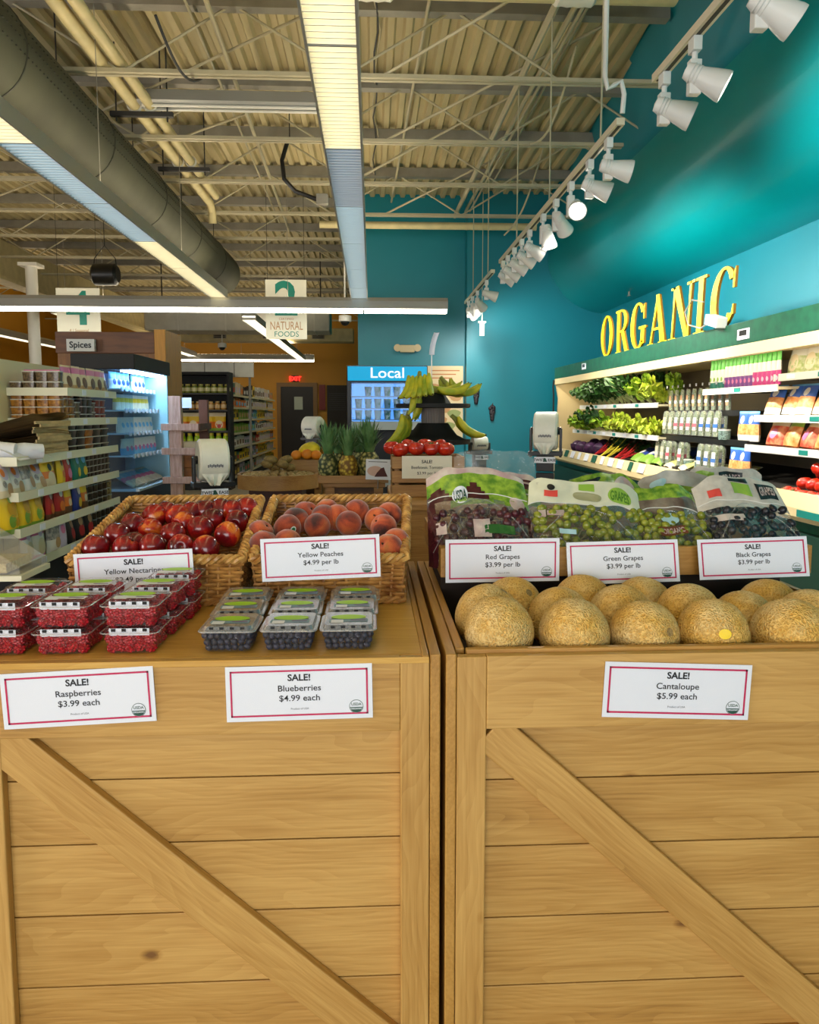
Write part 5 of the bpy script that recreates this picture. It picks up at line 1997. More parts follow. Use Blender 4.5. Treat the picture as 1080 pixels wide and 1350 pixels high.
def banana_bunch(label, loc, rot, n, spread=0.5, length=0.19, scale=1.0):
    t = thing('banana_bunch', label, 'bananas', loc, rot, 'banana bunches')
    for k in range(n):
        f = (k - (n - 1) / 2) / max(1, (n - 1) / 2)
        a = f * spread
        pts, rr = [], []
        R = length * 0.74
        for q in range(9):
            s = q / 8
            an = s * length / R
            x = R * (1 - math.cos(an)) + 0.015
            z = -R * math.sin(an)
            pts.append(Vector((x * math.cos(a), x * math.sin(a) + f * 0.05 * (1 - 0.4 * s), z + 0.012 * abs(f))))
            rr.append(0.021 * (0.38 if q == 0 else 0.75 if q == 1 else 1.0 if q < 6 else 0.85 if q == 6 else 0.6 if q == 7 else 0.22))
        m = MB().tube(pts, rr, 8)
        b = m.build('banana', M_ban, t, smooth=True, ang=60)
        MB().cyl(pts[-1], pts[-1] + (pts[-1] - pts[-2]) * 0.25, 0.0045, 6).build('blossom_tip', M_bantip, b)
    MB().cyl((0.008, 0, -0.01), (-0.012, 0, 0.03), 0.015, 8, r2=0.011).build('bunch_stem', mat('banana_stem', (140, 140, 60), 0.7), t, smooth=True)
    t.scale = (scale * 1.15,) * 3
    return t
zu = z1 + 0.008
P1 = at(553, 497, 4.86)
banana_bunch('big green yellow banana bunch standing at the front of the upper tier', P1, (0.10, -0.15, -1.9), 6, 0.55, 0.19)
banana_bunch('banana bunch lying at the left of the upper tier', at(545, 508, 4.9), (0.3, 0.75, 3.0), 3, 0.3, 0.20)
banana_bunch('banana bunch lying at the right front of the upper tier', at(573, 515, 4.85), (0.2, -1.05, 0.1), 3, 0.3, 0.21)
banana_bunch('single banana hand at the far right edge of the upper tier', at(602, 520, 5.05), (0.0, -1.2, 0.2), 2, 0.2, 0.16)
banana_bunch('dark green banana bunch behind the dome of the upper tier', at(585, 503, 5.12), (0, -0.3, 0.5), 3, 0.4, 0.16)
banana_bunch('banana bunch at the left of the lower tier', at(538, 549, 4.88), (0.1, 0.2, 2.75), 5, 0.45, 0.2)
banana_bunch('banana bunch at the right of the lower tier', at(600, 553, 4.9), (0.0, -0.35, 0.05), 5, 0.45, 0.2)
# price flag on the tower
a = at(570, 467, 4.96)
t = thing('price_flag', 'curled white price card on a thin stem above the bananas', 'sign', (a.x, 5.0, a.z))
MB().grid(lambda u, v: Vector(((u - 0.5) * 0.035 + 0.03 * v * v, 0.02 * math.sin(u * 3) - 0.03 * v, v * 0.14)), 6, 8).build('card', M_paper, t, smooth=True)
MB().cyl((0, 0, 0.0), (0, 0, z1 + 0.076 - a.z), 0.0035, 6).build('stem', M_metal, t)
m = put_text(MB(), 'BANANAS', 0.012, 0.006, 0.055, -0.02)
M_flagink = M_ink
# picture poster behind the bananas, on the far wall
a, b = at(563, 580, TW + 0.1), at(612, 482, TW + 0.1)
t = thing('wall_poster', 'cream food poster on the far teal wall behind the bananas', 'poster', (a.x, TW + 0.2, a.z))
MB().box(0, b.x - a.x, 0, 0.03, 0, b.z - a.z).build('panel', mat('poster_cream', (222, 202, 160), 0.6), t, bevel=0.004)
m = MB()
w_, h_ = b.x - a.x, b.z - a.z
for k, (u, v, r, mi_) in enumerate(((0.2, 0.7, 0.1, 0), (0.8, 0.6, 0.12, 0), (0.75, 0.35, 0.10, 1), (0.3, 0.25, 0.14, 0), (0.6, 0.18, 0.1, 1), (0.15, 0.45, 0.08, 1), (0.5, 0.42, 0.09, 0))):
    m.add([(w_ * u + r * math.cos(q) * (1 + 0.2 * math.sin(3 * q)), -0.002, h_ * v + r * 0.7 * math.sin(q)) for q in [2 * PI * j / 14 for j in range(14)]], [list(range(14))], mi_)
for k in range(3):
    m.box(w_ * 0.12, w_ * (0.9 - 0.1 * k), -0.002, -0.001, h_ * (0.93 - 0.05 * k), h_ * (0.945 - 0.05 * k), 2)
m.build('food_picture', [mat('poster_tan', (196, 150, 100), 0.6), mat('poster_green', (150, 160, 100), 0.6), mat('poster_rust', (190, 120, 70), 0.6)], t)

# ================================================================== left: snack gondola
M_shelf = mat('shelf_cream', (206, 196, 160), 0.5)
M_shelfback = mat('shelf_back_cream', (222, 208, 166), 0.6)
M_rail = mat('price_rail_cream', (226, 222, 196), 0.4)
GX = at(22, 604, 3.0).x
SPX = -1.64
zsf = [at(95, 511, 3.52).z, at(95, 551, 3.52).z, at(22, 603, 3.0).z, at(22, 650, 3.0).z, at(27, 698, 3.0).z, at(25, 745, 3.0).z]
ynear = [3.52, 3.52, 3.0, 3.0, 3.0, 3.0]
YFAR = 4.18
t = thing('store_shelf_unit', 'cream steel shelf unit of packaged snacks on the left', 'shelf unit', (GX, 3.6, 0))
m = MB()
m.box(SPX - 0.02 - GX, SPX - GX, 2.9 - 3.6, YFAR - 3.6, 0.05, 1.64)
m.build('back_panel', M_shelfback, t)
MB().box(SPX - 0.022 - GX, SPX + 0.002 - GX, 3.415 - 3.6, 3.421 - 3.6, 0.05, 1.641).build('panel_seam', M_greysteel, t)
m = MB()
m.box(SPX - 0.02 - GX - 0.02, -0.02, 3.0 - 3.6, YFAR - 3.6, 0.0, 0.12)
m.build('plinth', M_blackmatte, t)
MB().box(SPX - GX + 0.001, -0.05, 3.02 - 3.6, YFAR - 3.6, 0.1205, zsf[5] - 0.037).build('dark_underside', M_blackmatte, t)
for i, z in enumerate(zsf):
    x1 = 0.0
    y0 = ynear[i]
    MB().box(SPX - GX + 0.001, x1 - 0.0065, y0 - 3.593, YFAR - 3.6, z - 0.03, z - 0.018).build('shelf', M_shelf, t)
    m = MB()
    m.box(x1 - 0.006, x1, y0 - 3.6, YFAR - 3.6, z - 0.036, z)
    m.box(SPX - GX + 0.001, x1 - 0.006, y0 - 3.6, y0 + 0.006 - 3.6, z - 0.036, z)
    m.build('price_rail', M_rail, t)
    for k in range(3 if i > 1 else 2):
        y = y0 + 0.2 + 0.31 * k
        MB().cbox((x1 + 0.001, y - 3.6, z - 0.018), (0.002, 0.05, 0.026)).build('price_tag', M_paper, t)

M_tubclear = clear('clear_tub', gloss=0.3, haze=0.06, rough=0.1)
def tub(name, col, col2, w, d, h, lid=None, scale=60):
    def make():
        t_ = thing(name, 'x', 'snack tub')
        loft_ = MB()
        loft(loft_, [[(x, y, 0) for x, y in rrect(w * 0.88, d * 0.88, 0.008, 2)], [(x, y, h * 0.94) for x, y in rrect(w * 0.98, d * 0.98, 0.008, 2)]], cap0=True, cap1=True)
        loft_.build('contents', mat(name + '_contents', col, 0.35, c2=col2, scale=scale, coat=0.3), t_, smooth=True)
        MB().prism(rrect(w * 1.03, d * 1.03, 0.008, 2), h * 0.88, h).build('lid', lid or mat('tub_lid_clear', (196, 192, 180), 0.2), t_)
        return t_
    return Kind(make)
def tin(name, col, r, h, lidc=(150, 150, 146)):
    def make():
        t_ = thing(name, 'x', 'snack tub')
        MB().lathe([(r * 0.92, 0), (r, h * 0.15), (r, h * 0.88)], 14).build('contents', mat(name + '_contents', col, 0.3, var=0.5, scale=80), t_, smooth=True)
        MB().lathe([(r * 1.04, h * 0.88), (r * 1.04, h), (r * 0.8, h)], 14).build('lid', mat(name + '_lid', lidc, 0.3), t_, smooth=True)
        return t_
    return Kind(make)
def pouch(name, bands, w, h, d, cat='snack bag', motif=None, back=None):
    """stand-up pouch with printed bands: bands = [(v_from, material)] bottom to top, motif = (u, v, r, material)"""
    def make():
        t_ = thing(name, 'x', cat)
        mats = [b[1] for b in bands]
        def mi(u, v):
            k = 0
            for i_, b in enumerate(bands):
                if v >= b[0]:
                    k = i_
            return k
        def fn(s):
            def g(u, v):
                v = min(1.0, max(0.0, v))
                e = (1 - abs(2 * u - 1) ** 4) * max(0.0, (1 - v) ** 0.7) * (0.55 + 0.45 * math.sin(min(1, v * 2.2) * PI / 2))
                return Vector(((u - 0.5) * w * (1 - 0.04 * math.sin(v * PI)), s * (d / 2 * e + 0.0015), v * h))
            return g
        m_ = MB().grid(fn(-1), 10, 14, mi)
        m_.grid(lambda u, v: fn(1)(1 - u, v), 10, 14, mi)
        m_.build('pouch_film', mats, t_, smooth=True)
        for k_, (u, v, r, mm, *txt) in enumerate(motif or []):
            m2 = MB()
            f = fn(-1)
            n = 14
            vs = [f(u + r * math.cos(2 * PI * j / n), v + r * w / h * math.sin(2 * PI * j / n)) + Vector((0, -0.0015, 0)) for j in range(n)]
            c_ = f(u, v) + Vector((0, -0.0015, 0))
            m2.add([c_] + vs, [(0, 1 + j, 1 + (j + 1) % n) for j in range(n)])
            m2.build('print_patch', mm, t_)
        return t_
    return Kind(make)

W_ = lambda n, c, **k: mat('print_' + n, c, 0.35, **k)
P_white, P_cream, P_yellow, P_red, P_green, P_pink, P_brown, P_black, P_blue, P_orange, P_tan, P_lav = W_('white', (226, 222, 214)), W_('cream', (220, 204, 170)), W_('yellow', (232, 192, 32)), W_('red', (180, 34, 34)), W_('green', (18, 110, 90)), W_('pink', (214, 120, 168)), W_('brown', (104, 66, 38)), W_('black', (26, 24, 26)), W_('blue', (34, 56, 130)), W_('orange', (226, 120, 40)), W_('tan', (190, 150, 104)), W_('lavender', (206, 190, 214))
P_lgreen, P_sky = W_('lightgreen', (130, 170, 60)), W_('sky', (110, 180, 220))

def on_shelf(kind, si, y, x=None, z=0, rz=PI / 2, label='', group='', tilt=0, scale=1.0):
    return kind.place((GX - 0.045 if x is None else x, y, zsf[si] + z + 0.0005 - (0.018 if True else 0) + (0.018 if False else 0)), (tilt, 0, rz), label, group, scale)

rng = random.Random(31)
# top shelf: tubs of mixed snacks at the near end, bags after them
k_brown = tub('nut_tub', (120, 96, 66), (70, 54, 38), 0.056, 0.056, 0.046, scale=120)
for st, (x, n) in enumerate(((-1.606, 1), (-1.548, 2), (-1.490, 2), (-1.438, 2))):
    for l in range(n):
        on_shelf(k_brown, 0, 3.56, x, l * 0.047, 0, 'clear tub of brown nuts on the top shelf end, stack %s from the spine, %s up' % (ORD[st], ORD[l]), 'nut tubs on the top shelf')
k_bagp = pouch('trail_mix_bag', [(0, P_tan), (0.3, P_cream), (0.75, P_pink), (0.9, P_cream)], 0.095, 0.125, 0.04, motif=[(0.5, 0.4, 0.28, P_brown)])
for j in range(6):
    on_shelf(k_bagp, 0, 3.64 + 0.095 * j, None, 0, PI / 2 + rng.uniform(-.1, .1), 'pink and cream snack bag on the top shelf, %s from the near corner' % ORD[j], 'snack bags on the top shelf', rng.uniform(-.1, .05))
k_ribbon = pouch('ribbon_bag', [(0, P_brown), (0.72, P_cream), (0.84, P_pink)], 0.08, 0.105, 0.05)
for j in range(3):
    on_shelf(k_ribbon, 0, 3.66, -1.58 + 0.065 * j, 0.0, 0.0, 'brown nut bag tied with pink ribbon behind the tubs, %s from the spine' % ORD[j], 'ribbon tied nut bags')
# second shelf
k_amber = tub('dried_fruit_tub', (190, 130, 46), (120, 70, 22), 0.056, 0.056, 0.034, scale=70)
k_dark = tub('chocolate_tub', (62, 42, 32), (30, 22, 18), 0.075, 0.07, 0.036, scale=70)
k_redt = tub('red_berry_tub', (150, 54, 36), (104, 34, 24), 0.062, 0.062, 0.034, scale=70)
for st, x in enumerate((-1.606, -1.548, -1.490, -1.438)):
    for l in range(4):
        on_shelf(k_amber, 1, 3.56, x, l * 0.0345, 0, 'clear tub of amber dried fruit at the shelf end, stack %s from the spine, %s up' % (ORD[st], ORD[l]), 'dried fruit tubs on the second shelf')
for st in range(8):
    kk, nm_ = ((k_amber, 'amber dried fruit'), (k_brown, 'pale nuts'), (k_dark, 'dark chocolate'), (k_redt, 'red berries'))[(0, 0, 1, 2, 2, 1, 3, 3)[st]]
    for l in range(3 if st > 5 else 4 if st not in (2, 5) else 2):
        on_shelf(kk, 1, 3.63 + 0.068 * st, -1.445, l * (0.047 if kk is k_brown else 0.037), PI / 2, 'clear tub of %s on the second shelf, %s stack past the corner, %s up' % (nm_, ORD[st], ORD[l]), 'stacked tubs on the second shelf')
# third shelf: paper bags, folded white bags, black tubs
M_kraft = mat('kraft_brown', (206, 176, 124), 0.8, var=0.12, scale=14)
for i in range(11):
    y0 = 3.06 + 0.012 * rng.uniform(-1, 1)
    m = MB()
    sl = 0.055
    m.grid(lambda u, v: Vector(((u - 0.5) * 0.24, (v - 0.5) * 0.36, 0.010 + 0.004 * math.sin(v * 6 + i) - sl * 1.1 * (0.5 - u) * (0.3 + i / 12.0))), 6, 8)
    m.grid(lambda u, v: Vector(((u - 0.5) * 0.24, (v - 0.5) * 0.36, 0.001 + 0.004 * math.sin(v * 6 + i) - sl * 1.1 * (0.5 - u) * (0.3 + i / 12.0))), 6, 8)
    m.box(0.118, 0.124, -0.17, 0.17, -0.001, 0.011)
    o = m.build('paper_bag', M_kraft, None, (GX - 0.115 + rng.uniform(-.012, .012), 3.33 + rng.uniform(-.01, .01), zsf[2] + 0.002 + 0.0125 * i), (0, 0, rng.uniform(-.04, .04)))
    tag(o, 'flat brown paper bag in the pile on the third shelf, %s up from the bottom' % ORD[i], 'paper bag', 'brown paper bags on the third shelf')
M_whitepoly = mat('white_poly_bag', (220, 220, 224), 0.4, bump=0.4, bscale=20)
for j, (x, y, s) in enumerate(((GX - 0.10, 3.05, 1.0), (GX - 0.02, 3.12, 0.9))):
    m = MB().tube([(-0.09, 0, 0.036), (0.0, 0.0, 0.040), (0.07, 0.012, 0.036)], [0.034, 0.038, 0.034], 14)
    m.grid(lambda u, v: Vector((0.02 + 0.09 * u, -0.05 + 0.1 * v, 0.05 - 0.045 * u ** 1.5)), 6, 4)
    o = m.build('folded_bag', M_whitepoly, None, (x, y, zsf[2] - 0.017), (0, 0, 0.5 * j), smooth=True)
    o.scale = (s, s, s)
    tag(o, ['rolled white plastic bag at the near end of the third shelf', 'second rolled white plastic bag beside the brown paper pile'][j], 'plastic bag', 'white bags on the third shelf')
k_blk = tub('black_tub', (26, 24, 22), (40, 34, 28), 0.10, 0.08, 0.036, scale=50)
k_ora = tub('orange_tub', (190, 116, 40), (140, 76, 24), 0.10, 0.08, 0.036, scale=50)
for st in range(5):
    for l in range(4 if st != 2 else 4):
        kk = k_ora if st == 2 and l < 3 else k_blk
        on_shelf(kk, 2, 3.63 + 0.108 * st, -1.435, l * 0.037, PI / 2, '%s on the third shelf, %s stack past the paper bags, %s up' % ('clear tub of orange snacks' if kk is k_ora else 'dark lidded tub', ORD[st], ORD[l]), 'flat tubs on the third shelf')
# fourth shelf: pouches then stacked tubs
def run(si, specs, y0, group):
    y = y0
    for j, (k, dy, lab, ti) in enumerate(specs):
        on_shelf(k, si, y, None, 0, PI / 2 + rng.uniform(-.12, .12), lab, group, ti)
        y += dy
k_wh = pouch('white_pouch', [(0, P_cream), (0.2, P_white), (0.92, P_lav)], 0.12, 0.13, 0.05, motif=[(0.62, 0.22, 0.22, P_tan), (0.5, 0.78, 0.3, P_lav), (0.4, 0.74, 0.14, P_orange), (0.3, 0.4, 0.12, W_('greyphoto', (110, 108, 112), c2=(190, 180, 170), scale=60))])
k_gr = pouch('grey_pouch', [(0, P_white), (0.45, W_('greyphoto', (110, 108, 112), c2=(190, 180, 170), scale=60))], 0.12, 0.13, 0.05, motif=[(0.6, 0.3, 0.2, P_tan)])
k_yel = pouch('yellow_pouch', [(0, P_cream), (0.3, P_orange), (0.5, P_yellow)], 0.12, 0.145, 0.05, motif=[(0.5, 0.62, 0.14, P_black), (0.5, 0.28, 0.26, P_cream)])
k_yr = pouch('amber_pouch', [(0, P_yellow), (0.85, P_orange)], 0.09, 0.145, 0.05, motif=[(0.5, 0.35, 0.2, P_orange), (0.5, 0.7, 0.16, P_brown)])
k_re = pouch('red_pouch', [(0, P_red), (0.9, P_brown)], 0.09, 0.14, 0.05, motif=[(0.5, 0.35, 0.26, P_pink), (0.5, 0.72, 0.16, P_white)])
k_gn = pouch('green_pouch', [(0, P_green), (0.72, P_green), (0.9, P_sky)], 0.10, 0.15, 0.06, motif=[(0.55, 0.32, 0.22, P_yellow), (0.5, 0.7, 0.2, P_sky)])
run(3, [(k_wh, 0.10, 'white snack pouch nearest the front on the fourth shelf', -.15), (k_wh, 0.11, 'second white snack pouch on the fourth shelf with a brown picture', -.2), (k_gr, 0.10, 'grey printed pouch on the fourth shelf leaning back', -.25), (k_wh, 0.09, 'leaning white pouch between the grey and yellow ones, fourth shelf', -.35), (k_yel, 0.12, 'yellow snack pouch with dark lettering on the fourth shelf', -.12), (k_yr, 0.075, 'narrow amber pouch on the fourth shelf', -.05), (k_re, 0.09, 'red pouch on the fourth shelf beside the amber one', -.05), (k_gn, 0.085, 'first green pouch on the fourth shelf', 0), (k_gn, 0.1, 'second green pouch with a yellow spot on the fourth shelf', -.04)], 2.99, 'pouches on the fourth shelf')
k_cup = tub('spice_cup', (72, 54, 40), (36, 26, 22), 0.052, 0.052, 0.031, scale=60)
for st in range(7):
    for l in range(4):
        on_shelf(k_cup, 3, 3.80 + 0.055 * st, -1.435, l * 0.0315, PI / 2, 'small brown filled tub on the fourth shelf, %s stack past the green pouches, %s up' % (ORD[st], ORD[l]), 'small tubs on the fourth shelf')
# fifth shelf
k_yb = pouch('yellow_bag', [(0, P_lgreen), (0.16, P_yellow), (0.9, P_yellow)], 0.13, 0.15, 0.07, motif=[(0.5, 0.66, 0.26, W_('gold', (214, 160, 20))), (0.4, 0.34, 0.2, P_lgreen), (0.66, 0.30, 0.14, W_('gold', (214, 160, 20))), (0.5, 0.9, 0.12, P_lgreen)])
k_rb = pouch('red_bag', [(0, P_brown), (0.2, P_red), (0.8, P_red)], 0.09, 0.145, 0.05, motif=[(0.5, 0.36, 0.26, P_orange), (0.5, 0.75, 0.18, P_white)])
k_ob = pouch('amber_bag', [(0, P_brown), (0.3, P_orange), (0.6, P_yellow)], 0.09, 0.15, 0.05, motif=[(0.5, 0.4, 0.2, P_cream)])
k_bb = pouch('blue_bag', [(0, P_blue), (0.4, P_blue), (0.9, P_blue)], 0.10, 0.155, 0.06, motif=[(0.5, 0.68, 0.22, P_white), (0.5, 0.3, 0.24, P_yellow)])
run(4, [(k_yb, 0.12, 'yellow snack bag nearest the front on the fifth shelf', 0), (k_yb, 0.12, 'second yellow snack bag on the fifth shelf', 0), (k_yb, 0.13, 'third yellow snack bag on the fifth shelf', -.05), (k_rb, 0.11, 'red bag beside the yellow bags on the fifth shelf', 0), (k_rb, 0.085, 'second red bag on the fifth shelf, darker', 0), (k_ob, 0.11, 'amber bag right of the red bags on the fifth shelf', 0), (k_bb, 0.085, 'blue bag with a white logo patch on the fifth shelf', 0), (k_ob, 0.1, 'orange bag behind the blue one on the fifth shelf', 0)], 3.0, 'bags on the fifth shelf')
k_tin = tin('nut_cup', (70, 58, 44), 0.032, 0.036)
k_tinp = tin('pale_nut_cup', (176, 146, 94), 0.032, 0.036)
for st in range(6):
    for l in range(4):
        kk = k_tinp if st > 4 else k_tin
        on_shelf(kk, 4, 3.80 + 0.068 * st, -1.435, l * 0.0365, 0, 'round lidded cup of %s nuts on the fifth shelf, %s stack past the bags, %s up' % ('pale' if kk is k_tinp else 'dark', ORD[st], ORD[l]), 'round cups on the fifth shelf')
# sixth shelf
k_pk = pouch('pink_bag', [(0, P_pink), (0.15, P_white), (0.7, P_pink)], 0.12, 0.14, 0.05, motif=[(0.5, 0.36, 0.3, P_cream), (0.5, 0.82, 0.2, P_lav)])
k_wl = pouch('lavender_bag', [(0, P_lav), (0.85, P_white)], 0.10, 0.145, 0.05, motif=[(0.5, 0.6, 0.2, P_pink)])
k_bk = pouch('dark_bag', [(0, P_black), (0.75, W_('olive', (70, 80, 40)))], 0.11, 0.15, 0.05, motif=[(0.5, 0.32, 0.26, P_red), (0.5, 0.62, 0.2, P_tan)])
run(5, [(k_pk, 0.11, 'pink snack bag nearest the front on the sixth shelf', 0), (k_pk, 0.15, 'second pink snack bag on the sixth shelf', 0), (k_gr, 0.08, 'grey printed pouch on the sixth shelf', 0), (k_wl, 0.12, 'pale lavender bag on the sixth shelf', 0), (k_bk, 0.10, 'dark bag with a red picture on the sixth shelf', -.12), (k_bk, 0.11, 'second dark bag on the sixth shelf', -.05), (k_bk, 0.1, 'third dark bag on the sixth shelf', 0)], 3.14, 'bags on the sixth shelf')
for st in range(6):
    for l in range(4 if st % 2 else 3):
        on_shelf(k_tin, 5, 3.84 + 0.066 * st, -1.435, l * 0.0365, 0, 'round lidded cup of dark nuts on the sixth shelf, %s stack past the bags, %s up' % (ORD[st], ORD[l]), 'round cups on the sixth shelf')
# clear scoop bin at the near left edge
p = at(8, 712, 2.75)
t = thing('bulk_bin', 'clear slanted bulk food bin at the left edge of the shelves', 'bulk bin', (p.x - 0.14, 2.82, p.z - 0.12))
m = MB()
m.prism([(-0.12, 0), (0.20, 0.0), (0.20, 0.03), (0.02, 0.15), (-0.12, 0.15)], -0.11, 0.11, axis='y')
m.build('clear_body', clear('bulk_bin_acrylic', gloss=0.3, haze=0.14, rough=0.15), t, bevel=0.004)
MB().box(-0.11, 0.15, -0.10, 0.10, 0.006, 0.04).build('contents', mat('oat_flakes', (214, 196, 140), 0.8, c2=(180, 156, 100), scale=90), t)
MB().box(-0.13, 0.21, -0.12, 0.12, -0.02, -0.0005).build('bin_shelf', M_rail, t)
MB().box(-0.13, -0.10, -0.12, 0.12, -(p.z - 0.12), -0.0205).build('bin_leg', M_blackmatte, t)

# ================================================================== open cooler behind the snack shelves
CY0, CY1 = 4.62, 5.42
cx0, cx1 = at(92, 470, CY0).x, at(177, 470, CY0).x
zt_ = at(140, 466, CY0).z
t = thing('open_cooler', 'black open front cooler with blue lit shelves behind the snack shelf unit', 'cooler', ((cx0 + cx1) / 2, (CY0 + CY1) / 2, 0))
hx, hy = (cx1 - cx0) / 2, (CY1 - CY0) / 2
M_cblue = mat('cooler_back_blue', (20, 62, 110), 0.4)
zh = at(177, 487, CY0).z
m = MB().box(-hx, hx, -hy, hy, zh, zt_)
m.build('header', M_blackmatte, t, bevel=0.006)
m = MB()
m.prism([(-hx, 0), (hx - 0.06, 0), (hx + 0.03, 0.80), (hx - 0.005, 0.93), (-hx, 0.93)], -hy, hy, axis='y')
m.build('base', M_black, t, bevel=0.005)
MB().box(-hx, -hx + 0.05, -hy, hy, 0.93, zh).build('back_wall', M_cblue, t)
MB().box(-hx + 0.05, hx - 0.02, hy - 0.02, hy, 0.93, zh).build('far_side', mat('cooler_side_pale', (150, 190, 200), 0.3), t)
MB().box(-hx + 0.05, hx - 0.02, -hy, -hy + 0.008, 0.93, zh).build('glass_side', clear('cooler_side_glass', tint=(215, 235, 250), gloss=0.12, haze=0.02, rough=0.03), t)
MB().box(hx - 0.10, hx - 0.03, -hy + 0.05, hy - 0.05, zh - 0.012, zh - 0.001).build('lamp', emis('cooler_lamp_glow', (176, 218, 255), 34), t)
zc = [1.55, 1.42, 1.28, 1.145]
for i, z in enumerate(zc):
    f = hx - 0.10 + 0.02 * i
    MB().box(-hx + 0.05, f, -hy + 0.02, hy - 0.03, z - 0.008, z).build('shelf', mat('cooler_shelf_pale', (180, 205, 220), 0.3), t)
    for k in range(9):
        y = -hy + 0.06 + k * (2 * hy - 0.12) / 8
        MB().cbox((f + 0.004, y, z - 0.004), (0.006, 0.04, 0.026)).build('price_tag', M_paper, t)
MB().box(-hx + 0.05, hx + 0.002, -hy + 0.01, hy - 0.02, 0.93, 0.945).build('deck', mat('cooler_deck_white', (190, 205, 215), 0.35), t)
cxm = (cx0 + cx1) / 2
kc = [pouch('dairy_pouch', [(0, P_white), (0.6, P_sky)], 0.075, 0.10, 0.04, 'chilled pack', [(0.5, 0.4, 0.25, P_blue)]), pouch('cheese_pouch', [(0, P_cream), (0.5, P_yellow), (0.8, P_white)], 0.075, 0.095, 0.04, 'chilled pack'), pouch('white_dairy_pouch', [(0, P_white), (0.7, P_white)], 0.08, 0.095, 0.05, 'chilled pack', [(0.5, 0.5, 0.2, P_sky)]), pouch('pale_dairy_pouch', [(0, P_sky), (0.4, P_white)], 0.08, 0.10, 0.05, 'chilled pack', [(0.5, 0.4, 0.2, P_pink)])]
for i, z in enumerate(zc):
    for j in range(8):
        if i == 0 and j in (4,):
            continue
        kc[i].place((cxm + hx - 0.16 + 0.02 * i, CY0 + 0.08 + 0.083 * j, z + 0.001), (0, 0, PI / 2 - 0.25), 'chilled pack in the open cooler, %s shelf from the top, %s from the near end' % (ORD[i], ORD[j]), 'chilled packs in the open cooler')
kd = pouch('flat_chilled_pack', [(0, P_white), (0.35, P_pink), (0.6, P_sky), (0.85, P_white)], 0.10, 0.16, 0.03, 'chilled pack')
for j in range(7):
    kd.place((cxm + hx - 0.04, CY0 + 0.08 + 0.095 * j, 0.955), (-1.05, 0, PI / 2), 'flat chilled pack lying in the bottom of the open cooler, %s from the near end' % ORD[j], 'flat packs in the cooler bottom')

# wooden facade with a spices sign, and its yellow post
FY = 6.3
a, b = at(72, 437, FY), at(218, 437, FY)
M_facade = mat('walnut_panel', (104, 62, 30), 0.5, c2=(82, 46, 22), scale=5, stretch=(1, 1, 6))
M_facade2 = mat('oak_panel_dark', (136, 88, 36), 0.5, c2=(112, 70, 26), scale=5, stretch=(6, 1, 1))
t = thing('wooden_facade', 'tall brown wooden shelf end with a spices sign behind the open cooler', 'shelf end', ((a.x + b.x) / 2, FY, 0))
hw = (b.x - a.x) / 2
MB().box(-hw, hw - 0.09, 0, 0.5, a.z - 0.17, a.z).build('top_panel', M_facade, t, bevel=0.004)
MB().box(-hw + 0.012, hw - 0.09, 0.01, 0.5, 0, a.z - 0.171).build('lower_panel', M_facade2, t)
MB().box(hw - 0.088, hw, -0.01, 0.5, 0, a.z + 0.02).build('end_post', mat('golden_post', (190, 132, 40), 0.5, var=0.1, scale=6, stretch=(8, 8, 1)), t, bevel=0.003)
s0, s1 = at(88, 463, FY - 0.06), at(124, 447, FY - 0.06)
sg = MB().box(0, s1.x - s0.x, 0, 0.04, 0, s1.z - s0.z).build('spices_sign', mat('sign_silver', (196, 196, 190), 0.4), t, (s0.x - (a.x + b.x) / 2, -0.06, s0.z))
m = put_text(MB(), 'Spices', 0.07, (s1.x - s0.x) / 2, 0.028, -0.003, 0.02)
m.build('lettering', M_ink, sg)

# pinkish wooden ladder rack
RY = 5.0
M_pinkwood = mat('pink_washed_wood', (204, 166, 152), 0.7, c2=(178, 136, 120), scale=12, stretch=(6, 6, 1))
M_redwood = mat('red_brown_wood', (110, 60, 36), 0.6, var=0.2, scale=8)
a = at(230, 522, RY)
t = thing('ladder_rack', 'pinkish wooden ladder rack beside the open cooler', 'rack', (a.x, RY, 0))
MB().box(-0.042, 0.036, 0, 0.05, 0, a.z).build('front_post', M_pinkwood, t, bevel=0.002)
MB().box(0.085, 0.145, 0.30, 0.35, 0, a.z - 0.02).build('rear_post', M_redwood, t, bevel=0.002)
for z in (at(230, 563, RY).z, at(230, 595, RY).z, at(230, 633, RY).z):
    MB().box(-0.09, 0.15, -0.012, -0.001, z - 0.022, z + 0.022).build('cross_slat', M_pinkwood, t, bevel=0.002)
    MB().box(-0.04, 0.14, 0.051, 0.299, z - 0.03, z - 0.018).build('shelf', M_pinkwood, t)
    MB().box(0.146, 0.158, 0.0, 0.35, z - 0.022, z + 0.022).build('side_slat', M_redwood, t)
b = at(243, 527, RY + 0.3)
tag(MB().box(-0.05, 0.05, 0, 0.004, 0, 0.07).build('price_card', M_paper, None, (b.x, RY + 0.29, a.z - 0.075)), 'small white card at the top of the pinkish ladder rack', 'sign')
M_carton = mat('carton_orange_brown', (170, 104, 44), 0.6, var=0.25, scale=20)
for j, z in enumerate((at(230, 633, RY).z - 0.017, at(230, 633, RY).z + 0.075, at(230, 595, RY).z - 0.017)):
    h_ = 0.09 if j < 2 else 0.075
    tag(MB().box(-0.07, 0.07, 0, 0.14, 0, h_).build('snack_carton', [M_carton, M_carton, P_cream][j], None, (a.x + 0.06, RY + 0.08, z), bevel=0.003), ['orange brown carton at the bottom of the ladder rack', 'orange brown carton stacked on another on the ladder rack', 'cream carton on the middle shelf of the ladder rack'][j], 'carton', 'cartons on the ladder rack')

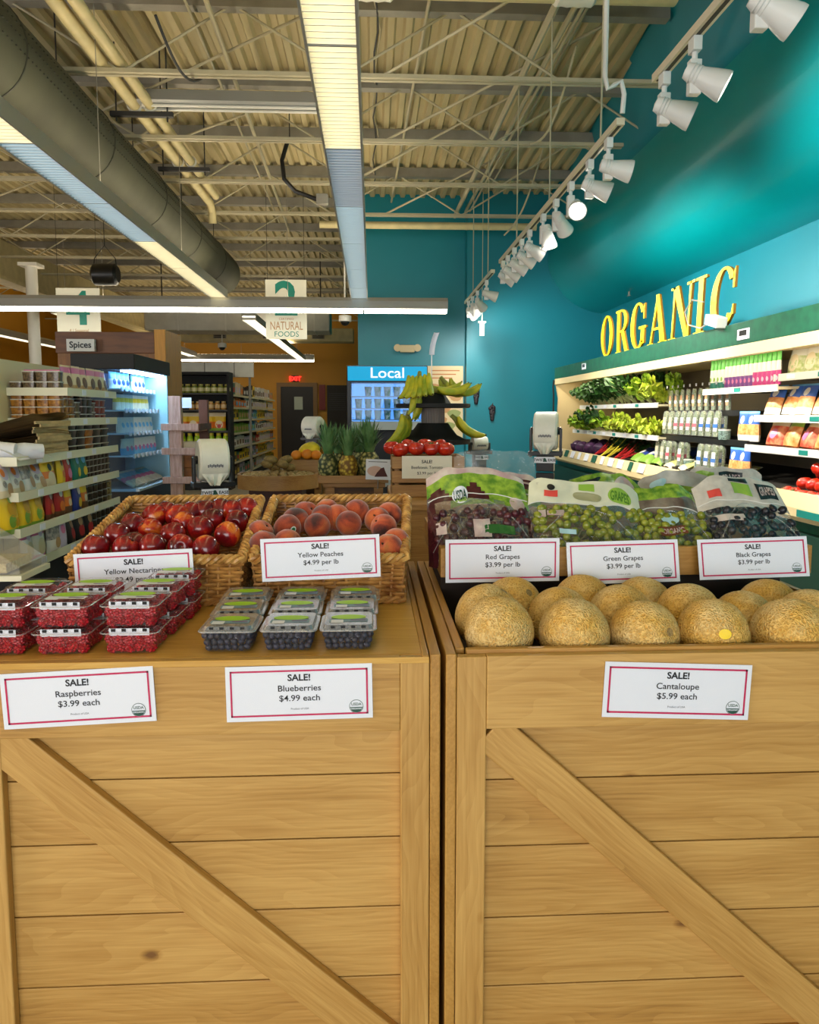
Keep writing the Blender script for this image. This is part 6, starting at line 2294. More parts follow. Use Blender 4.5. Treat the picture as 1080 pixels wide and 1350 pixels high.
# ================================================================== aisle shelving far behind
BY = 14.0
a, b = at(219, 490, BY), at(300, 490, BY)
t = thing('black_shelf_unit', 'black shelf end of jars and bags facing down the aisle', 'shelf unit', ((a.x + b.x) / 2, BY, 0))
hw = (b.x - a.x) / 2
MB().box(-hw, hw, 0.42, 0.45, 0, a.z).build('back_panel', M_blackmatte, t)
for s in (-1, 1):
    MB().box(s * hw - 0.02, s * hw + 0.02, 0, 0.42, 0, a.z).build('side_panel', M_blackmatte, t)
MB().box(-hw + 0.02, hw - 0.02, 0, 0.42, a.z - 0.05, a.z).build('top_panel', M_blackmatte, t)
MB().box(-hw + 0.02, hw - 0.02, 0, 0.42, 0, 0.15).build('plinth', M_blackmatte, t)
SZ = [at(260, p_, BY).z for p_ in (518, 540, 568, 590, 615, 640)]
for z in SZ:
    MB().box(-hw + 0.02, hw - 0.02, 0.005, 0.42, z - 0.03, z).build('shelf', mat('shelf_dark_grey', (40, 38, 36), 0.5), t)
def jar(name, col, lid, r, h, lab=None):
    def make():
        t_ = thing(name, 'x', 'jar')
        MB().lathe([(r * 0.95, 0), (r, 0.01), (r, h * 0.72), (r * 0.7, h * 0.82)], 12).build('jar_body', mat(name + '_glass', col, 0.2, coat=0.3), t_, smooth=True)
        MB().lathe([(r * 0.74, h * 0.82), (r * 0.74, h)], 12).build('lid', mat(name + '_lid', lid, 0.4), t_, smooth=True)
        MB().lathe([(r * 1.015, h * 0.2), (r * 1.015, h * 0.6)], 12, cap=False).build('label', mat(name + '_label', lab or (206, 200, 150), 0.5), t_, smooth=True)
        return t_
    return Kind(make)
cxb = (a.x + b.x) / 2
kj = [jar('pickle_jar', (110, 120, 40), (170, 160, 80), 0.058, 0.16), jar('sauce_jar', (190, 140, 70), (200, 170, 110), 0.052, 0.15, (220, 190, 140))]
for j in range(9):
    kj[0].place((cxb - hw + 0.12 + j * 0.118, BY + 0.10, SZ[0] + 0.001), 0, 'olive green jar on the top shelf of the black unit, %s from the left' % ORD[j], 'jars on the top black shelf')
for j in range(6):
    kj[1].place((cxb - hw + 0.42 + j * 0.115, BY + 0.10, SZ[1] + 0.001), 0, 'tan jar on the second shelf of the black unit, %s from the left' % ORD[j], 'jars on the second black shelf')
kbg = pouch('chip_bag', [(0, P_lgreen), (0.15, P_orange), (0.5, P_yellow), (0.8, P_cream)], 0.24, 0.33, 0.1, 'snack bag', [(0.5, 0.35, 0.3, P_cream), (0.5, 0.25, 0.16, P_red)])
for j in range(4):
    kbg.place((cxb - hw + 0.20 + j * 0.235, BY + 0.12, SZ[2] + 0.001), 0, 'yellow and orange chip bag on the third shelf of the black unit, %s from the left' % ORD[j], 'chip bags on the black shelf')
kgb = jar('green_bottle', (150, 190, 30), (220, 200, 60), 0.055, 0.26, (190, 214, 60))
for j in range(7):
    kgb.place((cxb - hw + 0.24 + j * 0.13, BY + 0.10, SZ[3] + 0.001), 0, 'bright green bottle on the fourth shelf of the black unit, %s from the left' % ORD[j], 'green bottles on the black shelf')
# pale soffit behind it
p0, p1 = at(216, 497, 14.7), at(334, 478, 14.7)
t = thing('header_board', 'pale panelled header board above the black shelving', 'header', (p0.x, 14.7, p0.z))
MB().box(0, p1.x - p0.x, 0, 0.05, 0, p1.z - p0.z).build('board', M_whitematte, t, bevel=0.004)
for f in (0.45, 0.78):
    MB().box((p1.x - p0.x) * f, (p1.x - p0.x) * f + 0.02, -0.01, 0, 0, p1.z - p0.z).build('batten', M_greysteel, t)
for f in (0.05, 0.95):
    MB().box((p1.x - p0.x) * f - 0.02, (p1.x - p0.x) * f + 0.02, 0.051, 0.09, -p0.z, p1.z - p0.z).build('support_post', M_greysteel, t)
# long aisle gondola
AY0, AY1 = 14.6, 21.0
AX = at(306, 560, AY0).x
t = thing('aisle_shelf_unit', 'long aisle shelf unit of groceries running to the exit door', 'shelf unit', (AX, AY0, 0))
MB().box(-0.55, -0.5, 0, AY1 - AY0, 0, 1.9).build('back_panel', M_dark, t)
MB().box(-0.5, 0, 0, AY1 - AY0, 0, 0.14).build('plinth', M_blackmatte, t)
AZ = [0.18, 0.46, 0.74, 1.02, 1.28, 1.52, 1.76]
for z in AZ:
    MB().box(-0.5, 0, 0, AY1 - AY0, z - 0.03, z).build('shelf', mat('shelf_mid_grey', (126, 118, 100), 0.5), t)
    MB().box(0.001, 0.012, 0, AY1 - AY0, z - 0.035, z + 0.005).build('price_rail', M_shelf, t)
cols_ = [P_white, P_cream, P_red, P_brown, P_orange, P_tan, P_yellow, P_green, P_lav, P_black, P_lgreen, P_sky]
kbx = []
for i_, cc in enumerate(cols_):
    def mk(cc=cc, i_=i_):
        m_ = MB().box(-0.05, 0, -0.07, 0.07, 0, 0.19)
        m_.box(-0.001, 0.002, -0.05, 0.05, 0.04, 0.12, 1)
        return tag(m_.build('grocery_packet', [cc, cols_[(i_ * 5 + 3) % 12]], bevel=0.004), 'x', 'packet')
    kbx.append(Kind(mk))
CNAME = ['white', 'cream', 'red', 'brown', 'orange', 'tan', 'yellow', 'green', 'lavender', 'black', 'light green', 'sky blue']
rng = random.Random(77)
for si, z in enumerate(AZ):
    y = AY0 + 0.12
    j = 0
    ci = rng.randrange(12)
    while y < AY1 - 0.1 and j < 20:
        if rng.random() < 0.45:
            far = y > AY0 + 3.5
            ci = rng.choice([1, 4, 5, 6, 0, 1]) if far else rng.randrange(12)
        sc = rng.uniform(0.8, 1.15)
        kbx[ci].place((AX - 0.03, y, z + 0.001), 0, '%s packet on the aisle unit, %s shelf up, %s from its near end' % (CNAME[ci], ORD[si], ORD[j]), 'packets on the long aisle unit', (1, 1.9, sc * (1.2 if si == 6 else 1)))
        y += 0.315
        j += 1
# exit door, sign
DY = 22.98
a, b = at(372, 612, DY), at(413, 510, DY)
dm = MB().box(a.x, b.x, DY - 0.05, DY, 0, b.z)
d_ = struct('door_1', dm, mat('door_dark', (30, 26, 24), 0.5))
wn = at(388, 540, DY - 0.08), at(399, 523, DY - 0.08)
o = MB().box(wn[0].x, wn[1].x, -0.012, 0, wn[0].z, wn[1].z).build('door_pane', mat('pale_pane', (170, 178, 160), 0.3), d_, (0, DY - 0.05, 0))
fm = MB()
fm.box(a.x - 0.12, a.x, DY - 0.08, DY, 0, b.z + 0.12)
fm.box(b.x, b.x + 0.12, DY - 0.08, DY, 0, b.z + 0.12)
fm.box(a.x, b.x, DY - 0.08, DY, b.z, b.z + 0.12)
struct('door_frame', fm, mat('door_frame_mustard', (130, 96, 46), 0.5))
a, b = at(384, 503, DY - 0.1), at(394, 495, DY - 0.1)
t = thing('exit_sign', 'red lit exit sign above the dark door at the end of the aisle', 'exit sign', (a.x, DY - 0.08, a.z))
MB().box(0, b.x - a.x, 0, 0.06, 0, b.z - a.z).build('sign_box', mat('exit_box', (60, 10, 10), 0.5), t)
m = put_text(MB(), 'EXIT', 0.17, (b.x - a.x) / 2, 0.03, -0.004, 0.03)
m.build('lettering', emis('exit_red_glow', (255, 30, 20), 5), t)
# dark panel and red extinguisher further right
a, b = at(432, 590, DY), at(458, 508, DY)
t = thing('louvered_vent', 'dark louvered panel on the mustard wall beside the exit door', 'panel', (a.x, DY - 0.05, 0.6))
m = MB().box(0, b.x - a.x, 0, 0.04, 0, b.z - 0.6)
m.build('panel', mat('panel_dark_brown', (36, 30, 24), 0.6), t)
m = MB()
for k in range(9):
    m.box(0.05, b.x - a.x - 0.05, -0.012, 0, 0.9 + 0.06 * k, 0.92 + 0.06 * k)
m.build('louver', M_dark, t)
a = at(425, 520, DY)
t = thing('red_fixture', 'narrow red upright fixture on the mustard wall right of the exit door', 'wall fixture', (a.x, DY - 0.06, 1.5))
MB().box(-0.09, 0.09, 0, 0.05, 0, 0.75).build('bar_body', mat('dark_red_bar', (120, 30, 20), 0.5), t)

# ================================================================== local cooler and far teal wall
LY = 9.3
a, b = at(458, 600, LY), at(564, 482, LY)
t = thing('glass_door_cooler', 'upright cooler with a glowing blue header that says Local', 'cooler', ((a.x + b.x) / 2, LY, 0))
hw = (b.x - a.x) / 2
zt_, zh = b.z, at(510, 502, LY).z
z0_ = at(510, 556, LY).z
m = MB()
m.box(-hw, hw, 0.5, 0.9, 0, zt_)
m.box(-hw, -hw + 0.05, 0, 0.5, 0, zt_)
m.box(hw - 0.05, hw, 0, 0.5, 0, zt_)
m.box(-hw + 0.05, hw - 0.05, 0, 0.5, 0, 0.5)
m.box(-hw + 0.05, hw - 0.05, 0.0, 0.5, zh - 0.02, zt_)
m.build('cabinet', mat('cooler_cabinet', (24, 30, 40), 0.4), t, bevel=0.006)
hd = MB().box(-hw + 0.012, hw - 0.012, -0.035, -0.001, zh, zt_ - 0.012).build('lit_header', emis('header_cyan_glow', (0, 164, 214), 0.85), t, bevel=0.008)
m = put_text(MB(), 'Local', 0.175, 0, zh + 0.035, -0.04, 0.008, squash=1.15)
m.build('lettering', emis('header_white_glow', (255, 255, 255), 0.9), hd)
MB().box(-hw + 0.05, hw - 0.05, 0.45, 0.499, z0_, zh - 0.021).build('lit_back', emis('cooler_back_glow', (110, 170, 236), 1.15), t)
MB().box(-hw + 0.05, hw - 0.05, -0.001, 0.46, z0_ - 0.1, z0_).build('lower_panel', mat('cooler_lower_white', (196, 206, 210), 0.4), t)
m = MB()
for k in range(3):
    m.box(-hw + 0.055, hw - 0.055, -0.014, -0.001, 0.3 + 0.2 * k, 0.42 + 0.2 * k)
m.build('kick_panel', mat('cooler_kick_grey', (180, 190, 192), 0.4), t)
zsl = [at(510, p_, LY).z for p_ in (522, 538, 553)]
for z in zsl:
    MB().box(-hw + 0.055, hw - 0.055, 0.06, 0.44, z - 0.012, z).build('wire_shelf', mat('cooler_shelf_white', (210, 226, 240), 0.3), t)
MB().box(-hw + 0.052, hw - 0.052, 0.004, 0.012, z0_ + 0.01, zh - 0.025).build('glass_door', clear('cooler_glass', tint=(224, 240, 255), gloss=0.1, haze=0.02, rough=0.03), t)
MB().box(hw - 0.09, hw - 0.075, -0.05, -0.01, z0_ + 0.2, z0_ + 0.5).build('door_handle', M_black, t)
cxl = (a.x + b.x) / 2
kcup = Kind(lambda: tag(MB().lathe([(0.035, 0), (0.045, 0.10), (0.047, 0.10), (0.047, 0.115), (0.0, 0.115)], 14, cap=False).build('yogurt_cup', mat('yogurt_cup_white', (210, 226, 226), 0.4, c2=(110, 170, 150), scale=14, lo=0.4, hi=0.5), smooth=True), 'x', 'cup', 'cups in the local cooler'))
for r, z in enumerate(zsl):
    for j in range(7):
        if r == 0 and j in (0, 6):
            continue
        kcup.place((cxl - hw + 0.14 + j * 0.118, LY + 0.12, z + 0.001), 0, 'pale cup in the upright local cooler, %s shelf, %s from the left' % (ORD[r], ORD[j]), 'cups in the local cooler')
# emergency light
c = at(537, 460, TW + 0.2)
t = thing('emergency_light', 'beige twin head emergency light on the teal wall above the local cooler', 'emergency light', (c.x, TW + 0.19, c.z))
M_beige = mat('beige_plastic', (206, 190, 150), 0.5)
MB().cbox((0, 0, 0), (0.22, 0.10, 0.11)).build('housing', M_beige, t, bevel=0.01)
for s in (-1, 1):
    m = MB().lathe([(0.03, 0.0), (0.055, 0.05), (0.055, 0.07)], 14)
    m.xf(Matrix.Translation((s * 0.15, 0, 0.01)) @ Matrix.Rotation(PI / 2, 4, 'X'))
    m.build('lamp_head', M_beige, t, smooth=True)
# dark clips and strip on the right teal wall
for j, (px, py, h_) in enumerate(((628, 521, 0.20), (649, 543, 0.20))):
    c = at(px, py, TW - 0.03)
    t = thing('wall_hook', ['upper dark bunch shaped ornament hanging on the teal wall', 'lower dark bunch shaped ornament hanging on the teal wall'][j], 'ornament', c, group='dark ornaments on the teal wall')
    m = MB()
    for k in range(14):
        f = k / 13
        m.ball((0.035 * (1 - f) * math.sin(k * 2.4), 0.0, 0.08 - 0.19 * f), (0.03, 0.026, 0.03), 8, 6)
    m.build('bunch', mat('ornament_dark', (34, 26, 34), 0.5), t, smooth=True)
    MB().cyl((0, 0.0, 0.08), (0.01, 0.01, 0.13), 0.008, 6).build('stem', M_stem, t)

# ================================================================== produce case along the right wall
CX, CB = 2.5, 3.44
CYN, CYF = 2.2, 10.35
M_cgreen = mat('case_header_green', (22, 92, 66), 0.4, c2=(16, 74, 54), scale=14)
M_ccream = mat('case_cream', (226, 206, 156), 0.5)
M_ccreamin = mat('case_inner_cream', (224, 200, 146), 0.5)
M_cdark = mat('case_inside_dark', (40, 36, 30), 0.6)
t = thing('produce_case', 'long refrigerated produce case with green header along the right wall', 'produce case', (CX, 0, 0))
d_ = CB - CX
MB().box(0, 0.10, CYN, CYF, 1.865, 2.015).build('green_header', M_cgreen, t, bevel=0.004)
MB().box(0.101, d_, CYN, CYF, 1.97, 2.01).build('top_panel', M_cgreen, t)
m = MB()
m.box(0.0, 0.06, CYN, CYF, 1.79, 1.864)
m.box(0.06, d_ - 0.12, CYN, CYF, 1.83, 1.845)
m.build('canopy', M_ccream, t)
MB().box(0.07, 0.16, CYN + 0.1, CYF - 0.2, 1.815, 1.829).build('canopy_lamp', emis('canopy_lamp_glow', (255, 244, 216), 9), t)
MB().box(d_ - 0.10, d_ - 0.05, CYN, CYF, 0.7, 1.97).build('back_panel', mat('case_back_grey', (120, 108, 88), 0.6), t)
m = MB()
m.prism([(0.0, 0.78), (0.03, 1.0), (0.05, 1.6), (0.0, 1.864), (d_ - 0.05, 1.97), (d_ - 0.05, 0.78)], CYF - 0.05, CYF, axis='y')
m.build('end_panel', M_ccreamin, t)
MB().tube([(-0.012, CYF - 0.02, 1.85), (-0.022, CYF - 0.02, 1.76), (-0.012, CYF - 0.02, 1.65), (-0.012, CYF - 0.02, 1.12), (-0.03, CYF - 0.02, 1.05)], 0.012, 8).build('end_trim', M_black, t, smooth=True)
MB().box(0.06, d_ - 0.05, CYN, CYF, 0, 0.76).build('base', M_cgreen, t)
MB().box(0.0, 0.059, CYN, CYF, 0.10, 0.70).build('kick_panel', mat('case_kick_green', (18, 58, 46), 0.5), t)
m = MB()
m.prism([(0.0, 0.77), (-0.03, 0.80), (-0.03, 0.85), (0.0, 0.935), (0.035, 0.935), (0.035, 0.77)], CYN, CYF, axis='y')
m.build('bumper_rail', M_ccream, t)
MB().add([(0.036, CYN, 0.86), (0.036, CYF - 0.05, 0.86), (d_ - 0.11, CYF - 0.05, 0.98), (d_ - 0.11, CYN, 0.98)], [(0, 1, 2, 3)]).build('sloping_deck', M_cdark, t)
# price cards and green strips on the rail
for k in range(11):
    y = CYF - 0.5 - k * 0.30
    o = MB().cbox((-0.022, y, 0.895), (0.004, 0.16 if k % 3 else 0.10, 0.085), R=Matrix.Rotation(math.radians(19), 3, 'Y')).build('price_card', M_paper if k % 4 != 1 else mat('card_dark_green', (24, 84, 62), 0.5), t)
for y in (4.1, 3.6, 4.7):
    MB().cbox((-0.036, y, 0.825), (0.008, 0.30, 0.04)).build('shelf_talker', mat('talker_teal', (20, 130, 120), 0.5), t)
M_pegblack = mat('peg_bar_black', (20, 20, 20), 0.4)
SH = [('upper_far_shelf', 7.22, 9.95, 0.26, 1.50), ('lower_far_shelf', 6.95, 9.95, 0.17, 1.19), ('pouch_shelf', 5.06, 6.22, 0.26, 1.595), ('top_near_shelf', 2.6, 5.22, 0.30, 1.665), ('middle_near_shelf', 2.6, 5.35, 0.26, 1.385), ('lower_near_shelf', 2.6, 5.35, 0.20, 1.175)]
for nm, y0, y1, x0, z in SH:
    MB().box(x0, d_ - 0.11, y0, y1, z - 0.03, z - 0.012).build('shelf', M_shelf, t)
    MB().box(x0 - 0.012, x0, y0, y1, z - 0.045, z + 0.004).build('price_rail', M_white, t)
    for k in range(int((y1 - y0) / 0.36)):
        MB().cbox((x0 - 0.013, y0 + 0.2 + 0.36 * k, z - 0.02), (0.003, 0.10, 0.03)).build('shelf_tag', mat('talker_teal', (20, 130, 120), 0.5) if k % 2 else M_paper, t)
PEG = [(1.665, 0.30), (1.44, 0.24), (1.17, 0.18)]
for z, x0 in PEG:
    MB().box(x0 + 0.02, d_ - 0.11, 5.42, 7.1, z - 0.05 - 0.21, z - 0.035 - 0.21).build('peg_tray', M_pegblack, t)
    MB().box(x0 - 0.0, x0 + 0.02, 5.42, 7.1, z - 0.075 - 0.21, z - 0.03 - 0.21).build('peg_rail', M_pegblack, t)

# ---------------- leafy bunches
def leafmat(nm, c, c2):
    return mat(nm, c, 0.5, c2=c2, scale=26)
L_kale = leafmat('kale_leaf', (70, 112, 44), (34, 66, 30))
L_dark = leafmat('dark_green_leaf', (58, 104, 40), (26, 58, 26))
L_lettuce = leafmat('lettuce_leaf', (168, 200, 50), (104, 150, 34))
L_yellow = leafmat('frisee_leaf', (206, 216, 70), (150, 180, 40))
L_stem = mat('pale_leaf_stem', (206, 218, 150), 0.5)
L_redstem = mat('chard_red_stem', (186, 40, 40), 0.4)
L_yelstem = mat('chard_yellow_stem', (226, 206, 60), 0.4)

def bunch(name, label_cat, leaf, stem, n, length, width, curl=0.03, spread=0.5, stemfrac=0.4, seed=1, group='leafy greens'):
    def make():
        t_ = thing(name, 'x', label_cat)
        rg = random.Random(seed)
        ml, ms = MB(), MB()
        for k in range(n):
            a = rg.uniform(-spread, spread)
            b_ = rg.uniform(-0.35, 0.35)
            L_ = length * rg.uniform(0.8, 1.1)
            w = width * rg.uniform(0.7, 1.15)
            ph = rg.uniform(0, 6)
            tw = rg.uniform(-0.9, 0.9)
            def base(s):
                return Vector((math.sin(a * s) * L_ * s, b_ * L_ * s * 0.8 - 0.05 * s * s, L_ * s * math.cos(a * 0.7)))
            ms.tube([base(s / 4 * (stemfrac + 0.35)) for s in range(5)], [0.007, 0.007, 0.006, 0.004, 0.002], 5)
            def lf(u, v):
                s = stemfrac + (1 - stemfrac) * v
                c_ = base(s)
                ww = w * math.sin(PI * (0.12 + 0.84 * v)) ** 0.7
                x = (u - 0.5) * 2 * ww
                wob = curl * math.sin(v * 14 + ph + u * 5) * abs(u - 0.5) * 2
                return c_ + Vector((x * math.cos(tw), x * math.sin(tw) + wob, wob * 0.6))
            ml.grid(lf, 4, 8)
        ml.build('leaves', leaf, t_, smooth=True, ang=80)
        ms.build('stems', stem, t_, smooth=True)
        return t_
    return Kind(make)

kb = dict(
    kale=bunch('kale_bunch', 'greens', L_kale, L_stem, 12, 0.34, 0.045, 0.035, 0.5, 0.35, 3),
    dark=bunch('dark_greens_bunch', 'greens', L_dark, L_stem, 12, 0.36, 0.05, 0.02, 0.4, 0.35, 4),
    bok=bunch('bok_choy', 'greens', L_dark, L_stem, 9, 0.40, 0.055, 0.012, 0.25, 0.45, 5),
    romaine=bunch('romaine_lettuce', 'lettuce', L_lettuce, L_stem, 12, 0.32, 0.06, 0.02, 0.35, 0.25, 6),
    frisee=bunch('frisee_lettuce', 'lettuce', L_yellow, L_stem, 16, 0.26, 0.04, 0.035, 0.7, 0.2, 7))
rng = random.Random(9)
LN = dict(kale='curly dark green kale bunch', dark='dark green leafy bunch', bok='bunch of white stemmed greens', romaine='light green romaine head', frisee='bright yellow green frisee head')
seqA = ['kale', 'kale', 'kale', 'dark', 'dark', 'dark', 'bok', 'bok', 'dark', 'romaine', 'romaine', 'frisee']
for j, k in enumerate(seqA):
    y = 9.75 - j * 0.222
    kb[k].place((CX + 0.40, y, 1.50), (rng.uniform(0.5, 0.8), 0, -PI / 2 + rng.uniform(-.3, .3)), '%s on the upper shelf of the produce case, %s from the far end' % (LN[k], ORD[j]), 'greens on the upper shelf', rng.uniform(0.95, 1.15))
seqB = ['frisee', 'romaine', 'romaine', 'dark', 'dark', 'romaine', 'frisee', 'frisee', 'frisee', 'frisee', 'frisee', 'frisee']
for j, k in enumerate(seqB):
    y = 9.75 - j * 0.228
    kb[k].place((CX + 0.34, y, 1.19), (rng.uniform(0.7, 1.0), 0, -PI / 2 + rng.uniform(-.4, .4)), '%s on the second shelf of the produce case, %s from the far end' % (LN[k], ORD[j]), 'greens on the second shelf', rng.uniform(0.95, 1.15))
# second layer behind, leaning on the first
for j in range(9):
    k = seqA[j + 1]
    kb[k].place((CX + 0.56, 9.6 - j * 0.27, 1.52), (0.2, 0, -PI / 2 + rng.uniform(-.3, .3)), '%s in the back row of the upper shelf, %s from the far end' % (LN[k], ORD[j]), 'greens in the back row of the upper shelf', rng.uniform(0.85, 1.0))
# bottom deck
M_cab = mat('purple_cabbage_leaf', (84, 50, 84), 0.4, c2=(48, 28, 54), scale=16)
def cabbage():
    t_ = thing('purple_cabbage', 'x', 'cabbage')
    MB().ball((0, 0, 0), (0.085, 0.085, 0.078), 20, 14, fn=lambda d, q: q * (1 + 0.05 * mnoise.noise(d * 2.5))).build('head', M_cab, t_, smooth=True)
    m_ = MB()
    for k in range(4):
        a = k * 1.57
        m_.grid(lambda u, v: Matrix.Rotation(a, 3, 'Z') @ (Vector((math.sin((u - 0.5) * 2.2) * math.sin(v * 1.7 + 0.2), math.cos((u - 0.5) * 2.2) * math.sin(v * 1.7 + 0.2), -math.cos(v * 1.7 + 0.2))) * (0.089 + 0.012 * v * v)), 6, 6)
    m_.build('outer_leaf', M_cab, t_, smooth=True)
    return t_
kcab = Kind(cabbage)
def deckz(x):
    return 0.86 + 0.12 * (x - 0.036) / (d_ - 0.146)
for j, (x, y) in enumerate(((0.22, 9.9), (0.20, 9.6), (0.40, 9.75), (0.22, 9.3), (0.42, 9.42), (0.24, 9.0), (0.44, 9.05))):
    kcab.place((CX + x, y, deckz(x) + 0.082), rng.uniform(0, 6), 'purple cabbage on the bottom deck, %s from the far end' % ORD[j], 'purple cabbages')
kch = bunch('red_chard', 'greens', L_dark, L_redstem, 8, 0.40, 0.05, 0.02, 0.22, 0.55, 13)
kcy = bunch('yellow_chard', 'greens', L_dark, L_yelstem, 8, 0.38, 0.05, 0.02, 0.22, 0.55, 14)
for j, (kk, y, nm_) in enumerate(((kch, 8.75, 'red'), (kcy, 8.5, 'yellow'), (kcy, 8.28, 'yellow'), (kch, 8.02, 'red'), (kch, 7.82, 'red'))):
    kk.place((CX + 0.10, y, deckz(0.1) + 0.05), (-1.15, 0, -PI / 2 + 0.25), '%s stemmed chard bunch on the bottom deck, %s past the cabbages' % (nm_, ORD[j]), 'chard on the bottom deck')
kblue = pouch('lettuce_bag', [(0, P_lgreen), (0.45, P_blue), (0.75, P_blue), (0.92, P_white)], 0.20, 0.26, 0.12, 'salad bag', [(0.5, 0.55, 0.2, P_white), (0.5, 0.25, 0.28, P_lgreen)])
for j, (x, y) in enumerate(((0.14, 7.52), (0.30, 7.44), (0.14, 7.25), (0.32, 7.16), (0.16, 6.98), (0.34, 6.92))):
    kblue.place((CX + x, y, deckz(x) + 0.03), (-0.95, 0, -PI / 2 + rng.uniform(-.3, .3)), 'blue and green lettuce bag on the bottom deck, %s past the chard' % ORD[j], 'blue lettuce bags')
kspr = pouch('sprout_bag', [(0, P_cream), (0.3, mat('print_sprout', (210, 196, 130), 0.4, c2=(150, 160, 70), scale=60)), (0.9, P_white)], 0.17, 0.2, 0.09, 'sprout bag')
for j in range(9):
    kspr.place((CX + 0.16 + 0.12 * (j % 2), 6.72 - j * 0.15, deckz(0.2) + 0.02), (-1.1, 0, -PI / 2 + rng.uniform(-.4, .4)), 'pale sprout bag on the bottom deck, %s past the blue lettuce bags' % ORD[j], 'sprout bags')
# ---------------- hanging herb packs
M_pack = clear('clear_herb_pack', gloss=0.25, haze=0.10, rough=0.12)
M_herb = mat('herb_leaf', (104, 128, 60), 0.5, c2=(176, 184, 150), scale=60)
def herb_pack(name, lab, lab2):
    def make():
        t_ = thing(name, 'x', 'herb pack')
        w, h, d = 0.092, 0.215, 0.03
        out = [(w / 2 * math.cos(a) if False else x, z) for x, z in ([(-w / 2, 0), (w / 2, 0)] + [(w / 2 * math.cos(a), h - w / 2 + w / 2 * math.sin(a)) for a in [PI * k / 10 for k in range(11)]])]
        MB().prism(out, -d, 0, axis='y').build('clear_shell', M_pack, t_, bevel=0.004)
        MB().prism([(x * 0.86, 0.006 + z * 0.95) for x, z in out], -d * 0.8, -d * 0.2, axis='y').build('herbs', M_herb, t_)
        m_ = MB()
        m_.quad((-w * 0.36, -d - 0.001, 0.045), (w * 0.36, -d - 0.001, 0.045), (w * 0.36, -d - 0.001, 0.155), (-w * 0.36, -d - 0.001, 0.155), 0)
        m_.quad((-w * 0.46, -d - 0.002, 0.075), (w * 0.46, -d - 0.002, 0.075), (w * 0.46, -d - 0.002, 0.105), (-w * 0.46, -d - 0.002, 0.105), 1)
        m_.build('label', [lab, lab2], t_)
        return t_
    return Kind(make)
hp = [herb_pack('herb_pack_blue', P_white, mat('label_mid_blue', (60, 110, 180), 0.5)), herb_pack('herb_pack_pink', P_white, mat('label_pink', (206, 96, 110), 0.5)), herb_pack('herb_pack_plain', P_cream, mat('label_pale_grey', (206, 204, 196), 0.5))]
for h_ in hp:
    h_.nm = 'herb_pack'
HN = ['clear herb pack with a blue banded label', 'clear herb pack with a pink banded label', 'clear herb pack with a plain pale label']
row2 = [2, 2, 1, 1, 1, 1, 0, 0, 0, None, None]
row3 = [2, 2, 1, None, 1, None, None, 0, 0, 0, None]
for r, (row, z, x0) in enumerate(((row2, 1.44, 0.24), (row3, 1.17, 0.18))):
    for j, kx in enumerate(row):
        if kx is None:
            continue
        for dd in range(2):
            hp[kx].place((CX + x0 + 0.03 + 0.05 * dd, 7.02 - j * 0.133 + 0.02 * r, z - 0.232 - 0.0), (-0.06, 0, -PI / 2 + 0.0), '%s in the %s hanging row%s, %s from the far end' % (HN[kx], ['middle', 'lower'][r], ['', ', behind the front one'][dd], ORD[j]), 'hanging herb packs')
ktube = herb_pack('herb_tube', mat('label_salmon', (196, 150, 110), 0.5), P_white)
for j in range(10):
    o = ktube.place((CX + 0.33, 7.05 - j * 0.128, 1.665 - 0.242), (0, 0, -PI / 2), 'slim herb pack on the top hanging row, %s from the far end' % ORD[j], 'slim herb packs on the top row', (0.62, 0.8, 0.9))
    tg = MB().cbox((0, 0, 0), (0.004, 0.04, 0.026)).build('price_flag', M_paper, None, (0, 0, 0))
    tg.parent = o
    tg.rotation_euler = (0, 0, PI / 2)
    tg.location = (0, -0.07, 0.245)
kjarh = tin('herb_cup', (150, 180, 170), 0.045, 0.08, (210, 214, 206))
for j, y in enumerate((6.42, 6.20, 5.78)):
    kjarh.place((CX + 0.24, y, [1.17, 1.17, 1.44][j] - 0.244), 0, 'small clear herb cup on the %s hanging row, %s of the cups' % (['lower', 'lower', 'middle'][j], ORD[j]), 'herb cups')
# ---------------- pouch shelf, bags
kgp = [pouch('green_capped_pouch', [(0, mat('print_teal_band', (50, 120, 110), 0.4)), (0.2, P_white), (0.62, mat('print_bright_green', (80, 190, 60), 0.4))], 0.058, 0.235, 0.035, 'pouch', [(0.5, 0.32, 0.3, P_lgreen)]), pouch('purple_pouch', [(0, mat('print_purple', (120, 70, 140), 0.4)), (0.36, P_white), (0.68, mat('print_bright_green', (80, 190, 60), 0.4))], 0.058, 0.235, 0.035, 'pouch', [(0.5, 0.2, 0.3, P_pink)]), pouch('magenta_pouch', [(0, mat('print_magenta2', (190, 60, 130), 0.4)), (0.4, P_white), (0.72, mat('print_bright_green', (80, 190, 60), 0.4))], 0.058, 0.235, 0.035, 'pouch', [(0.5, 0.2, 0.3, P_lav)])]
for j in range(17):
    kx = 0 if j < 4 else (1 if j < 11 else 2)
    kgp[kx].place((CX + 0.30, 6.16 - j * 0.064, 1.597), (0, 0, -PI / 2), 'green topped pouch with a %s base on the pouch shelf, %s from the far end' % (['teal', 'purple', 'magenta'][kx], ORD[j]), 'green topped pouches')
ksal = pouch('salad_mix_bag', [(0, mat('print_salad', (150, 170, 90), 0.4, c2=(206, 206, 170), scale=40)), (0.5, P_white), (0.7, mat('print_navy', (40, 60, 84), 0.4))], 0.20, 0.235, 0.1, 'salad bag', [(0.5, 0.3, 0.3, P_cream)])
for j in range(4):
    ksal.place((CX + 0.38, 5.06 - j * 0.20, 1.667), (-0.15, 0, -PI / 2), 'salad mix bag with a dark top on the top right shelf, %s from the far end' % ORD[j], 'salad mix bags')
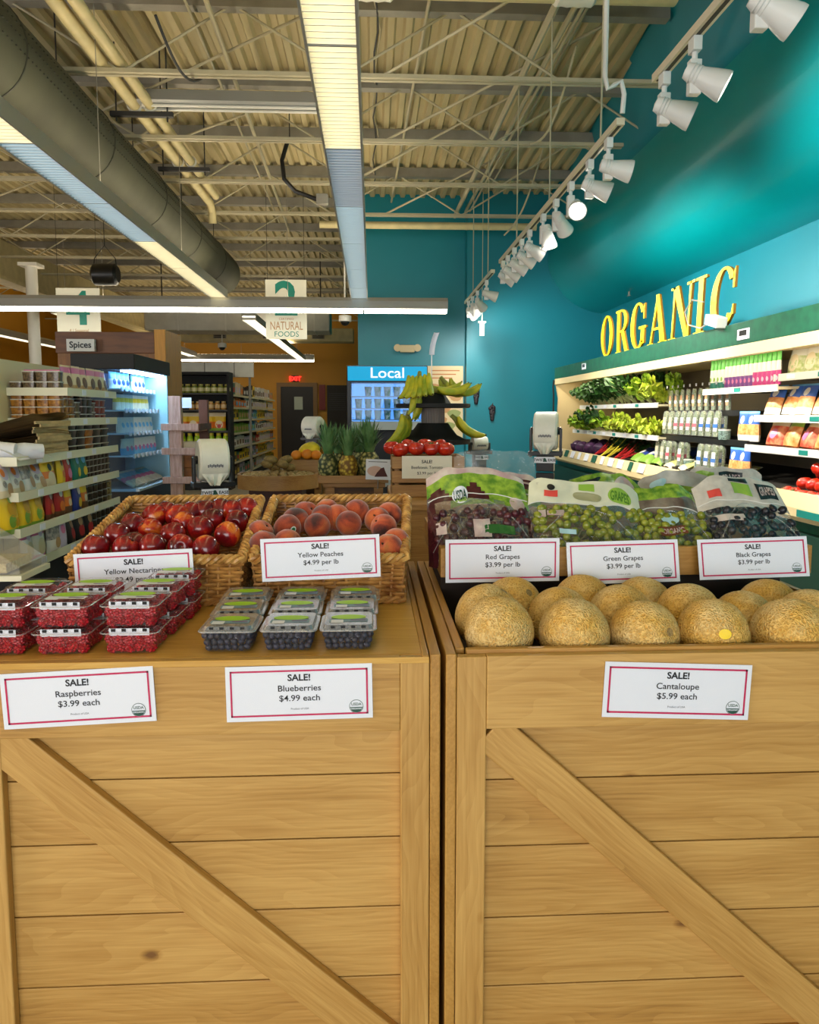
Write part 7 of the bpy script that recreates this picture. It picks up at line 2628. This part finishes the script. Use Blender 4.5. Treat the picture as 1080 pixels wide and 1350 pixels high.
kcar = pouch('carrot_bag', [(0, P_white), (0.2, mat('print_carrot', (222, 130, 60), 0.4, c2=(236, 180, 120), scale=40)), (0.6, mat('print_mid_blue', (50, 100, 190), 0.4)), (0.9, P_sky)], 0.17, 0.22, 0.09, 'carrot bag', [(0.5, 0.72, 0.18, P_white)])
for j, (x, y, z) in enumerate(((0.34, 5.28, 1.387), (0.36, 5.10, 1.387), (0.36, 4.93, 1.387), (0.38, 4.77, 1.387))):
    kcar.place((CX + x, y, z), (-0.3, 0, -PI / 2 + rng.uniform(-.2, .2)), 'blue and orange carrot bag on the middle right shelf, %s from the far end' % ORD[j], 'carrot bags on the middle shelf')
for j, (x, y, z) in enumerate(((0.25, 5.60, 0.925), (0.25, 5.46, 0.925), (0.30, 5.58, 1.195), (0.30, 5.45, 1.195))):
    kcar.place((CX + x, y, z), (0, 0, -PI / 2), 'tall pale carrot bag on the %s peg row, %s one' % (['lower', 'lower', 'middle', 'middle'][j], ['far', 'near', 'far', 'near'][j]), 'carrot bags on the pegs')
kasp = bunch('asparagus_bundle', 'asparagus', leafmat('asparagus_tip', (136, 160, 70), (90, 120, 50)), mat('asparagus_stalk', (150, 170, 90), 0.5), 14, 0.2, 0.010, 0.004, 0.16, 0.6, 17)
M_band = mat('purple_band', (120, 90, 160), 0.5)
for j in range(6):
    o = kasp.place((CX + 0.36, 4.58 - j * 0.125, 1.387), (0.1, 0, -PI / 2), 'bundle of green asparagus with a purple band on the middle right shelf, %s from the far end' % ORD[j], 'asparagus bundles')
    b_ = MB().lathe([(0.036, 0.06), (0.038, 0.10)], 14, cap=False).build('band', M_band, o, smooth=True)
kpep = [pouch('pepper_bag_red', [(0, mat('print_pepper_red', (206, 50, 40), 0.3, c2=(230, 150, 110), scale=22)), (0.75, P_cream)], 0.19, 0.19, 0.11, 'pepper bag', [(0.5, 0.4, 0.2, P_pink)]), pouch('pepper_bag_orange', [(0, mat('print_pepper_orange', (226, 116, 50), 0.3, c2=(230, 190, 130), scale=22)), (0.75, P_lgreen)], 0.19, 0.19, 0.11, 'pepper bag')]
for j in range(5):
    kx = (0, 1, 0, 1, 1)[j]
    kpep[kx].place((CX + 0.32, 5.18 - j * 0.20, 1.177), (-0.3, 0, -PI / 2 + rng.uniform(-.2, .2)), 'bag of %s peppers on the lower right shelf, %s from the far end' % (['red', 'orange'][kx], ORD[j]), 'pepper bags')
# red tomatoes on the near deck
j = 0
for r in range(3):
    for k in range(6):
        x = 0.10 + 0.10 * r
        y = 4.62 - 0.098 * k - 0.03 * r
        kt.place((CX + x, y, deckz(x) + 0.036 + 0.045 * r), (rng.uniform(-.5, .5), rng.uniform(-.5, .5), rng.uniform(0, 6)), 'red tomato on the near bottom deck of the produce case, %s row back, %s from the far end' % (ORD[r], ORD[k]), 'red tomatoes in the produce case', 1.05)
for k in range(4):
    kt.place((CX + 0.26, 4.54 - 0.1 * k, deckz(0.26) + 0.165), (0.3, 0.2, k), 'red tomato on top of the pile in the produce case, %s from the far end' % ORD[k], 'red tomatoes in the produce case', 1.05)

# ================================================================== ORGANIC lettering on top of the case
M_letter = mat('letter_yellow', (255, 220, 8), 0.4)
M_letteredge = mat('letter_edge_dark', (150, 104, 20), 0.5)
LX = CX + 0.07
LZ, LH = 2.016, 0.44


def ring_pts(cx, cz, rx, rz, a0, a1, n=36):
    return [(cx + rx * math.cos(a0 + (a1 - a0) * k / n), cz + rz * math.sin(a0 + (a1 - a0) * k / n)) for k in range(n + 1)]


def arc_shape(m, rxo, rzo, rxi, rzi, a0, a1):
    o_, i_ = ring_pts(0.5, 0.5, rxo, rzo, a0, a1), ring_pts(0.5, 0.5, rxi, rzi, a0, a1)
    for k in range(len(o_) - 1):
        m.append([o_[k], o_[k + 1], i_[k + 1], i_[k]])


def letter_polys(ch):
    P = []
    if ch == 'O':
        arc_shape(P, 0.48, 0.5, 0.25, 0.455, 0, 2 * PI)
    elif ch in 'CG':
        arc_shape(P, 0.48, 0.5, 0.25, 0.455, 0.62, 2 * PI - 0.62)
        P.append([(0.83, 0.62), (0.90, 0.62), (0.90, 0.95), (0.83, 0.86)])
        if ch == 'G':
            P.append([(0.70, 0.10), (0.90, 0.10), (0.90, 0.46), (0.70, 0.46)])
            P.append([(0.56, 0.42), (1.0, 0.42), (1.0, 0.47), (0.56, 0.47)])
        else:
            P.append([(0.84, 0.20), (0.92, 0.20), (0.92, 0.36), (0.88, 0.36)])
    elif ch == 'R':
        P += [[(0.10, 0), (0.32, 0), (0.32, 1), (0.10, 1)], [(0.0, 0), (0.42, 0), (0.42, 0.045), (0.0, 0.045)], [(0.0, 0.955), (0.3, 0.955), (0.3, 1), (0.0, 1)]]
        n = 16
        for k in range(n):
            a, b = -PI / 2 + PI * k / n, -PI / 2 + PI * (k + 1) / n
            P.append([(0.45 + 0.45 * math.cos(a), 0.74 + 0.26 * math.sin(a)), (0.45 + 0.45 * math.cos(b), 0.74 + 0.26 * math.sin(b)), (0.45 + 0.23 * math.cos(b), 0.74 + 0.215 * math.sin(b)), (0.45 + 0.23 * math.cos(a), 0.74 + 0.215 * math.sin(a))])
        P += [[(0.3, 0.955), (0.46, 0.955), (0.46, 1), (0.3, 1)], [(0.3, 0.48), (0.46, 0.48), (0.46, 0.525), (0.3, 0.525)], [(0.44, 0.50), (0.66, 0.50), (1.0, 0.0), (0.76, 0.0)], [(0.74, 0), (1.06, 0), (1.06, 0.045), (0.74, 0.045)]]
    elif ch == 'A':
        P += [[(0.10, 0), (0.18, 0), (0.52, 0.92), (0.47, 1.0)], [(0.42, 1.0), (0.58, 1.0), (0.92, 0), (0.68, 0)], [(0.24, 0.30), (0.76, 0.30), (0.76, 0.345), (0.25, 0.345)], [(0.0, 0), (0.30, 0), (0.30, 0.045), (0.0, 0.045)], [(0.58, 0), (1.02, 0), (1.02, 0.045), (0.58, 0.045)]]
    elif ch == 'N':
        P += [[(0.12, 0), (0.19, 0), (0.19, 0.96), (0.12, 0.96)], [(0.08, 1.0), (0.32, 1.0), (0.86, 0.0), (0.70, 0.0)], [(0.80, 0.0), (0.87, 0.0), (0.87, 1.0), (0.80, 1.0)], [(0.0, 0), (0.32, 0), (0.32, 0.045), (0.0, 0.045)], [(0.0, 0.955), (0.2, 0.955), (0.2, 1.0), (0.0, 1.0)], [(0.68, 0.955), (1.0, 0.955), (1.0, 1.0), (0.68, 1.0)]]
    elif ch == 'I':
        P += [[(0.37, 0), (0.63, 0), (0.63, 1), (0.37, 1)], [(0.2, 0), (0.8, 0), (0.8, 0.045), (0.2, 0.045)], [(0.2, 0.955), (0.8, 0.955), (0.8, 1), (0.2, 1)]]
    return P


t = thing('organic_sign', 'large yellow serif letters spelling ORGANIC on top of the green header', 'sign', (LX, 8.47, LZ))
spec = [('O', 8.47, 8.05), ('R', 7.95, 7.56), ('G', 7.50, 7.07), ('A', 7.02, 6.56), ('N', 6.50, 6.02), ('I', 6.06, 5.74), ('C', 5.72, 5.30)]
for ch, ya, yb in spec:
    m = MB()
    sl = 0.0 if ch in 'ORGA' else 0.10
    for q, poly in enumerate(letter_polys(ch)):
        pp = [(ya - 8.47 - (a + sl * (b - 0.5)) * (ya - yb), b * LH) for a, b in poly]
        n = len(pp)
        e = 0.0004 * (q % 3)
        vs = [(-0.010 - e, p[0], p[1]) for p in pp] + [(0.010 + e, p[0], p[1]) for p in pp]
        m.add(vs, [list(range(n))], 0)
        m.add(vs, [list(range(n, 2 * n))[::-1]] + [(i, (i + 1) % n, n + (i + 1) % n, n + i) for i in range(n)], 1)
    m.build('letter', [M_letter, M_letteredge], t)
# white box and cable on the header
c = at(967, 437, 5.4)
t = thing('junction_box', 'white plastic box with a looping cable on the header beside the letter C', 'box', (LX - 0.10, 5.42, 2.03))
MB().cbox((0, 0, 0.03), (0.08, 0.20, 0.075)).build('box_body', M_white, t, rot=(0.25, 0, 0), bevel=0.006)
MB().tube([(-0.02, 0.08, 0.02), (-0.02, 0.2, 0.0), (-0.02, 0.42, 0.05), (-0.01, 0.52, 0.16), (0, 0.42, 0.24), (0.02, 0.25, 0.2)], 0.006, 6).build('cable', M_greysteel, t, smooth=True)
for j, (y, lab) in enumerate(((5.05, 'small black and white tag on the green header near the white box'), (8.9, 'small tag on the far part of the green header'))):
    m = MB().cbox((0, 0, 0), (0.006, 0.16, 0.07))
    m.cbox((-0.004, 0, 0.008), (0.003, 0.10, 0.035), 1)
    tag(m.build('header_tag', [M_paper, M_black], None, (CX - 0.004, y, 1.93 if j == 0 else 1.95)), lab, 'tag')

# ================================================================== track lights
TX, TZ = 1.305, 2.9
M_track = mat('track_cream', (216, 206, 180), 0.4)
M_trackslot = mat('track_slot_dark', (60, 52, 40), 0.6)
M_spot = mat('spot_white', (222, 222, 218), 0.4)
for j, (y0, y1, lab) in enumerate(((1.2, 3.56, 'nearest track light rail at the top right'), (4.06, 7.75, 'long middle track light rail over the produce case aisle'), (8.25, 10.6, 'far track light rail near the teal wall'))):
    t = thing('light_track', lab, 'light track', (TX, y0, TZ), group='light tracks')
    m = MB()
    m.box(-0.022, 0.022, 0, y1 - y0, 0, 0.035)
    m.box(-0.009, 0.009, 0.02, y1 - y0 - 0.02, -0.001, 0, 1)
    m.build('rail', [M_track, M_trackslot], t)
    k = 0
    y = 0.35
    while y < y1 - y0:
        MB().cyl((0, y, 0.035), (0, y, DECK - TZ), 0.006, 6).build('hanger_rod', M_creamsteel, t)
        y += 1.25
a_ = Vector((TX - 0.03, 4.0, DECK - 0.02))
pts = [(TX - 0.10, 4.02, DECK - 0.02), (TX - 0.10, 4.02, 3.12), (TX - 0.085, 4.02, 3.06), (TX - 0.05, 4.02, 3.08), (TX - 0.015, 4.02, 3.10), (TX + 0.005, 4.03, 3.04), (TX + 0.003, 4.045, 2.95)]
pipe('track_feed', 'white conduit dropping from the ceiling and curling into the middle light track', pts, 0.013, M_spot, 8, 'conduit')
M_lens = emis('spot_lens_glow', (255, 246, 226), 14)
M_lensoff = mat('spot_inner_dark', (70, 68, 64), 0.4)


def spot(label, y, d, lit=False, power=0, box=True, sz=1.0, cone=125):
    t = thing('track_spotlight', label, 'spotlight', (TX, y, TZ - 0.0015), group='track spotlights')
    MB().box(-0.018, 0.018, -0.03, 0.03, -0.055, 0).build('adapter', M_spot, t, bevel=0.003)
    MB().cyl((0, 0, -0.055), (0, 0, -0.085), 0.012, 8).build('neck', M_spot, t)
    MB().box(-0.024, 0.024, -0.02, 0.02, -0.22, -0.085).build('driver_box', M_spot, t, bevel=0.004)
    d = Vector(d).normalized()
    R = d.to_track_quat('Z', 'Y').to_matrix().to_4x4()
    pos = Vector((0.03, -0.028, -0.165))
    m = MB()
    m.lathe([(0.0, -0.085), (0.030, -0.08), (0.036, -0.06), (0.038, -0.02), (0.050, 0.03), (0.060, 0.075), (0.060, 0.09), (0.054, 0.09), (0.050, 0.06)], 22, cap=False)
    for k in range(3):
        m.lathe([(0.0375, -0.058 + 0.014 * k), (0.0400, -0.054 + 0.014 * k), (0.0375, -0.050 + 0.014 * k)], 22, cap=False)
    h = m.build('lamp_head', M_spot, t, pos, smooth=True, ang=50)
    h.rotation_euler = R.to_euler()
    m = MB()
    m.lathe([(0.0, 0.062), (0.0505, 0.062)], 20, cap=False)
    m.build('lens', M_lens if lit else M_lensoff, h)
    if power:
        ld = bpy.data.lights.new('spot_beam', 'SPOT')
        ld.energy = power
        ld.spot_size = math.radians(cone)
        ld.spot_blend = 0.6
        ld.shadow_soft_size = 0.05
        ld.color = (1.0, 0.95, 0.86)
        lo = bpy.data.objects.new('spot_beam', ld)
        COL.objects.link(lo)
        lo.parent = h
        lo.location = (0, 0, 0.10)
        lo.rotation_euler = (PI, 0, 0)
    return t


R1 = (0.86, 0.05, -0.42)
spot('nearest track spotlight, cut by the top edge, aimed to the right', 2.62, (0.8, -0.1, -0.5), power=SPOTW, lit=True)
spot('second track spotlight from the front, aimed right and down', 3.14, (0.82, -0.25, -0.45), power=SPOTW, lit=True)
spot('third track spotlight, at the end of the nearest rail', 3.46, (0.88, -0.2, -0.38), power=SPOTW, lit=True)
spot('first spotlight on the middle rail, aimed level to the right', 4.26, (0.93, -0.1, -0.22), power=SPOTW, lit=True)
spot('second spotlight on the middle rail', 4.62, (0.9, -0.1, -0.35), power=SPOTW, lit=True)
spot('glowing spotlight on the middle rail facing the viewer', 5.05, (-0.12, -0.85, -0.5), True, SPOTW * 0.4)
spot('spotlight on the middle rail beside the glowing one, half hidden', 5.45, (0.5, 0.6, -0.5), power=SPOTW, lit=True)
spot('glowing spotlight on the middle rail pointing straight down', 5.85, (0.15, -0.1, -0.98), True, SPOTW)
for j, y in enumerate((6.35, 6.68, 7.02, 7.36, 7.62)):
    spot('spotlight on the far half of the middle rail, %s past the one pointing down' % ORD[j], y, (0.86, 0.1 - 0.03 * j, -0.45), True, SPOTW if j % 2 == 0 else 0)
for j, y in enumerate((8.7, 9.45, 9.9, 10.3)):
    spot('spotlight on the far rail, %s from its near end' % ORD[j], y, [(0.9, 0.0, -0.3), (0.6, 0.7, -0.5), (0.3, 0.7, -0.6), (0.6, 0.6, -0.5)][j], True, SPOTW * 0.45)
c = at(632, 438, 10.9)
t = thing('pendant_sensor', 'small beige box hanging below the far light rail', 'sensor', (TX + 0.22, 10.55, c.z))
MB().cbox((0, 0, 0), (0.06, 0.05, 0.17)).build('box_body', M_beige, t, bevel=0.004)
MB().cbox((0, 0, 0.10), (0.10, 0.06, 0.02)).build('bracket', M_beige, t)
MB().cyl((0, 0, 0.11), (0, 0, DECK - c.z), 0.004, 6).build('hanger_rod', M_beige, t)
# small sprinkler on the soffit
c = at(811, 388, 9.6)
t = thing('ceiling_sprinkler', 'small sprinkler head under the glossy teal bulkhead', 'sprinkler', (3.25, 9.6, 2.90))
MB().cyl((0, 0, -0.02), (0, 0, 0.03), 0.012, 8).build('stem', M_greysteel, t)
MB().lathe([(0.0, -0.03), (0.03, -0.028), (0.03, -0.024), (0.0, -0.02)], 12, cap=False).build('deflector', M_greysteel, t)

# names: plain kinds, Blender adds its own suffix
REN = dict(herb_pack_blue='herb_pack', herb_pack_pink='herb_pack', herb_pack_plain='herb_pack', pepper_bag_red='pepper_bag', pepper_bag_orange='pepper_bag')
for o in list(COL.objects):
    s_ = o.name.split('.')[0]
    if s_ in REN:
        o.name = REN[s_]
# labels stay short: trim the wording of the long systematic ones
SHORT = [('from the far end', 'from far end'), ('in the middle hanging row', 'in middle hanging row'), ('in the lower hanging row', 'in lower hanging row'), ('behind the front one', 'rear one'), ('bright yellow green frisee head', 'yellow green frisee'), ('bunch of white stemmed greens', 'white stemmed greens'), ('curly dark green kale bunch', 'curly kale bunch'), ('salad mix bag with a dark top', 'dark topped salad bag'), ('clear tub of amber dried fruit at the shelf end', 'amber fruit tub at the second shelf end'), ('clear tub of brown nuts on the top shelf end', 'brown nut tub on the top shelf end'), ('from the spine', 'from the back'), (' past the paper bags', ' past the bags'), ('clear tub of orange snacks', 'orange snack tub'), ('small brown filled tub', 'small brown tub'), (' past the green pouches', ' past the pouches'), ('round lidded cup of', 'round cup of'), ('clear tub of', 'tub of'), ('flat chilled pack lying in the bottom of the open cooler', 'flat chilled pack in the open cooler bottom'), (' packet on the long aisle unit', ' packet on the aisle unit'), ('on the bottom deck', 'on the deck'), ('of the produce case', 'of the case'), ('produce case, ', 'case, '), ('near bottom deck', 'near deck'), ('clear herb pack with a', 'herb pack with'), ('in the back row of the upper shelf', 'at the back of the upper shelf'), ('on the middle right shelf', 'on the right middle shelf'), ('bundle of green asparagus with a purple band', 'purple banded asparagus bundle'), ('green topped pouch with a', 'green topped pouch with'), ('yellow and orange chip bag on the third shelf of the black unit', 'yellow chip bag on the third black shelf'), ('of the black unit', 'of the black shelving')]
for o in COL.objects:
    l = o.get('label')
    if l:
        for a_, b_ in SHORT:
            if len(l.split()) <= 16:
                break
            l = l.replace(a_, b_)
        o['label'] = l
